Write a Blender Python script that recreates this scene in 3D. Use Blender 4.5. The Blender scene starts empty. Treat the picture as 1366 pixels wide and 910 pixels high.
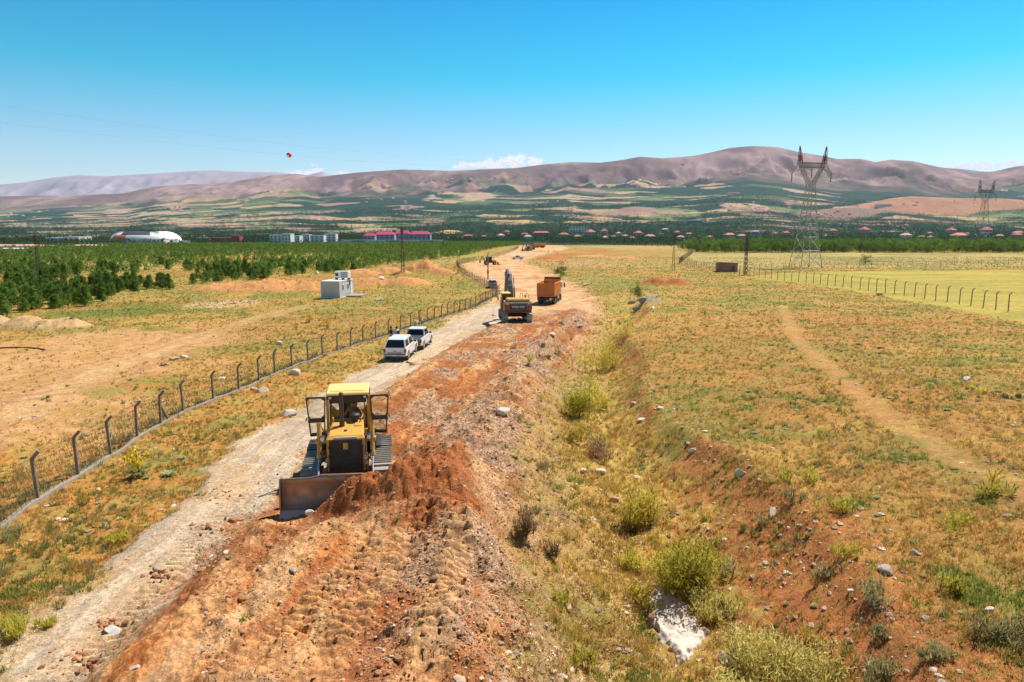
import bpy, math, random
import numpy as np
from mathutils import Vector, Matrix, Euler

R = math.radians
random.seed(7)
rng = np.random.default_rng(11)
scene = bpy.context.scene
col = scene.collection

# ------------------------------------------------------------------ camera
CZ = 9.0
PITCH = R(9.36)
FPX = 910.67
camd = bpy.data.cameras.new('camera')
camd.sensor_width = 36; camd.lens = 24; camd.clip_start = 0.5; camd.clip_end = 60000
cam = bpy.data.objects.new('camera', camd); col.objects.link(cam)
cam.location = (0, 0, CZ); cam.rotation_euler = (R(90) - PITCH, 0, 0)
scene.camera = cam

# ------------------------------------------------------------------ light
SUN_EL, SUN_AZ = R(56), R(42)
w = bpy.data.worlds.new('World'); scene.world = w; w.use_nodes = True
nt = w.node_tree; nt.nodes.clear()
sky = nt.nodes.new('ShaderNodeTexSky'); sky.sky_type = 'NISHITA'; sky.sun_disc = False
sky.sun_elevation = SUN_EL; sky.sun_rotation = SUN_AZ
sky.altitude = 900; sky.air_density = 1.0; sky.dust_density = 0.35; sky.ozone_density = 1.6
hs = nt.nodes.new('ShaderNodeMixRGB'); hs.blend_type = 'MULTIPLY'; hs.inputs[0].default_value = 1
hs.inputs[2].default_value = (0.62, 0.92, 0.92, 1)
bg = nt.nodes.new('ShaderNodeBackground'); bg.inputs[1].default_value = 0.115
wo = nt.nodes.new('ShaderNodeOutputWorld')
gm = nt.nodes.new('ShaderNodeGamma'); gm.inputs[1].default_value = 1.25
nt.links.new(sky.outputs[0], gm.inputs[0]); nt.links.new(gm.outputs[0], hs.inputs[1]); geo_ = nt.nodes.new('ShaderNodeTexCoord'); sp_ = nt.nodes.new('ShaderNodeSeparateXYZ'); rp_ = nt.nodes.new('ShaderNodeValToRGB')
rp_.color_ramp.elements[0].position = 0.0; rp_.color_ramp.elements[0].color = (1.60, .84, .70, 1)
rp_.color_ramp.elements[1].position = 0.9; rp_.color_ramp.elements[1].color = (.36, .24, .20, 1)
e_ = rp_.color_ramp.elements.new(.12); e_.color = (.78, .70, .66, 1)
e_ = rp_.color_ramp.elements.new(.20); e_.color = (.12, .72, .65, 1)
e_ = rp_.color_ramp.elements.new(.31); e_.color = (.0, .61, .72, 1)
e_ = rp_.color_ramp.elements.new(.5); e_.color = (.30, .29, .28, 1)  # unseen upper sky dimmed and warmed to deepen the shadows
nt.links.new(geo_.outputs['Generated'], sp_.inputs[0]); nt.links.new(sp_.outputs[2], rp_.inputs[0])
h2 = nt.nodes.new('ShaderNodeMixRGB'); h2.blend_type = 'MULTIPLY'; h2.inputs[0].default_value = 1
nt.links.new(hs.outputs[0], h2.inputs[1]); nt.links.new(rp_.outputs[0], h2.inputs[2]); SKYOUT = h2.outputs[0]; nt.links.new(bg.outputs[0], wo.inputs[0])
def sky_clouds(src):
    N = nt.nodes.new; L = nt.links.new
    def math_(op, a, b=None, cl=False):
        n = N('ShaderNodeMath'); n.operation = op; n.use_clamp = cl
        for i, v in enumerate((a, b)):
            if v is None: continue
            if isinstance(v, (int, float)): n.inputs[i].default_value = v
            else: L(v, n.inputs[i])
        return n.outputs[0]
    x, y, z = sp_.outputs[0], sp_.outputs[1], sp_.outputs[2]
    ym = math_('MAXIMUM', y, .01); a = math_('DIVIDE', x, ym); e = math_('DIVIDE', z, ym)
    cb = N('ShaderNodeCombineXYZ'); L(a, cb.inputs[0]); L(math_('MULTIPLY', e, 1.5), cb.inputs[1])
    t = N('ShaderNodeTexNoise'); t.inputs['Scale'].default_value = 75; t.inputs['Detail'].default_value = 7; t.inputs['Roughness'].default_value = .6; L(cb.outputs[0], t.inputs['Vector'])
    t2 = N('ShaderNodeTexNoise'); t2.inputs['Scale'].default_value = 190; t2.inputs['Detail'].default_value = 4; L(cb.outputs[0], t2.inputs['Vector'])
    nz = math_('MULTIPLY', math_('SUBTRACT', t.outputs[0], .5), 4.2)
    tot = None
    for (px, py, wx, wy) in CLOUDS:
        u = (px - 683) / FPX; v = (455 - py) / FPX; yy = math.cos(PITCH) + v * math.sin(PITCH)
        a0 = u / yy; e0 = (-math.sin(PITCH) + v * math.cos(PITCH)) / yy
        qa = math_('POWER', math_('ABSOLUTE', math_('DIVIDE', math_('SUBTRACT', a, a0), wx / FPX)), 2.0)
        qe = math_('POWER', math_('ABSOLUTE', math_('DIVIDE', math_('SUBTRACT', e, e0), wy / FPX)), 2.0)
        m = math_('ADD', math_('SUBTRACT', math_('SUBTRACT', .75, qa), qe), nz)
        # never far outside its own ellipse
        lim = math_('SUBTRACT', 2.4, math_('ADD', qa, qe), True)
        m = math_('MULTIPLY', math_('MULTIPLY', m, 2.6, True), lim)
        tot = m if tot is None else math_('MAXIMUM', tot, m)
    fac = math_('MULTIPLY', math_('MULTIPLY', tot, .92, True), math_('GREATER_THAN', y, .05))
    mx = N('ShaderNodeMixRGB'); L(fac, mx.inputs[0]); L(src, mx.inputs[1])
    sh = N('ShaderNodeMapRange'); sh.inputs[1].default_value = .3; sh.inputs[2].default_value = .7; sh.inputs[3].default_value = 7.0; sh.inputs[4].default_value = 9.5; L(t2.outputs[0], sh.inputs[0])
    cc = N('ShaderNodeMixRGB'); cc.blend_type = 'MULTIPLY'; cc.inputs[0].default_value = 1; cc.inputs[1].default_value = (1.0, .96, .97, 1); L(sh.outputs[0], cc.inputs[2])
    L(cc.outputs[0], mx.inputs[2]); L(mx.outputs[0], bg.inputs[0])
CLOUDS = [(632, 221, 32, 6), (684, 215, 24, 11), (712, 216, 14, 8), (655, 219, 22, 8), (420, 228, 12, 9), (404, 231, 24, 5), (455, 232, 16, 4), (1300, 221, 50, 6), (1350, 219, 44, 5)]
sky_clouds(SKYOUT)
sd = bpy.data.lights.new('sun', 'SUN'); sd.energy = 5.0; sd.angle = R(0.5); sd.color = (1.0, 0.95, 0.86)
sun = bpy.data.objects.new('sun', sd); col.objects.link(sun)
sdir = Vector((math.sin(SUN_AZ) * math.cos(SUN_EL), math.cos(SUN_AZ) * math.cos(SUN_EL), math.sin(SUN_EL)))
sun.rotation_euler = sdir.to_track_quat('Z', 'Y').to_euler()
sun.location = (40, 40, 80)
vs = scene.view_settings
vs.view_transform = 'Standard'; vs.look = 'None'; vs.exposure = 0.42; vs.gamma = 1.0; vs.use_curve_mapping = False
scene.render.film_transparent = False
cy = scene.cycles
cy.max_bounces = 5; cy.diffuse_bounces = 2; cy.glossy_bounces = 2; cy.transmission_bounces = 3
cy.transparent_max_bounces = 6; cy.volume_bounces = 0; cy.caustics_reflective = False; cy.caustics_refractive = False
cy.use_adaptive_sampling = True; cy.adaptive_threshold = 0.02

# ------------------------------------------------------------------ noise (numpy)
def _hash(ix, iy, seed):
    h = (ix.astype(np.int64) * 374761393 + iy.astype(np.int64) * 668265263 + seed * 974711) & 0xffffffff
    h = ((h ^ (h >> 13)) * 1274126177) & 0xffffffff
    h = (h ^ (h >> 16)) & 0xffffff
    return h / float(0xffffff)

def vnoise(x, y, seed=0):
    ix = np.floor(x); iy = np.floor(y); fx = x - ix; fy = y - iy
    fx = fx * fx * fx * (fx * (fx * 6 - 15) + 10); fy = fy * fy * fy * (fy * (fy * 6 - 15) + 10)
    a = _hash(ix, iy, seed); b = _hash(ix + 1, iy, seed); c = _hash(ix, iy + 1, seed); d = _hash(ix + 1, iy + 1, seed)
    return (a + (b - a) * fx) * (1 - fy) + (c + (d - c) * fx) * fy

def fbm(x, y, oct=4, seed=0):
    s = 0; a = .5; t = 0
    for i in range(oct):
        s = s + a * vnoise(x, y, seed + i * 17); t += a
        x, y = x * 1.62 + y * 1.18 + 3.1, y * 1.62 - x * 1.18 + 7.7; a *= .5
    return s / t

def vor(x, y, seed=0):
    """jittered cells: id hash of nearest, f1, f2"""
    ix = np.floor(x); iy = np.floor(y)
    best = np.full(x.shape, 9e9); sec = np.full(x.shape, 9e9); idv = np.zeros(x.shape)
    for dx in (-1, 0, 1):
        for dy in (-1, 0, 1):
            cx = ix + dx; cyy = iy + dy
            px = cx + _hash(cx, cyy, seed) ; py = cyy + _hash(cx, cyy, seed + 5)
            d = np.maximum(np.abs(x - px), np.abs(y - py)) + .2 * (np.abs(x - px) + np.abs(y - py))
            m = d < best
            sec = np.where(m, best, np.minimum(sec, d))
            idv = np.where(m, _hash(cx, cyy, seed + 9), idv)
            best = np.where(m, d, best)
    return idv, best, sec

def sst(a, b, x):
    t = np.clip((x - a) / (b - a), 0, 1); return t * t * (3 - 2 * t)

def mix(a, b, t):
    t = np.asarray(t)[..., None]; return a * (1 - t) + b * t

# ------------------------------------------------------------------ terrain base
RX = [-900, -300, -60, 0, 60, 120, 170, 210, 250, 290, 330, 365, 400, 430, 480, 540, 600, 640, 690, 720, 760, 800, 830, 850, 880, 920, 945, 970, 1000, 1030, 1060, 1090, 1110, 1140, 1160, 1180, 1210, 1240, 1265, 1290, 1320, 1345, 1366, 1420, 1500, 1700, 2300]
RY = [258, 260, 263, 262, 261, 260, 258, 249, 246, 245, 240, 234, 232, 236, 230, 226, 228, 226, 224, 220, 216, 217, 213, 209, 211, 208, 203, 197, 194.5, 196, 203, 208, 212, 212, 216, 213, 215, 222, 226, 231, 228, 222, 220, 224, 216, 222, 230]
DF = [700, 900, 1300, 1800, 2500, 3500, 5000, 6500, 8000, 9500, 14000]
FF = [0, 0.0, .075, .16, .27, .39, .56, .725, 1.0, .93, .6]

def hb(y):
    y = np.maximum(y, 0)
    return 7.3 + 5.3 * (1 - np.exp(-y / 95.0)) + 6 * sst(400, 900, y)

def base(x, y):
    x = np.asarray(x, float); y = np.asarray(y, float)
    z = CZ - hb(y)
    z = z + 1.25 * sst(5, 19, x) * np.exp(-(y / 170.0) ** 2)
    far = y > 690
    if np.any(far):
        yy = np.maximum(y, 690)
        px = 683 + FPX * (x / yy) / math.cos(PITCH) / (1 + 0.0)
        yr = np.interp(px, RX, RY)
        f = np.interp(yy, DF, FF)
        Y = 324 - (324 - yr) * f
        zf = CZ + yy * np.tan(np.arctan((455 - Y) / FPX) - PITCH)
        t = sst(690, 950, yy)
        z = np.where(far, z * (1 - t) + zf * t, z)
    return z

CP, SP = math.cos(PITCH), math.sin(PITCH)
def ray(px, py):
    u = (px - 683) / FPX; v = (455 - py) / FPX
    return np.array([u, CP + v * SP, -SP + v * CP])

def G(px, py, dz=0.0):
    """photo pixel -> plan position on the base ground raised by dz"""
    d = ray(px, py); y = 3.0; 
    lo = None
    ys = np.concatenate([np.geomspace(3, 12000, 1500)])
    xs = d[0] / d[1] * ys; zs = CZ + d[2] / d[1] * ys
    diff = zs - (base(xs, ys) + dz)
    k = np.argmax(diff < 0)
    if diff[k] >= 0: k = len(ys) - 1
    if k == 0: return (xs[0], ys[0])
    a = diff[k - 1] / (diff[k - 1] - diff[k])
    y = ys[k - 1] + a * (ys[k] - ys[k - 1])
    return (d[0] / d[1] * y, y)

def W(pts, dz=0.0): return np.array([G(a, b, dz) for a, b in pts])

def pl_dist(x, y, pts, closed=False):
    d = np.full(np.shape(x), 1e9); par = np.zeros(np.shape(x)); side = np.zeros(np.shape(x))
    n = len(pts); acc = 0
    for i in range(n if closed else n - 1):
        ax, ay = pts[i]; bx, by = pts[(i + 1) % n]
        ex, ey = bx - ax, by - ay; L2 = ex * ex + ey * ey + 1e-9
        t = np.clip(((x - ax) * ex + (y - ay) * ey) / L2, 0, 1)
        qx = x - ax - t * ex; qy = y - ay - t * ey
        dd = np.sqrt(qx * qx + qy * qy)
        m = dd < d
        d = np.where(m, dd, d); par = np.where(m, acc + t * math.sqrt(L2), par)
        side = np.where(m, np.sign(ex * qy - ey * qx), side)
        acc += math.sqrt(L2)
    return d, par, side

def inside(x, y, pts):
    c = np.zeros(np.shape(x), bool); n = len(pts); j = n - 1
    for i in range(n):
        xi, yi = pts[i]; xj, yj = pts[j]
        if yi != yj:
            c ^= ((yi > y) != (yj > y)) & (x < (xj - xi) * (y - yi) / (yj - yi) + xi)
        j = i
    return c

def sdf(x, y, pts):
    """positive inside (metres)"""
    d, _, _ = pl_dist(x, y, pts, True)
    return np.where(inside(x, y, pts), d, -d)

# ------------------------------------------------------------------ plan of the place
ROAD = W([(-160, 1010), (-20, 885), (95, 780), (200, 695), (325, 590), (420, 530), (520, 472), (600, 430), (655, 404),
          (700, 414), (655, 434), (602, 462), (535, 508), (445, 575), (390, 640), (318, 705), (225, 800), (130, 905), (60, 1000)])
ROADC = W([(-60, 960), (60, 890), (150, 788), (255, 700), (355, 595), (432, 535), (525, 490), (600, 446), (652, 418)])
FARR = W([(650, 407), (600, 425), (640, 455), (690, 440), (740, 420), (800, 416), (794, 398), (775, 382), (745, 368), (725, 358), (700, 352),
          (715, 342), (760, 332), (745, 325), (722, 321), (700, 321), (690, 331), (655, 345), (618, 351), (616, 362), (662, 388)])
FILL = W([(30, 1010), (130, 905), (225, 800), (318, 705), (390, 640), (445, 575), (535, 508), (602, 462), (655, 434), (700, 415),
          (790, 395), (800, 415), (765, 450), (725, 500), (690, 560), (672, 620), (685, 690), (690, 740), (672, 800), (655, 900), (650, 1010)], 0.4)
FILL[1:10, 0] -= .55
FILL2 = FILL.copy(); FILL2[11:, 0] += 4.5
SHOULDER = W([(640, 1000), (650, 900), (660, 800), (668, 740), (655, 680), (650, 620), (672, 560), (708, 500), (748, 450), (780, 415), (778, 395)], 0.6)
GULLY = W([(985, 1080), (945, 960), (912, 860), (880, 770), (862, 690), (810, 620), (778, 545), (795, 470), (832, 425), (853, 402), (850, 392)], -1.9)
LBARE = W([(-300, 640), (0, 622), (70, 598), (150, 562), (205, 520), (245, 480), (330, 452), (250, 440), (200, 436), (90, 446), (-60, 465), (-300, 470)])
LTRACK = W([(-200, 585), (0, 555), (90, 520), (160, 485), (230, 462), (330, 428), (420, 405)])
PATHR = W([(1045, 400), (1058, 425), (1066, 440), (1120, 478), (1200, 535), (1290, 580), (1420, 640)], .9)
REDR = W([(880, 580), (930, 570), (1010, 640), (1120, 650), (1200, 740), (1320, 820), (1366, 960), (1010, 980), (985, 840), (950, 740), (905, 660)], .5)
WHEAT = W([(984, 366), (1050, 371), (1150, 385), (1250, 402), (1366, 421), (1600, 470), (1800, 470), (1600, 356), (1366, 357), (1180, 358), (1060, 360)], .7)
DRYF = W([(900, 336), (960, 335), (1366, 338), (1900, 345), (1900, 358), (1366, 355), (1100, 357), (985, 361), (930, 352)])
MOUNDS = [  # px, py, width px, height m, colour key
    (22, 441, 34, 1.5, 0), (62, 441, 42, 1.3, 0), (-30, 440, 40, 1.4, 0),
    (355, 390, 60, 2.2, 1), (300, 389, 44, 1.6, 1), (405, 390, 40, 2.0, 1), (495, 381, 34, 1.7, 1), (540, 381, 34, 1.7, 1), (520, 367, 26, 2.0, 1), (565, 364, 24, 3.4, 1), (480, 369, 28, 1.9, 1), (385, 389, 30, 2.0, 1), (590, 366, 16, 1.8, 1),
    (735, 347, 26, 1.6, 2), (728, 337, 20, 1.4, 2), (760, 341, 26, 1.2, 2), (790, 343, 26, 1.0, 1), (830, 345, 20, 1.0, 1), (880, 381, 20, 1.7, 2), (905, 382, 18, 1.5, 2),
    (800, 336, 30, 1.0, 2), (720, 372, 18, .6, 2), (870, 405, 16, 1.0, 3)]
MW = []
for (a, b, ww, hh, k) in MOUNDS:
    p = G(a, b); MW.append((p[0], p[1] + 1.5, ww * p[1] / FPX, max(2.2, ww * p[1] / FPX * .75), hh, k))
DOZ = (-5.35, 21.5)
PILE = [(-4.75, 18.15, .85, .6, .62), (-4.15, 18.5, 1.2, .75, 1.5), (-3.2, 18.6, 1.3, .85, 1.42), (-2.6, 18.8, 1.3, .95, 1.0), (-4.3, 17.9, 1.1, .6, .35), (-2.0, 17.2, 1.5, 1.2, .55), (-2.1, 20.3, .8, 1.5, .6)]
PADS = []

def shape(x, y):
    """masks and height of the land, vectorised"""
    x = np.asarray(x, float); y = np.asarray(y, float)
    near = y < 170
    m = {}
    z = base(x, y)
    wx = (fbm(x * .55, y * .55, 4, 3) - .5); wy = (fbm(x * .55 + 9, y * .55, 4, 23) - .5)
    k = np.clip(y / 60, .6, 3)
    xa, ya = x + wx * 2.4 * k, y + wy * 2.4 * k
    m['road'] = sst(-.35, .45, sdf(x + wx * 1.9, y + wy * 1.9, ROAD))
    m['farr'] = sst(-1.2, 1.5, sdf(xa, ya, FARR))
    fs = sdf(x, y, FILL)
    m['fill'] = sst(-.5, .35, sdf(x + wx * 2.0, y + wy * 2.0, FILL))
    gd, gpar, gs = pl_dist(x + wx * 1.2, y, GULLY)
    gl = sst(110, 80, y)
    gw = 3.7 + .9 * np.sin(gpar * .21) + wx * 1.5
    gl = np.where((gs > 0), gl, gl)
    depth = (1.25 + .35 * np.sin(gpar * .15 + 1)) * gl
    right = gs < 0
    prof = np.where(right, 1 - sst(.5, gw + .6, gd), 1 - sst(.4, gw + 1.6, gd))
    m['gul'] = prof * gl
    z = z - depth * prof
    # worn bank scarp along the right side of the gully
    z = z + np.where(right, .22 * gl * np.exp(-((gd - gw * .9) / .5) ** 2), 0)
    # the fill: raised, lumpy, higher windrow along its shoulder
    sdist, spar, sside = pl_dist(x + wx * .9, y + wy * .9, SHOULDER)
    out = sside < 0
    sds = np.where(out, -sdist, sdist)
    fr = sst(-.3, 1.3, sdf(x, y, FILL2)) * sst(-2.9, .4, sds) * (1 - sst(75, 100, y) * .6)
    bank = np.exp(-(sdist / 2.6) ** 2)
    lump = fbm(x * 1.3, y * 1.3, 5, 41)
    fine = fbm(x * 5.5, y * 5.5, 4, 43)
    z = z + .62 * fr
    nearf = sst(120, 60, y)
    z = z + nearf * fr * (.30 * (lump - .45) + .17 * (fine - .5) + sst(45, 20, y) * .07 * (fbm(x * 14, y * 14, 3, 44) - .5))
    z = z + nearf * fr * .26 * (fbm(sds * 1.5 + 30, spar * .11, 4, 47) - .5)
    ws = np.exp(-((sds - 1.0) / 1.1) ** 2) * sst(-.3, 1.3, sdf(x, y, FILL2))
    z = z + nearf * ws * (.28 + .35 * (lump - .4))
    m['ws'] = ws
    # track print ridges pressed into the fill (near) and the gravel
    lane, lpar, _ = pl_dist(x, y, TRK1)
    lane2, lpar2, _ = pl_dist(x, y, TRK2); lane3, lpar3, _ = pl_dist(x, y, TRK3); lane4, lpar4, _ = pl_dist(x, y, TRK4)
    c1 = sst(.36, .24, lane) * sst(48, 30, y); c2 = sst(.46, .30, lane2) * sst(40, 26, y)
    c3 = sst(.46, .30, lane3) * sst(40, 26, y)
    c4 = sst(.46, .30, lane4) * sst(40, 26, y); c2 = np.maximum(c2, 0)
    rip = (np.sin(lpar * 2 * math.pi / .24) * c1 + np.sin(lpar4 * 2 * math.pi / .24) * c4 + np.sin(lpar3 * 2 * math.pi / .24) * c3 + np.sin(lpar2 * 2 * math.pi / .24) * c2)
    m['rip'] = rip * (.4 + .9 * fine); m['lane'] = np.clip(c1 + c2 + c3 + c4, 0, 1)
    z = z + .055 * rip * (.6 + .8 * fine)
    # old spoil heaps
    mh = 0; mk = np.zeros(x.shape); mm = 0
    for (cx, cyy, sx, sy, hh, kk) in MW:
        q = ((x - cx) / sx) ** 2 + ((y - cyy) / sy) ** 2
        g = np.exp(-q ** 1.5 * 1.1)
        v = hh * g
        mk = np.where(v > mh, kk, mk); mh = np.maximum(mh, v); mm = np.maximum(mm, sst(.12, .4, g))
    z = z + mh * (.7 + .6 * (fbm(x * .7, y * .7, 4, 51) - .2))
    m['mound'] = mm; m['mk'] = mk
    # general unevenness
    off = 1 - np.maximum(m['road'], m['farr'] * .7)
    z = z + m['gul'] * sst(130, 60, y) * (.55 * (fbm(x * .8, y * .8, 4, 63) - .5))
    z = z + off * sst(400, 100, y) * (.45 * (fbm(x * .12, y * .12, 4, 61) - .5) + .14 * (fbm(x * 1.1, y * 1.1, 3, 67) - .5))
    z = z + sst(80, 40, y) * (.05 * (fbm(x * 3.1, y * 3.1, 3, 71) - .5)) * (1 - .6 * m['road'])
    # flat ground under the dozer
    fd = sst(2.9, 2.1, np.sqrt(((x - DOZ[0]) / 1.0) ** 2 + ((y - DOZ[1] + .55) / 1.5) ** 2))
    z = z * (1 - fd) + (CZ - hb(DOZ[1]) + .12) * fd
    # pile pushed by the blade
    pz = 0
    for (cx, cyy, sx, sy, hh) in PILE:
        pz = np.maximum(pz, hh * np.exp(-(((x - cx) / sx) ** 2 + ((y - cyy) / sy) ** 2) ** 1.15 * .9))
    m['pile'] = sst(.1, .4, pz)
    z = z + pz * (.85 + .25 * (fine - .3)) 
    for (cx, cyy, rr, zz) in PADS:
        f = sst(rr * 1.5, rr, np.sqrt((x - cx) ** 2 + (y - cyy) ** 2)); z = z * (1 - f) + zz * f
    # mountains: ravines between the plain and the crest
    if np.any(y > 1500):
        e = sst(5500, 6900, y) * sst(8000, 7000, y)
        px = 683 + FPX * (x / np.maximum(y, 1)) / CP
        rh = np.clip((262 - np.interp(px, RX, RY)) / 50, .1, 1.2)
        rn = 1 - np.abs(2 * fbm(x * .0011 + 3, y * .0007, 5, 81) - 1)
        rn2 = 1 - np.abs(2 * fbm(x * .0032 + 7, y * .0022, 4, 87) - 1)
        z = z + e * (.12 + rh) * (330 * (rn - .80) + 170 * (rn2 - .8))
        e2 = sst(1500, 3000, y) * sst(5200, 4300, y)
        z = z + e2 * rh * 42 * (fbm(x * .0016, y * .0022, 4, 83) - .5)
        # bare brown hill on the right and low hills
        for (hx, hy, top, wpx, dd, ly) in HILLS:
            cx = (hx - 683) / FPX * dd * CP
            zt = CZ + dd * math.tan(math.atan((455 - top) / FPX) - PITCH)
            b0 = base(np.array([cx]), np.array([float(dd)]))[0]
            sx = wpx / FPX * dd * .5
            z = z + max(5, zt - b0) * np.exp(-(((x - cx) / sx) ** 2) ** 1.3 - (((y - dd) / ly) ** 2))
    m['z'] = z; m['gd'] = gd; m['gw'] = gw; m['gside'] = gs; m['sd'] = sdist; m['out'] = out; m['sds'] = sds; m['spar'] = spar
    return m

HILLS = [(1275, 0, 263, 260, 3300, 330), (852, 0, 275, 70, 3300, 160), (1130, 0, 278, 110, 3000, 150), (600, 0, 307, 34, 1650, 60)]
TRK1 = W([(60, 960), (200, 790), (300, 690), (360, 640), (410, 600), (455, 572), (520, 520)])
TRK2 = W([(400, 960), (440, 880), (490, 800), (540, 730), (580, 680)], .5)
TRK4 = W([(280, 960), (365, 860), (430, 790), (500, 722)], .5)
TRK3 = W([(560, 960), (580, 860), (600, 780), (622, 700)], .5)

def Hz(x, y): return float(shape(np.array([x]), np.array([y]))['z'][0])

def P(px, py, zoff=0.0):
    """photo pixel -> point on the finished ground"""
    d = ray(px, py)
    g = G(px, py)[1]
    ys = np.geomspace(max(4, g * .7), g * 1.5, 260)
    xs = d[0] / d[1] * ys; zs = CZ + d[2] / d[1] * ys
    diff = zs - shape(xs, ys)['z'] - zoff
    k = int(np.argmax(diff < 0))
    if diff[k] >= 0 or k == 0: y = g
    else:
        a = diff[k - 1] / (diff[k - 1] - diff[k]); y = ys[k - 1] + a * (ys[k] - ys[k - 1])
    x = d[0] / d[1] * y
    return Vector((x, y, Hz(x, y)))

def Pm(pts):
    """many at once, returns list (coarser)"""
    return [P(a, b) for a, b in pts]

def depth_of(p): return p[1] * CP + (CZ - p[2]) * SP

# ------------------------------------------------------------------ land colour
C = lambda *a: np.array(a, float)
OCH = C(.445, .275, .070); OLI = C(.29, .235, .058); ORG = C(.45, .19, .055); GRN = C(.15, .19, .035)
TAN = C(.58, .37, .185); RED = C(.40, .125, .036); GRAVEL = C(.48, .345, .225); PALE = C(.57, .415, .26); BRN = C(.28, .105, .045)
def albedo(x, y, m):
    n0 = fbm(x * .06, y * .06, 3, 101); n1 = fbm(x * .22, y * .22, 4, 103); n2 = fbm(x * .9, y * .9, 4, 107)
    n3 = fbm(x * 3.2, y * 3.2, 4, 109); n4 = fbm(x * 11, y * 11, 3, 113); n5 = vnoise(x * 23, y * 23, 117)
    one = np.ones(x.shape)[..., None]
    c = mix(OCH * one, OLI * one, sst(.40, .62, n1))
    c = mix(c, ORG * one, sst(.47, .63, n2 * .5 + n0 * .5) * .55)
    c = mix(c, GRN * one, sst(.56, .70, n2) * sst(.42, .6, n1) * .6)
    # the right field is browner towards the viewer
    c = mix(c, C(.33, .17, .06) * one, sst(9, 16, x) * sst(40, 16, y) * sst(.42, .6, n3 * .5 + n2 * .5) * .6)
    # left side between road and fence: rusty dry grass with green
    c = mix(c, C(.50, .22, .055) * one, sst(-8, -11, x) * sst(60, 35, y) * sst(.38, .58, n2) * .7)
    # gully: straw yellow
    c = mix(c, C(.54, .36, .10) * one, m['gul'] * sst(.30, .55, n2) * .9)
    c = mix(c, C(.30, .27, .06) * one, m['gul'] * sst(.55, .72, n1) * .5)
    # bare red soil on the right
    rr = sst(-1.0, 1.2, sdf(x + (n2 - .5) * 5, y + (n1 - .5) * 5, REDR))
    rr = rr * sst(.30, .5, n3 * .55 + n1 * .45)
    c = mix(c, mix(C(.52, .19, .06) * one, C(.38, .14, .05) * one, n3), rr * .95)
    # scarp
    sc = np.where((m['gside'] < 0), np.exp(-((m['gd'] - m['gw'] * .75) / 1.0) ** 2), 0) * sst(100, 80, y) * sst(.42, .56, n2)
    c = mix(c, C(.44, .16, .055) * one, sc * .85)
    # stony left bank of gully under the fill
    bk = np.where(m['out'], sst(4.2, .3, m['sd']), 0) * sst(110, 90, y) * sst(.30, .55, n2 * .6 + n3 * .4 )
    c = mix(c, mix(C(.50, .29, .14) * one, C(.34, .22, .12) * one, n4), bk * .9)
    # left bare area
    lb = sst(-2.5, 2.0, sdf(x + (n1 - .5) * 9, y + (n1 - .5) * 14, LBARE))
    c = mix(c, mix(C(.52, .25, .09) * one, C(.58, .34, .15) * one, n2), lb * (.6 + .4 * sst(.35, .55, n2)))
    d, _, _ = pl_dist(x + (n1 - .5) * 3, y, LTRACK)
    c = mix(c, C(.60, .38, .19) * one, sst(2.2, .6, d) * sst(.25, .5, n3) * .6)
    d1 = np.abs(d - 1.6)
    c = mix(c, C(.50, .26, .12) * one, sst(.5, .1, d1) * .5)
    for (a, b, ra, rb, cc, st) in BLOTS:
        q = np.sqrt(((x - a) / ra) ** 2 + ((y - b) / rb) ** 2) + (n2 - .5) * .9
        c = mix(c, C(*cc) * one, sst(1.1, .5, q) * st * (.4 + .6 * sst(.3, .6, n3)))
    for off in (-7.5, 5.0):
        d, _, _ = pl_dist(x + (n1 - .5) * 2 + off * .2, y + off, LTRACK)
        c = mix(c, C(.42, .19, .08) * one, sst(.45, .1, np.abs(d - .8)) * sst(.3, .5, n2) * .5)
    # footpath
    d, _, _ = pl_dist(x + (n2 - .5) * 1.0, y, PATHR)
    c = mix(c, C(.56, .30, .12) * one, sst(.62, .1, d) * .36)
    # wheat and dry fields
    wh = sst(-.5, .8, sdf(x, y, WHEAT))
    c = mix(c, mix(C(.47, .355, .075) * one, C(.36, .30, .06) * one, sst(.35, .65, fbm(x * .05, y * .3, 4, 131))), wh)
    dr = sst(-2, 2, sdf(x, y, DRYF))
    c = mix(c, mix(C(.45, .34, .12) * one, C(.29, .26, .085) * one, sst(.3, .7, n0)), dr * .9)
    # heaps
    mc = np.where((m['mk'] == 0)[..., None], TAN * .95, np.where((m['mk'] == 1)[..., None], C(.60, .28, .11), np.where((m['mk'] == 2)[..., None], C(.48, .17, .055), C(.38, .3, .2))))
    mc = mc * (.75 + .5 * n3)[..., None]
    c = mix(c, mc, np.clip(m['mound'] * 1.3, 0, 1) * sst(.2, .4, n2 + .15))
    # the works: far part
    fc = mix(C(.66, .42, .22) * one, C(.54, .25, .10) * one, sst(.42, .62, n1 * .5 + n2 * .5))
    fc = mix(fc, PALE * one, sst(.55, .7, n0) * .6)
    c = mix(c, fc, m['farr'])
    # the fill: red clay, brown clods, grey gravel in streaks along the road
    sx = x + .1 * y
    st = fbm(sx * 1.1, y * .22, 4, 137)
    fl = mix(C(.50, .19, .058) * one, C(.58, .30, .125) * one, sst(.36, .60, st))
    fs3 = fbm(m['sds'] * 1.5 + 30, m['spar'] * .11, 4, 47)
    fl = mix(fl, C(.56, .34, .17) * one, sst(.53, .62, fs3) * .7)
    fl = mix(fl, C(.33, .10, .03) * one, sst(.47, .38, fs3) * .7)
    fl = mix(fl, C(.31, .105, .034) * one, sst(.52, .66, fbm(x * .7 + 5, y * .5, 4, 139)) * .75)
    gr = sst(.53, .64, fbm(x * .5 + 20, y * .35, 4, 141))
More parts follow.
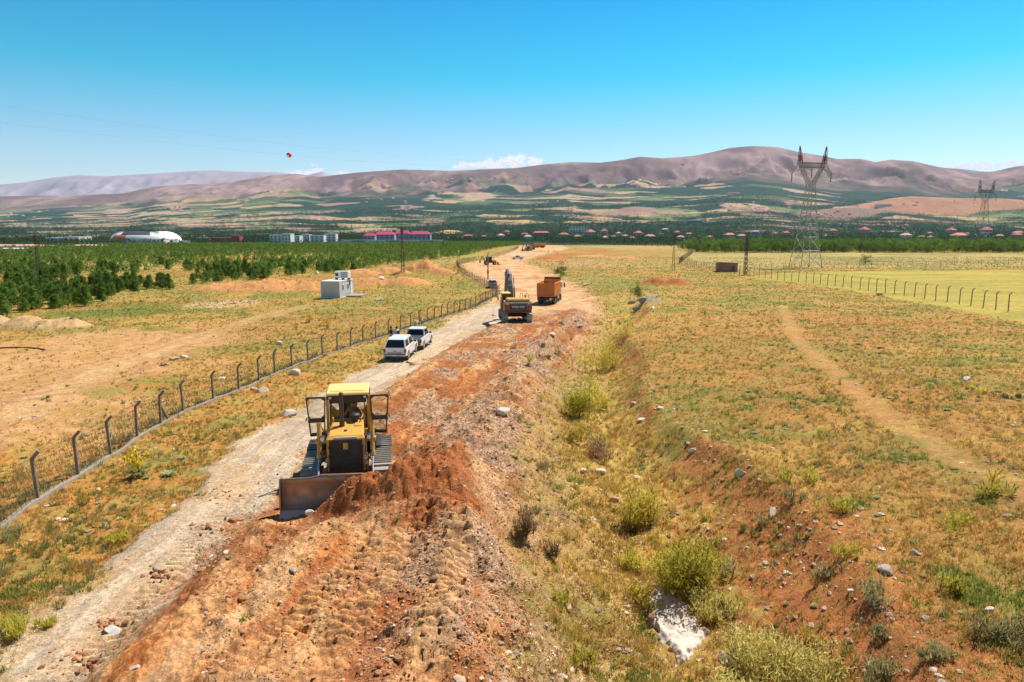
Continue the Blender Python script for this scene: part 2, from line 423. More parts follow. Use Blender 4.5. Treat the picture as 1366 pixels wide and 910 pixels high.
    fl = mix(fl, mix(C(.30, .18, .105) * one, C(.46, .31, .20) * one, sst(.35, .6, n4)), gr * .8)
    fl = mix(fl, C(.40, .28, .19) * one, m['ws'] * sst(.45, .6, n2) * .6)
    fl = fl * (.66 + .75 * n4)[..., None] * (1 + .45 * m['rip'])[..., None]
    c = mix(c, fl, m['fill'] * (1 - .85 * m['farr'] * sst(60, 85, y)))
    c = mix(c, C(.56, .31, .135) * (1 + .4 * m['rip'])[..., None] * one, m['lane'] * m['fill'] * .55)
    # blade pile
    c = mix(c, mix(C(.36, .105, .03) * one, C(.44, .15, .05) * one, n4), m['pile'])
    c = mix(c, C(.50, .30, .15) * one, np.exp(-(((x + 3.6) / 1.3) ** 2 + ((y - 17.2) / .55) ** 2)) * sst(.4, .6, n4))
    # gravel haul road
    rc = mix(GRAVEL * one, PALE * one, sst(.35, .6, n2))
    rc = mix(rc, C(.56, .36, .20) * one, sst(.46, .62, n1) * .7)
    cd_, cp_, _ = pl_dist(x, y, ROADC)
    cs_ = np.where(_ > 0, cd_, -cd_)
    stk = fbm(cs_ * 3.3, cp_ * .10, 4, 151); stk2 = fbm(cs_ * 9, cp_ * .5, 3, 153)
    rc = mix(rc, C(.40, .335, .28) * one, sst(.50, .62, stk) * .45)
    rc = mix(rc, C(.66, .53, .39) * one, sst(.52, .62, fbm(cs_ * 2.1 + 9, cp_ * .14, 4, 155)) * .5)
    rc = rc * (.90 + .2 * stk2)[..., None]
    rc = rc * (.92 + .16 * n5 + .1 * (n4 - .5))[..., None]
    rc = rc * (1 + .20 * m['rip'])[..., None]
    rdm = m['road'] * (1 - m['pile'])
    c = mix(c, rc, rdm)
    fr2 = m['fill'] * sst(.4, .5, n3) * np.exp(-((m['road'] - .5) / .35) ** 2)
    c = mix(c, C(.42, .16, .06) * one, fr2 * .6)
    c = c * (.80 + .25 * n4 + .15 * n5)[..., None] 
    # ---------------- valley and mountains
    if np.any(y > 500):
        f = fields(x, y)
        c = mix(c, f, sst(560, 760, y + (n0 - .5) * 150))
    return np.clip(c, 0.01, .9)

BLOTS = []
def blot(px, py, wpx, hpx, cc, st):
    a = G(px, py); b = G(px, py - hpx / 2); e = G(px, py + hpx / 2)
    BLOTS.append((a[0], (b[1] + e[1]) / 2, wpx / 2 / FPX * a[1], abs(b[1] - e[1]) / 2, cc, st))
blot(165, 415, 220, 30, (.12, .17, .03), .8); blot(70, 400, 200, 24, (.40, .31, .09), .7)
blot(120, 357, 300, 12, (.55, .43, .18), .8); blot(60, 352, 200, 8, (.45, .35, .12), .8)
blot(300, 405, 120, 14, (.62, .45, .25), .8); blot(440, 405, 140, 20, (.30, .27, .06), .6)
blot(530, 395, 160, 20, (.33, .24, .06), .6); blot(400, 440, 300, 50, (.42, .20, .06), .55)
blot(570, 375, 90, 12, (.34, .30, .07), .7); blot(640, 342, 60, 8, (.40, .36, .10), .6); blot(590, 350, 60, 10, (.42, .36, .12), .6)
blot(850, 352, 220, 20, (.42, .30, .09), .7); blot(830, 380, 120, 16, (.20, .22, .05), .8); blot(960, 345, 60, 8, (.45, .2, .08), .8)
blot(870, 331, 200, 8, (.50, .36, .14), .8); blot(880, 328, 60, 3, (.45, .16, .08), .8)
blot(1130, 440, 500, 60, (.44, .20, .07), .45); blot(1000, 470, 200, 40, (.30, .24, .06), .5); blot(1200, 500, 300, 50, (.34, .20, .055), .5)
blot(715, 630, 60, 260, (.50, .28, .10), .6); blot(1240, 860, 240, 130, (.20, .12, .05), .35); blot(1300, 640, 140, 60, (.24, .21, .05), .4)
blot(800, 375, 60, 20, (.32, .28, .08), .6); blot(770, 352, 120, 12, (.52, .32, .16), .7)
blot(60, 840, 160, 160, (.25, .26, .05), .35)

def fields(x, y):
    one = np.ones(x.shape)[..., None]
    wx = (fbm(x * .0022, y * .0022, 4, 201) - .5) * 260; wy = (fbm(x * .0022 + 50, y * .0022, 4, 203) - .5) * 300
    px = 683 + FPX * (x / np.maximum(y, 1)) / CP
    left = sst(560, 330, px)
    s = 1 / np.interp(y, [600, 1200, 2500, 5000, 8000], [110, 170, 280, 380, 500])
    sl = np.exp(np.floor(np.log(np.maximum(y, 300) / 300) / .45) * .45) * 300      # cell size grows in steps with distance
    cs = np.interp(sl, [300, 1200, 2500, 5000, 9000], [110, 170, 250, 360, 500])
    idv, f1, f2 = vor((x + wx + .35 * y) / (cs * .62), (y + wy) / (cs * .80), 207)
    id2 = (idv * 7.31) % 1.0
    big = fbm(x * .0009 + 4, y * .0007, 4, 211)
    dist = sst(700, 5200, y)
    DG = C(.020, .055, .030); OG = C(.10, .14, .06); TN = C(.46, .32, .20); MV = C(.36, .21, .17); YL = C(.48, .33, .15); LG = C(.17, .21, .08)
    pg = .64 + .02 * sst(3800, 5600, y) - .26 * sst(5600, 7000, y) + (big - .5) * 1.5 + .25 * sst(1600, 900, y) - .16 * left * sst(2500, 4000, y)
    c = np.where((idv < pg)[..., None], DG, np.where((id2 < .30)[..., None], OG, np.where((id2 < .58)[..., None], TN, np.where((id2 < .76)[..., None], MV, np.where((id2 < .86)[..., None], YL, LG)))))
    rows = .75 + .5 * vnoise(x / 7.0 + y * .0, y / 26.0, 213)
    c = c * np.where((idv < pg)[..., None], rows[..., None], 1.0)
    edge = sst(.05, .0, f2 - f1) * sst(4500, 2500, y)
    c = mix(c, DG * one, edge * .75 * (id2 > .35))
    spk = sst(.66, .74, fbm(x * .02, y * .012, 3, 215)) * sst(7200, 4000, y)
    c = mix(c, DG * one, spk * .8)
    # bare mountains
    mt = sst(6000, 7200, y + (big - .5) * 2600 + (fbm(x * .004, y * .003, 3, 217) - .5) * 800)
    mn = fbm(x * .0016, y * .0011, 5, 219)
    mc = mix(C(.19, .122, .115) * one, C(.39, .26, .235) * one, sst(.38, .62, mn))
    mc = mix(mc, C(.20, .13, .09) * one, sst(.48, .62, fbm(x * .005, y * .0022, 5, 221)) * .6)
    mc = mix(mc, C(.09, .10, .06) * one, sst(.60, .68, fbm(x * .003 + 8, y * .0028, 5, 223)) * sst(7600, 6400, y) * .8)
    mc = mc * (.72 + .56 * fbm(x * .012, y * .006, 4, 225))[..., None]
    c = mix(c, mc, mt)
    for (hx, ww, y0, y1, cc, stn) in FBL:
        q = np.sqrt(((px - hx) / ww) ** 2 + ((y - (y0 + y1) / 2) / ((y1 - y0) / 2)) ** 2) + (fbm(x * .006, y * .004, 3, 231) - .5) * .5
        c = mix(c, C(*cc) * (.85 + .3 * mn)[..., None], sst(1.05, .9, q) * stn)
    return c * (.8 + .4 * fbm(x * .03, y * .015, 3, 235))[..., None]

FBL = [(1275, 150, 2900, 3500, (.42, .22, .13), .95), (854, 36, 3180, 3330, (.30, .13, .22), .9), (852, 62, 3050, 3500, (.36, .24, .16), .7),
       (1130, 70, 2850, 3200, (.30, .19, .15), .9), (599, 22, 1560, 1740, (.60, .38, .14), .95), (580, 60, 1250, 1340, (.62, .46, .16), .9),
       (246, 36, 1450, 1620, (.62, .44, .13), .9), (330, 50, 2000, 2150, (.40, .36, .16), .8), (60, 80, 1500, 1750, (.42, .33, .17), .7),
       (220, 260, 3000, 3300, (.46, .33, .22), .8), (640, 40, 1300, 1400, (.55, .42, .16), .7), (1210, 120, 2500, 2620, (.38, .2, .1), .8),
       (100, 140, 2500, 2900, (.03, .065, .028), .9), (180, 200, 1800, 2100, (.035, .07, .03), .85), (1180, 200, 1150, 1700, (.045, .085, .03), .85), (860, 130, 1150, 1500, (.05, .09, .03), .8)]
# ------------------------------------------------------------------ mesh helpers
def tag(o, label=None, cat=None, group=None, kind=None):
    if label: o['label'] = label
    if cat: o['category'] = cat
    if group: o['group'] = group
    if kind: o['kind'] = kind
    return o

def np_mesh(name, V, F, mat=None, rgba=None, smooth=False, attr='tint'):
    me = bpy.data.meshes.new(name)
    V = np.asarray(V, np.float32); F = np.asarray(F, np.int32)
    n, k = F.shape
    me.vertices.add(len(V)); me.vertices.foreach_set('co', V.ravel())
    me.loops.add(n * k); me.loops.foreach_set('vertex_index', F.ravel())
    me.polygons.add(n); me.polygons.foreach_set('loop_start', np.arange(0, n * k, k, dtype=np.int32))
    me.polygons.foreach_set('loop_total', np.full(n, k, np.int32))
    me.update(calc_edges=True)
    if rgba is not None:
        a = me.color_attributes.new(attr, 'FLOAT_COLOR', 'POINT')
        q = np.ones((len(V), 4), np.float32); q[:, :3] = rgba
        a.data.foreach_set('color', q.ravel())
    me.polygons.foreach_set('use_smooth', np.full(n, smooth))
    if mat: me.materials.append(mat)
    return me

def link(name, me, parent=None, loc=None, rot=None):
    o = bpy.data.objects.new(name, me); col.objects.link(o)
    if parent: o.parent = parent
    if loc is not None: o.location = loc
    if rot is not None: o.rotation_euler = rot
    return o

# ------------------------------------------------------------------ materials
def mat(name, c=(.5, .5, .5), rough=.7, metal=0.0, dirt=0.0, dcol=(.45, .28, .15), scale=3.0, bump=0.0, attr=None, spec=.5, var=.0, coat=0.0):
    m = bpy.data.materials.new(name); m.use_nodes = True
    n = m.node_tree.nodes; l = m.node_tree.links
    b = n['Principled BSDF']
    b.inputs['Base Color'].default_value = (*c, 1); b.inputs['Roughness'].default_value = rough; b.inputs['Metallic'].default_value = metal
    b.inputs['Specular IOR Level'].default_value = spec
    if coat: b.inputs['Coat Weight'].default_value = coat
    tc = n.new('ShaderNodeTexCoord')
    src = None
    if attr:
        a = n.new('ShaderNodeVertexColor'); a.layer_name = attr; src = a.outputs[0]
    if var or (dirt and True):
        if src is None:
            rgb = n.new('ShaderNodeRGB'); rgb.outputs[0].default_value = (*c, 1); src = rgb.outputs[0]
    if var:
        t = n.new('ShaderNodeTexNoise'); t.inputs['Scale'].default_value = scale * 4; t.inputs['Detail'].default_value = 5
        l.new(tc.outputs['Object'], t.inputs['Vector'])
        mr = n.new('ShaderNodeMapRange'); mr.inputs[1].default_value = .25; mr.inputs[2].default_value = .75
        mr.inputs[3].default_value = 1 - var; mr.inputs[4].default_value = 1 + var
        l.new(t.outputs[0], mr.inputs[0])
        mx = n.new('ShaderNodeMixRGB'); mx.blend_type = 'MULTIPLY'; mx.inputs[0].default_value = 1
        l.new(src, mx.inputs[1]); l.new(mr.outputs[0], mx.inputs[2]); src = mx.outputs[0]
    if dirt:
        t = n.new('ShaderNodeTexNoise'); t.inputs['Scale'].default_value = scale; t.inputs['Detail'].default_value = 7; t.inputs['Roughness'].default_value = .65
        l.new(tc.outputs['Object'], t.inputs['Vector'])
        cr = n.new('ShaderNodeMapRange'); cr.inputs[1].default_value = .62 - .35 * dirt; cr.inputs[2].default_value = .72; cr.inputs[3].default_value = 0; cr.inputs[4].default_value = min(1, .3 + dirt * .6)
        l.new(t.outputs[0], cr.inputs[0])
        mx = n.new('ShaderNodeMixRGB'); l.new(cr.outputs[0], mx.inputs[0]); l.new(src, mx.inputs[1]); mx.inputs[2].default_value = (*dcol, 1); src = mx.outputs[0]
        rr = n.new('ShaderNodeMapRange'); rr.inputs[3].default_value = rough; rr.inputs[4].default_value = .9
        l.new(cr.outputs[0], rr.inputs[0]); l.new(rr.outputs[0], b.inputs['Roughness'])
    if src is not None: l.new(src, b.inputs['Base Color'])
    if bump:
        t = n.new('ShaderNodeTexNoise'); t.inputs['Scale'].default_value = scale * 6; t.inputs['Detail'].default_value = 6
        l.new(tc.outputs['Object'], t.inputs['Vector'])
        bp = n.new('ShaderNodeBump'); bp.inputs['Strength'].default_value = bump; bp.inputs['Distance'].default_value = .05
        l.new(t.outputs[0], bp.inputs['Height']); l.new(bp.outputs[0], b.inputs['Normal'])
    return m

def leafmat(name, attr='tint', c=(.1, .15, .03), trans=.35):
    m = bpy.data.materials.new(name); m.use_nodes = True
    n = m.node_tree.nodes; l = m.node_tree.links
    b = n['Principled BSDF']; b.inputs['Roughness'].default_value = .75; b.inputs['Specular IOR Level'].default_value = .25
    out = n['Material Output']
    tr = n.new('ShaderNodeBsdfTranslucent'); ms = n.new('ShaderNodeMixShader'); ms.inputs[0].default_value = trans
    if attr:
        a = n.new('ShaderNodeVertexColor'); a.layer_name = attr
        oi = n.new('ShaderNodeObjectInfo'); mr = n.new('ShaderNodeMapRange'); mr.inputs[3].default_value = .72; mr.inputs[4].default_value = 1.3
        l.new(oi.outputs['Random'], mr.inputs[0])
        mx = n.new('ShaderNodeMixRGB'); mx.blend_type = 'MULTIPLY'; mx.inputs[0].default_value = 1
        l.new(a.outputs[0], mx.inputs[1]); l.new(mr.outputs[0], mx.inputs[2])
        l.new(mx.outputs[0], b.inputs['Base Color']); l.new(mx.outputs[0], tr.inputs[0])
    else:
        b.inputs['Base Color'].default_value = (*c, 1); tr.inputs[0].default_value = (*c, 1)
    l.new(b.outputs[0], ms.inputs[1]); l.new(tr.outputs[0], ms.inputs[2]); l.new(ms.outputs[0], out.inputs[0])
    return m

def landmat():
    m = bpy.data.materials.new('land'); m.use_nodes = True
    n = m.node_tree.nodes; l = m.node_tree.links
    b = n['Principled BSDF']; b.inputs['Roughness'].default_value = .95; b.inputs['Specular IOR Level'].default_value = .12
    a = n.new('ShaderNodeVertexColor'); a.layer_name = 'tint'
    geo = n.new('ShaderNodeNewGeometry')
    src = a.outputs[0]
    for sc_, lo, hi, det in ((30.0, .52, 1.42, 5), (7.0, .70, 1.28, 6), (1.3, .84, 1.15, 6)):
        t = n.new('ShaderNodeTexNoise'); t.inputs['Scale'].default_value = sc_; t.inputs['Detail'].default_value = det; t.inputs['Roughness'].default_value = .6
        l.new(geo.outputs['Position'], t.inputs['Vector'])
        mr = n.new('ShaderNodeMapRange'); mr.inputs[1].default_value = .3; mr.inputs[2].default_value = .7; mr.inputs[3].default_value = lo; mr.inputs[4].default_value = hi
        l.new(t.outputs[0], mr.inputs[0])
        mx = n.new('ShaderNodeMixRGB'); mx.blend_type = 'MULTIPLY'; mx.inputs[0].default_value = 1
        l.new(src, mx.inputs[1]); l.new(mr.outputs[0], mx.inputs[2]); src = mx.outputs[0]
    l.new(src, b.inputs['Base Color'])
    t = n.new('ShaderNodeTexNoise'); t.inputs['Scale'].default_value = 14; t.inputs['Detail'].default_value = 7; t.inputs['Roughness'].default_value = .7
    l.new(geo.outputs['Position'], t.inputs['Vector'])
    bp = n.new('ShaderNodeBump'); bp.inputs['Strength'].default_value = .7; bp.inputs['Distance'].default_value = .07
    l.new(t.outputs[0], bp.inputs['Height']); l.new(bp.outputs[0], b.inputs['Normal'])
    return m
LAND = landmat()

# ------------------------------------------------------------------ the land, one continuous sheet split by what it is
def build_land():
    rows = [3.5]
    while rows[-1] < 14500:
        y = rows[-1]
        r = .0046 if y < 60 else (.0056 if y < 200 else (.009 if y < 900 else .0075))
        if y < 11: r = .01
        if y > 8600: r = .05
        rows.append(y * (1 + r))
    ys = np.array(rows)
    tc = np.concatenate([np.linspace(-1.9, -.82, 60, endpoint=False), np.linspace(-.82, .82, 860), np.linspace(.82, 1.9, 61)[1:]])
    T, Y = np.meshgrid(tc, ys)
    X = T * (Y + 2.5 * np.exp(-Y / 20))
    x = X.ravel(); y = Y.ravel()
    z = np.empty_like(x); rgb = np.empty((len(x), 3)); mk = {k: np.empty_like(x) for k in ('road', 'farr', 'fill', 'pile', 'mound', 'gul')}
    step = 200000
    for i in range(0, len(x), step):
        s = slice(i, i + step)
        m = shape(x[s], y[s]); z[s] = m['z']; rgb[s] = albedo(x[s], y[s], m)
        for k in mk: mk[k][s] = m[k]
    V = np.stack([x, y, z], 1)
    nr, nc = X.shape
    idx = np.arange(nr * nc).reshape(nr, nc)
    F = np.stack([idx[:-1, :-1], idx[:-1, 1:], idx[1:, 1:], idx[1:, :-1]], -1).reshape(-1, 4)
    a = F[:, 0]
    cls = np.zeros(len(F), int)
    cls[(mk['mound'][a] > .5)] = 3
    cls[(mk['fill'][a] > .5)] = 2
    cls[(mk['farr'][a] > .5) | (mk['road'][a] > .5)] = 1
    cls[mk['pile'][a] > .5] = 2
    cls[y[a] > 1500] = 4
    for c_, nm in ((0, 'ground'), (1, 'road'), (2, 'earth_bank'), (3, 'spoil_heaps'), (4, 'hills')):
        f = F[cls == c_]
        u, inv = np.unique(f, return_inverse=True)
        me = np_mesh(nm, V[u], inv.reshape(-1, 4), LAND, rgb[u], smooth=True)
        tag(link(nm, me), kind='structure')
build_land()

# far blue ranges
def far_range(name, pts, D, c):
    xs = np.linspace(pts[0][0], pts[-1][0], 420); tops = np.interp(xs, [p[0] for p in pts], [p[1] for p in pts])
    dy = np.concatenate([np.linspace(-3200, 0, 46), [700, 1600]]); f = np.concatenate([np.linspace(0, 1, 46) ** .8, [.6, 0]])
    XX, DY = np.meshgrid(xs, dy); FFF = np.repeat(f[:, None], len(xs), 1)
    Y = D + DY; X = (XX - 683) / FPX * Y * CP
    zt = D * np.tan(np.arctan((455 - tops) / FPX) - PITCH)[None, :]
    rn = 1 - np.abs(2 * fbm(X * .0016, DY * .0008, 5, 85) - 1)
    Z = CZ + zt * FFF + 420 * (rn - .85) * np.sin(np.pi * np.clip(FFF, 0, 1)) - 120 * (FFF <= 0)
    V = np.stack([X, Y, Z], -1).reshape(-1, 3)
    nc = len(xs); idx = np.arange(len(V)).reshape(-1, nc)
    F = np.stack([idx[:-1, :-1], idx[:-1, 1:], idx[1:, 1:], idx[1:, :-1]], -1).reshape(-1, 4)
    tag(link(name, np_mesh(name, V, F, mat(name, c, .95, var=.15, scale=.0004), smooth=True)), kind='structure')
far_range('far_mountains', [(-900, 262), (-300, 252), (-60, 250), (0, 247), (40, 243), (80, 236.5), (110, 233.5), (150, 235), (200, 232), (250, 229), (290, 227), (330, 229), (380, 230), (412, 234), (428, 230), (434, 228.5), (442, 233), (480, 236), (540, 240), (640, 246)], 15500, (.42, .35, .38))
far_range('far_hills', [(1180, 250), (1215, 222), (1240, 223.5), (1270, 225), (1300, 228.5), (1340, 232), (1500, 236)], 15500, (.20, .2, .2))

# ------------------------------------------------------------------ haze
def haze():
    V = [(a, b, c) for a in (-22000, 22000) for b in (-300, 18500) for c in (-60, 1560)]
    F = [(0, 1, 3, 2), (4, 6, 7, 5), (0, 4, 5, 1), (2, 3, 7, 6), (0, 2, 6, 4), (1, 5, 7, 3)]
    m = bpy.data.materials.new('haze'); m.use_nodes = True
    n = m.node_tree.nodes; n.clear(); o = n.new('ShaderNodeOutputMaterial'); v = n.new('ShaderNodeVolumePrincipled')
    v.inputs['Color'].default_value = (.52, .66, 1.0, 1); v.inputs['Density'].default_value = HAZE; v.inputs['Anisotropy'].default_value = .0
    m.node_tree.links.new(v.outputs[0], o.inputs['Volume'])
    tag(link('haze', np_mesh('haze', V, F, m)), kind='stuff')
HAZE = 3.0e-5
haze()

# ================================================================== machines
class MB:
    """collects shapes for one mesh object"""
    def __init__(s): s.v = []; s.f = []; s.m = []; s.sm = []; s.mi = 0
    def add(s, V, F, M=None, smooth=False):
        n = len(s.v)
        s.v += [tuple(M @ Vector(p)) if M is not None else tuple(p) for p in V]
        s.f += [tuple(n + i for i in f) for f in F]; s.m += [s.mi] * len(F); s.sm += [smooth] * len(F)
        return s
    def box(s, x0, x1, y0, y1, z0, z1, b=0.0, M=None):
        if b <= 0:
            V = [(x, y, z) for x in (x0, x1) for y in (y0, y1) for z in (z0, z1)]
            return s.add(V, [(0, 1, 3, 2), (4, 6, 7, 5), (0, 4, 5, 1), (2, 3, 7, 6), (0, 2, 6, 4), (1, 5, 7, 3)], M)
        V = []; cx, cyy, cz = (x0 + x1) / 2, (y0 + y1) / 2, (z0 + z1) / 2
        hx, hy, hz = (x1 - x0) / 2, (y1 - y0) / 2, (z1 - z0) / 2
        b = min(b, hx * .8, hy * .8, hz * .8)
        import itertools
        pts = []
        for sx, sy, sz in itertools.product((-1, 1), repeat=3):
            pts += [(cx + sx * hx, cyy + sy * (hy - b), cz + sz * (hz - b)), (cx + sx * (hx - b), cyy + sy * hy, cz + sz * (hz - b)), (cx + sx * (hx - b), cyy + sy * (hy - b), cz + sz * hz)]
        def ix(sx, sy, sz, k): return ((sx > 0) * 4 + (sy > 0) * 2 + (sz > 0)) * 3 + k
        F = []
        for sg in (-1, 1):
            q = [(-1, -1), (1, -1), (1, 1), (-1, 1)]
            if sg < 0: q = q[::-1]
            F.append(tuple(ix(sg, a, c, 0) for a, c in q)); F.append(tuple(ix(c, sg, a, 1) for a, c in q)); F.append(tuple(ix(a, c, sg, 2) for a, c in q))
        for a in (-1, 1):
            for c in (-1, 1):
                F.append((ix(-1, a, c, 1), ix(1, a, c, 1), ix(1, a, c, 2), ix(-1, a, c, 2)))
                F.append((ix(a, -1, c, 0), ix(a, 1, c, 0), ix(a, 1, c, 2), ix(a, -1, c, 2)))
                F.append((ix(a, c, -1, 0), ix(a, c, 1, 0), ix(a, c, 1, 1), ix(a, c, -1, 1)))
                for e in (-1, 1): F.append((ix(a, c, e, 0), ix(a, c, e, 1), ix(a, c, e, 2)))
        return s.add(pts, F, M)
    def tube(s, a, b, r, r2=None, n=8, caps=True, smooth=True):
        a, b = Vector(a), Vector(b); r2 = r if r2 is None else r2
        d = (b - a).normalized(); u = d.orthogonal().normalized(); w_ = d.cross(u)
        V = []
        for p, q in ((a, r), (b, r2)):
            for i in range(n):
                t = 2 * math.pi * i / n; V.append(p + (u * math.cos(t) + w_ * math.sin(t)) * q)
        s.add(V, [(i, (i + 1) % n, n + (i + 1) % n, n + i) for i in range(n)], None, smooth and n > 4)
        if caps:
            s.add(V[:n], [tuple(range(n))[::-1]]); s.add(V[n:], [tuple(range(n))])
        return s
    def path(s, pts, r, n=6):
        for p, q in zip(pts[:-1], pts[1:]): s.tube(p, q, r, n=n)
        return s
    def bar(s, a, b, w_, h):
        """rectangular bar from a to b"""
        a, b = Vector(a), Vector(b); d = (b - a).normalized(); up = Vector((0, 0, 1)) if abs(d.z) < .95 else Vector((0, 1, 0))
        u = d.cross(up).normalized() * w_ / 2; v = u.cross(d).normalized() * h / 2
        V = [p + i * u + j * v for p in (a, b) for i, j in ((-1, -1), (1, -1), (1, 1), (-1, 1))]
        return s.add(V, [(0, 1, 2, 3), (4, 7, 6, 5), (0, 4, 5, 1), (1, 5, 6, 2), (2, 6, 7, 3), (3, 7, 4, 0)])
    def prism(s, prof, x0, x1, xs2=None):
        """(y,z) outline extruded across x; xs2 = per-point half width scale list"""
        n = len(prof)
        k = xs2 or [1] * n; c = (x0 + x1) / 2; h = (x1 - x0) / 2
        V = [(c - h * q, y, z) for (y, z), q in zip(prof, k)] + [(c + h * q, y, z) for (y, z), q in zip(prof, k)]
        return s.add(V, [tuple(range(n)), tuple(range(2 * n - 1, n - 1, -1))] + [(i, n + i, n + (i + 1) % n, (i + 1) % n) for i in range(n)])
    def wheel(s, c, r, w_, ax='x', n=20):
        c = Vector(c); prof = [(-.5, .0), (-.5, .62), (-.5, .9), (-.38, 1.0), (.38, 1.0), (.5, .9), (.5, .62), (.5, .0)]
        V = []
        for j in range(n):
            t = 2 * math.pi * j / n
            for (a, q) in prof:
                if ax == 'x': V.append(c + Vector((a * w_, math.cos(t) * q * r, math.sin(t) * q * r)))
                else: V.append(c + Vector((math.cos(t) * q * r, a * w_, math.sin(t) * q * r)))
        k = len(prof)
        return s.add(V, [(j * k + i, j * k + i + 1, ((j + 1) % n) * k + i + 1, ((j + 1) % n) * k + i) for j in range(n) for i in range(k - 1)], None, False)
    def ball(s, c, r, n=8, sc=(1, 1, 1)):
        V = []; F = []
        for i in range(n + 1):
            for j in range(2 * n):
                th = math.pi * i / n; ph = math.pi * j / n
                V.append((c[0] + r * sc[0] * math.sin(th) * math.cos(ph), c[1] + r * sc[1] * math.sin(th) * math.sin(ph), c[2] + r * sc[2] * math.cos(th)))
        for i in range(n):
            for j in range(2 * n): F.append((i * 2 * n + j, (i + 1) * 2 * n + j, (i + 1) * 2 * n + (j + 1) % (2 * n), i * 2 * n + (j + 1) % (2 * n)))
        return s.add(V, F, None, True)
    def build(s, name, mats, parent=None, loc=None, rot=None):
        me = bpy.data.meshes.new(name); me.from_pydata(s.v, [], s.f)
        for m in (mats if isinstance(mats, (list, tuple)) else [mats]): me.materials.append(m)
        me.polygons.foreach_set('material_index', s.m); me.polygons.foreach_set('use_smooth', s.sm)
        me.update()
        return link(name, me, parent, loc, rot)

def thing(name, loc, rz, label, cat, group=None):
    o = link(name, None, None, loc, (0, 0, rz)); o.empty_display_size = .3
    return tag(o, label, cat, group)

def copy_tree(o, parent=None, loc=None, rz=None, label=None, group=None, scale=None):
    c = o.copy(); col.objects.link(c)
    if parent is not None: c.parent = parent
    if loc is not None: c.location = loc
    if rz is not None: c.rotation_euler = (0, 0, rz)
    if scale is not None: c.scale = (scale,) * 3 if isinstance(scale, (int, float)) else scale
    if label: c['label'] = label
    if group: c['group'] = group
    for ch in [k for k in KIDS(o)]: copy_tree(ch, c)
    return c
def KIDS(o): return list(o.children)

def text_mesh(name, s, size, mtl, parent, loc, rot, depth=.006, sx=1.0):
    cu = bpy.data.curves.new('t', 'FONT'); cu.body = s; cu.size = size; cu.extrude = depth; cu.align_x = 'CENTER'; cu.align_y = 'CENTER'; cu.offset = size * .02
    o = bpy.data.objects.new('t', cu); col.objects.link(o)
    me = bpy.data.meshes.new_from_object(o.evaluated_get(bpy.context.evaluated_depsgraph_get()))
    bpy.data.objects.remove(o); bpy.data.curves.remove(cu)
    me.materials.clear(); me.materials.append(mtl)
    q = link(name, me, parent, loc, rot); q.scale = (sx, 1, 1)
    return q

DUST = (.52, .36, .22)
YEL = mat('machine_yellow', (.86, .42, .03), .42, dirt=.95, dcol=(.33, .19, .09), scale=3.6, bump=.08, var=.12)
YELTOP = mat('faded_roof_yellow', (.80, .58, .20), .55, dirt=.35, dcol=(.55, .45, .25), scale=2.0, var=.05)
DKBR = mat('dark_door_frame', (.085, .055, .045), .5, dirt=.35, dcol=(.25, .16, .1), scale=3)
BLK = mat('black_paint', (.022, .021, .022), .55, dirt=.45, dcol=(.16, .11, .075), scale=3, var=.1)
GRIL = mat('grille_mesh', (.035, .033, .032), .7, dirt=.6, dcol=(.13, .10, .08), scale=5, var=.3, bump=.4)
STEEL = mat('worn_steel', (.34, .33, .33), .42, .6, dirt=.55, dcol=(.42, .33, .25), scale=3, var=.15, bump=.1)
TRK = mat('track_steel', (.50, .47, .43), .5, .35, dirt=.6, dcol=(.44, .34, .25), scale=3, var=.2, bump=.2)
CHR = mat('cylinder_rod', (.45, .50, .62), .25, .8)
BLADE = mat('blade_steel', (.36, .26, .21), .38, .55, dirt=.85, dcol=(.34, .18, .10), scale=2.6, var=.25, bump=.05)
RUB = mat('tyre_rubber', (.022, .021, .02), .85, dirt=.6, dcol=(.30, .21, .14), scale=4)
RIM = mat('wheel_rim', (.45, .45, .46), .4, .6, dirt=.4, dcol=(.4, .3, .2), scale=5)
WHT = mat('car_white', (.78, .78, .79), .28, dirt=.30, dcol=(.50, .38, .26), scale=1.1, coat=.4)
GLS = mat('dark_glass', (.012, .016, .02), .08, 0, spec=.8)
CGL = mat('cab_glass', (.05, .06, .06), .1, 0, spec=.6)
def clearglass():
    m = bpy.data.materials.new('clear_glass'); m.use_nodes = True; n = m.node_tree.nodes; l = m.node_tree.links; n.remove(n['Principled BSDF'])
    a = n.new('ShaderNodeBsdfTransparent'); a.inputs[0].default_value = (.80, .84, .82, 1); g = n.new('ShaderNodeBsdfGlossy'); g.inputs['Roughness'].default_value = .06
    f = n.new('ShaderNodeFresnel'); f.inputs[0].default_value = 1.5; x = n.new('ShaderNodeMixShader')
    l.new(f.outputs[0], x.inputs[0]); l.new(a.outputs[0], x.inputs[1]); l.new(g.outputs[0], x.inputs[2]); l.new(x.outputs[0], n['Material Output'].inputs[0]); return m
CLEAR = clearglass()
REDL = mat('tail_red', (.55, .015, .015), .25)
WHL = mat('reflector_white', (.8, .8, .75), .3)
TONN = mat('tonneau_vinyl', (.045, .06, .09), .5, dirt=.3, dcol=(.25, .22, .2), scale=2)
DARKB = mat('dark_bumper', (.05, .05, .055), .6, dirt=.5, dcol=(.35, .25, .17), scale=3)
ORGP = mat('orange_body', (.80, .28, .03), .5, dirt=.6, dcol=(.38, .20, .10), scale=1.4, var=.08, bump=.1)
GREYP = mat('slate_grey', (.10, .105, .11), .5, dirt=.5, dcol=(.32, .24, .17), scale=2.5)
BOOM = mat('boom_grey', (.075, .08, .09), .45, .2, dirt=.5, dcol=(.24, .20, .17), scale=2, var=.15)
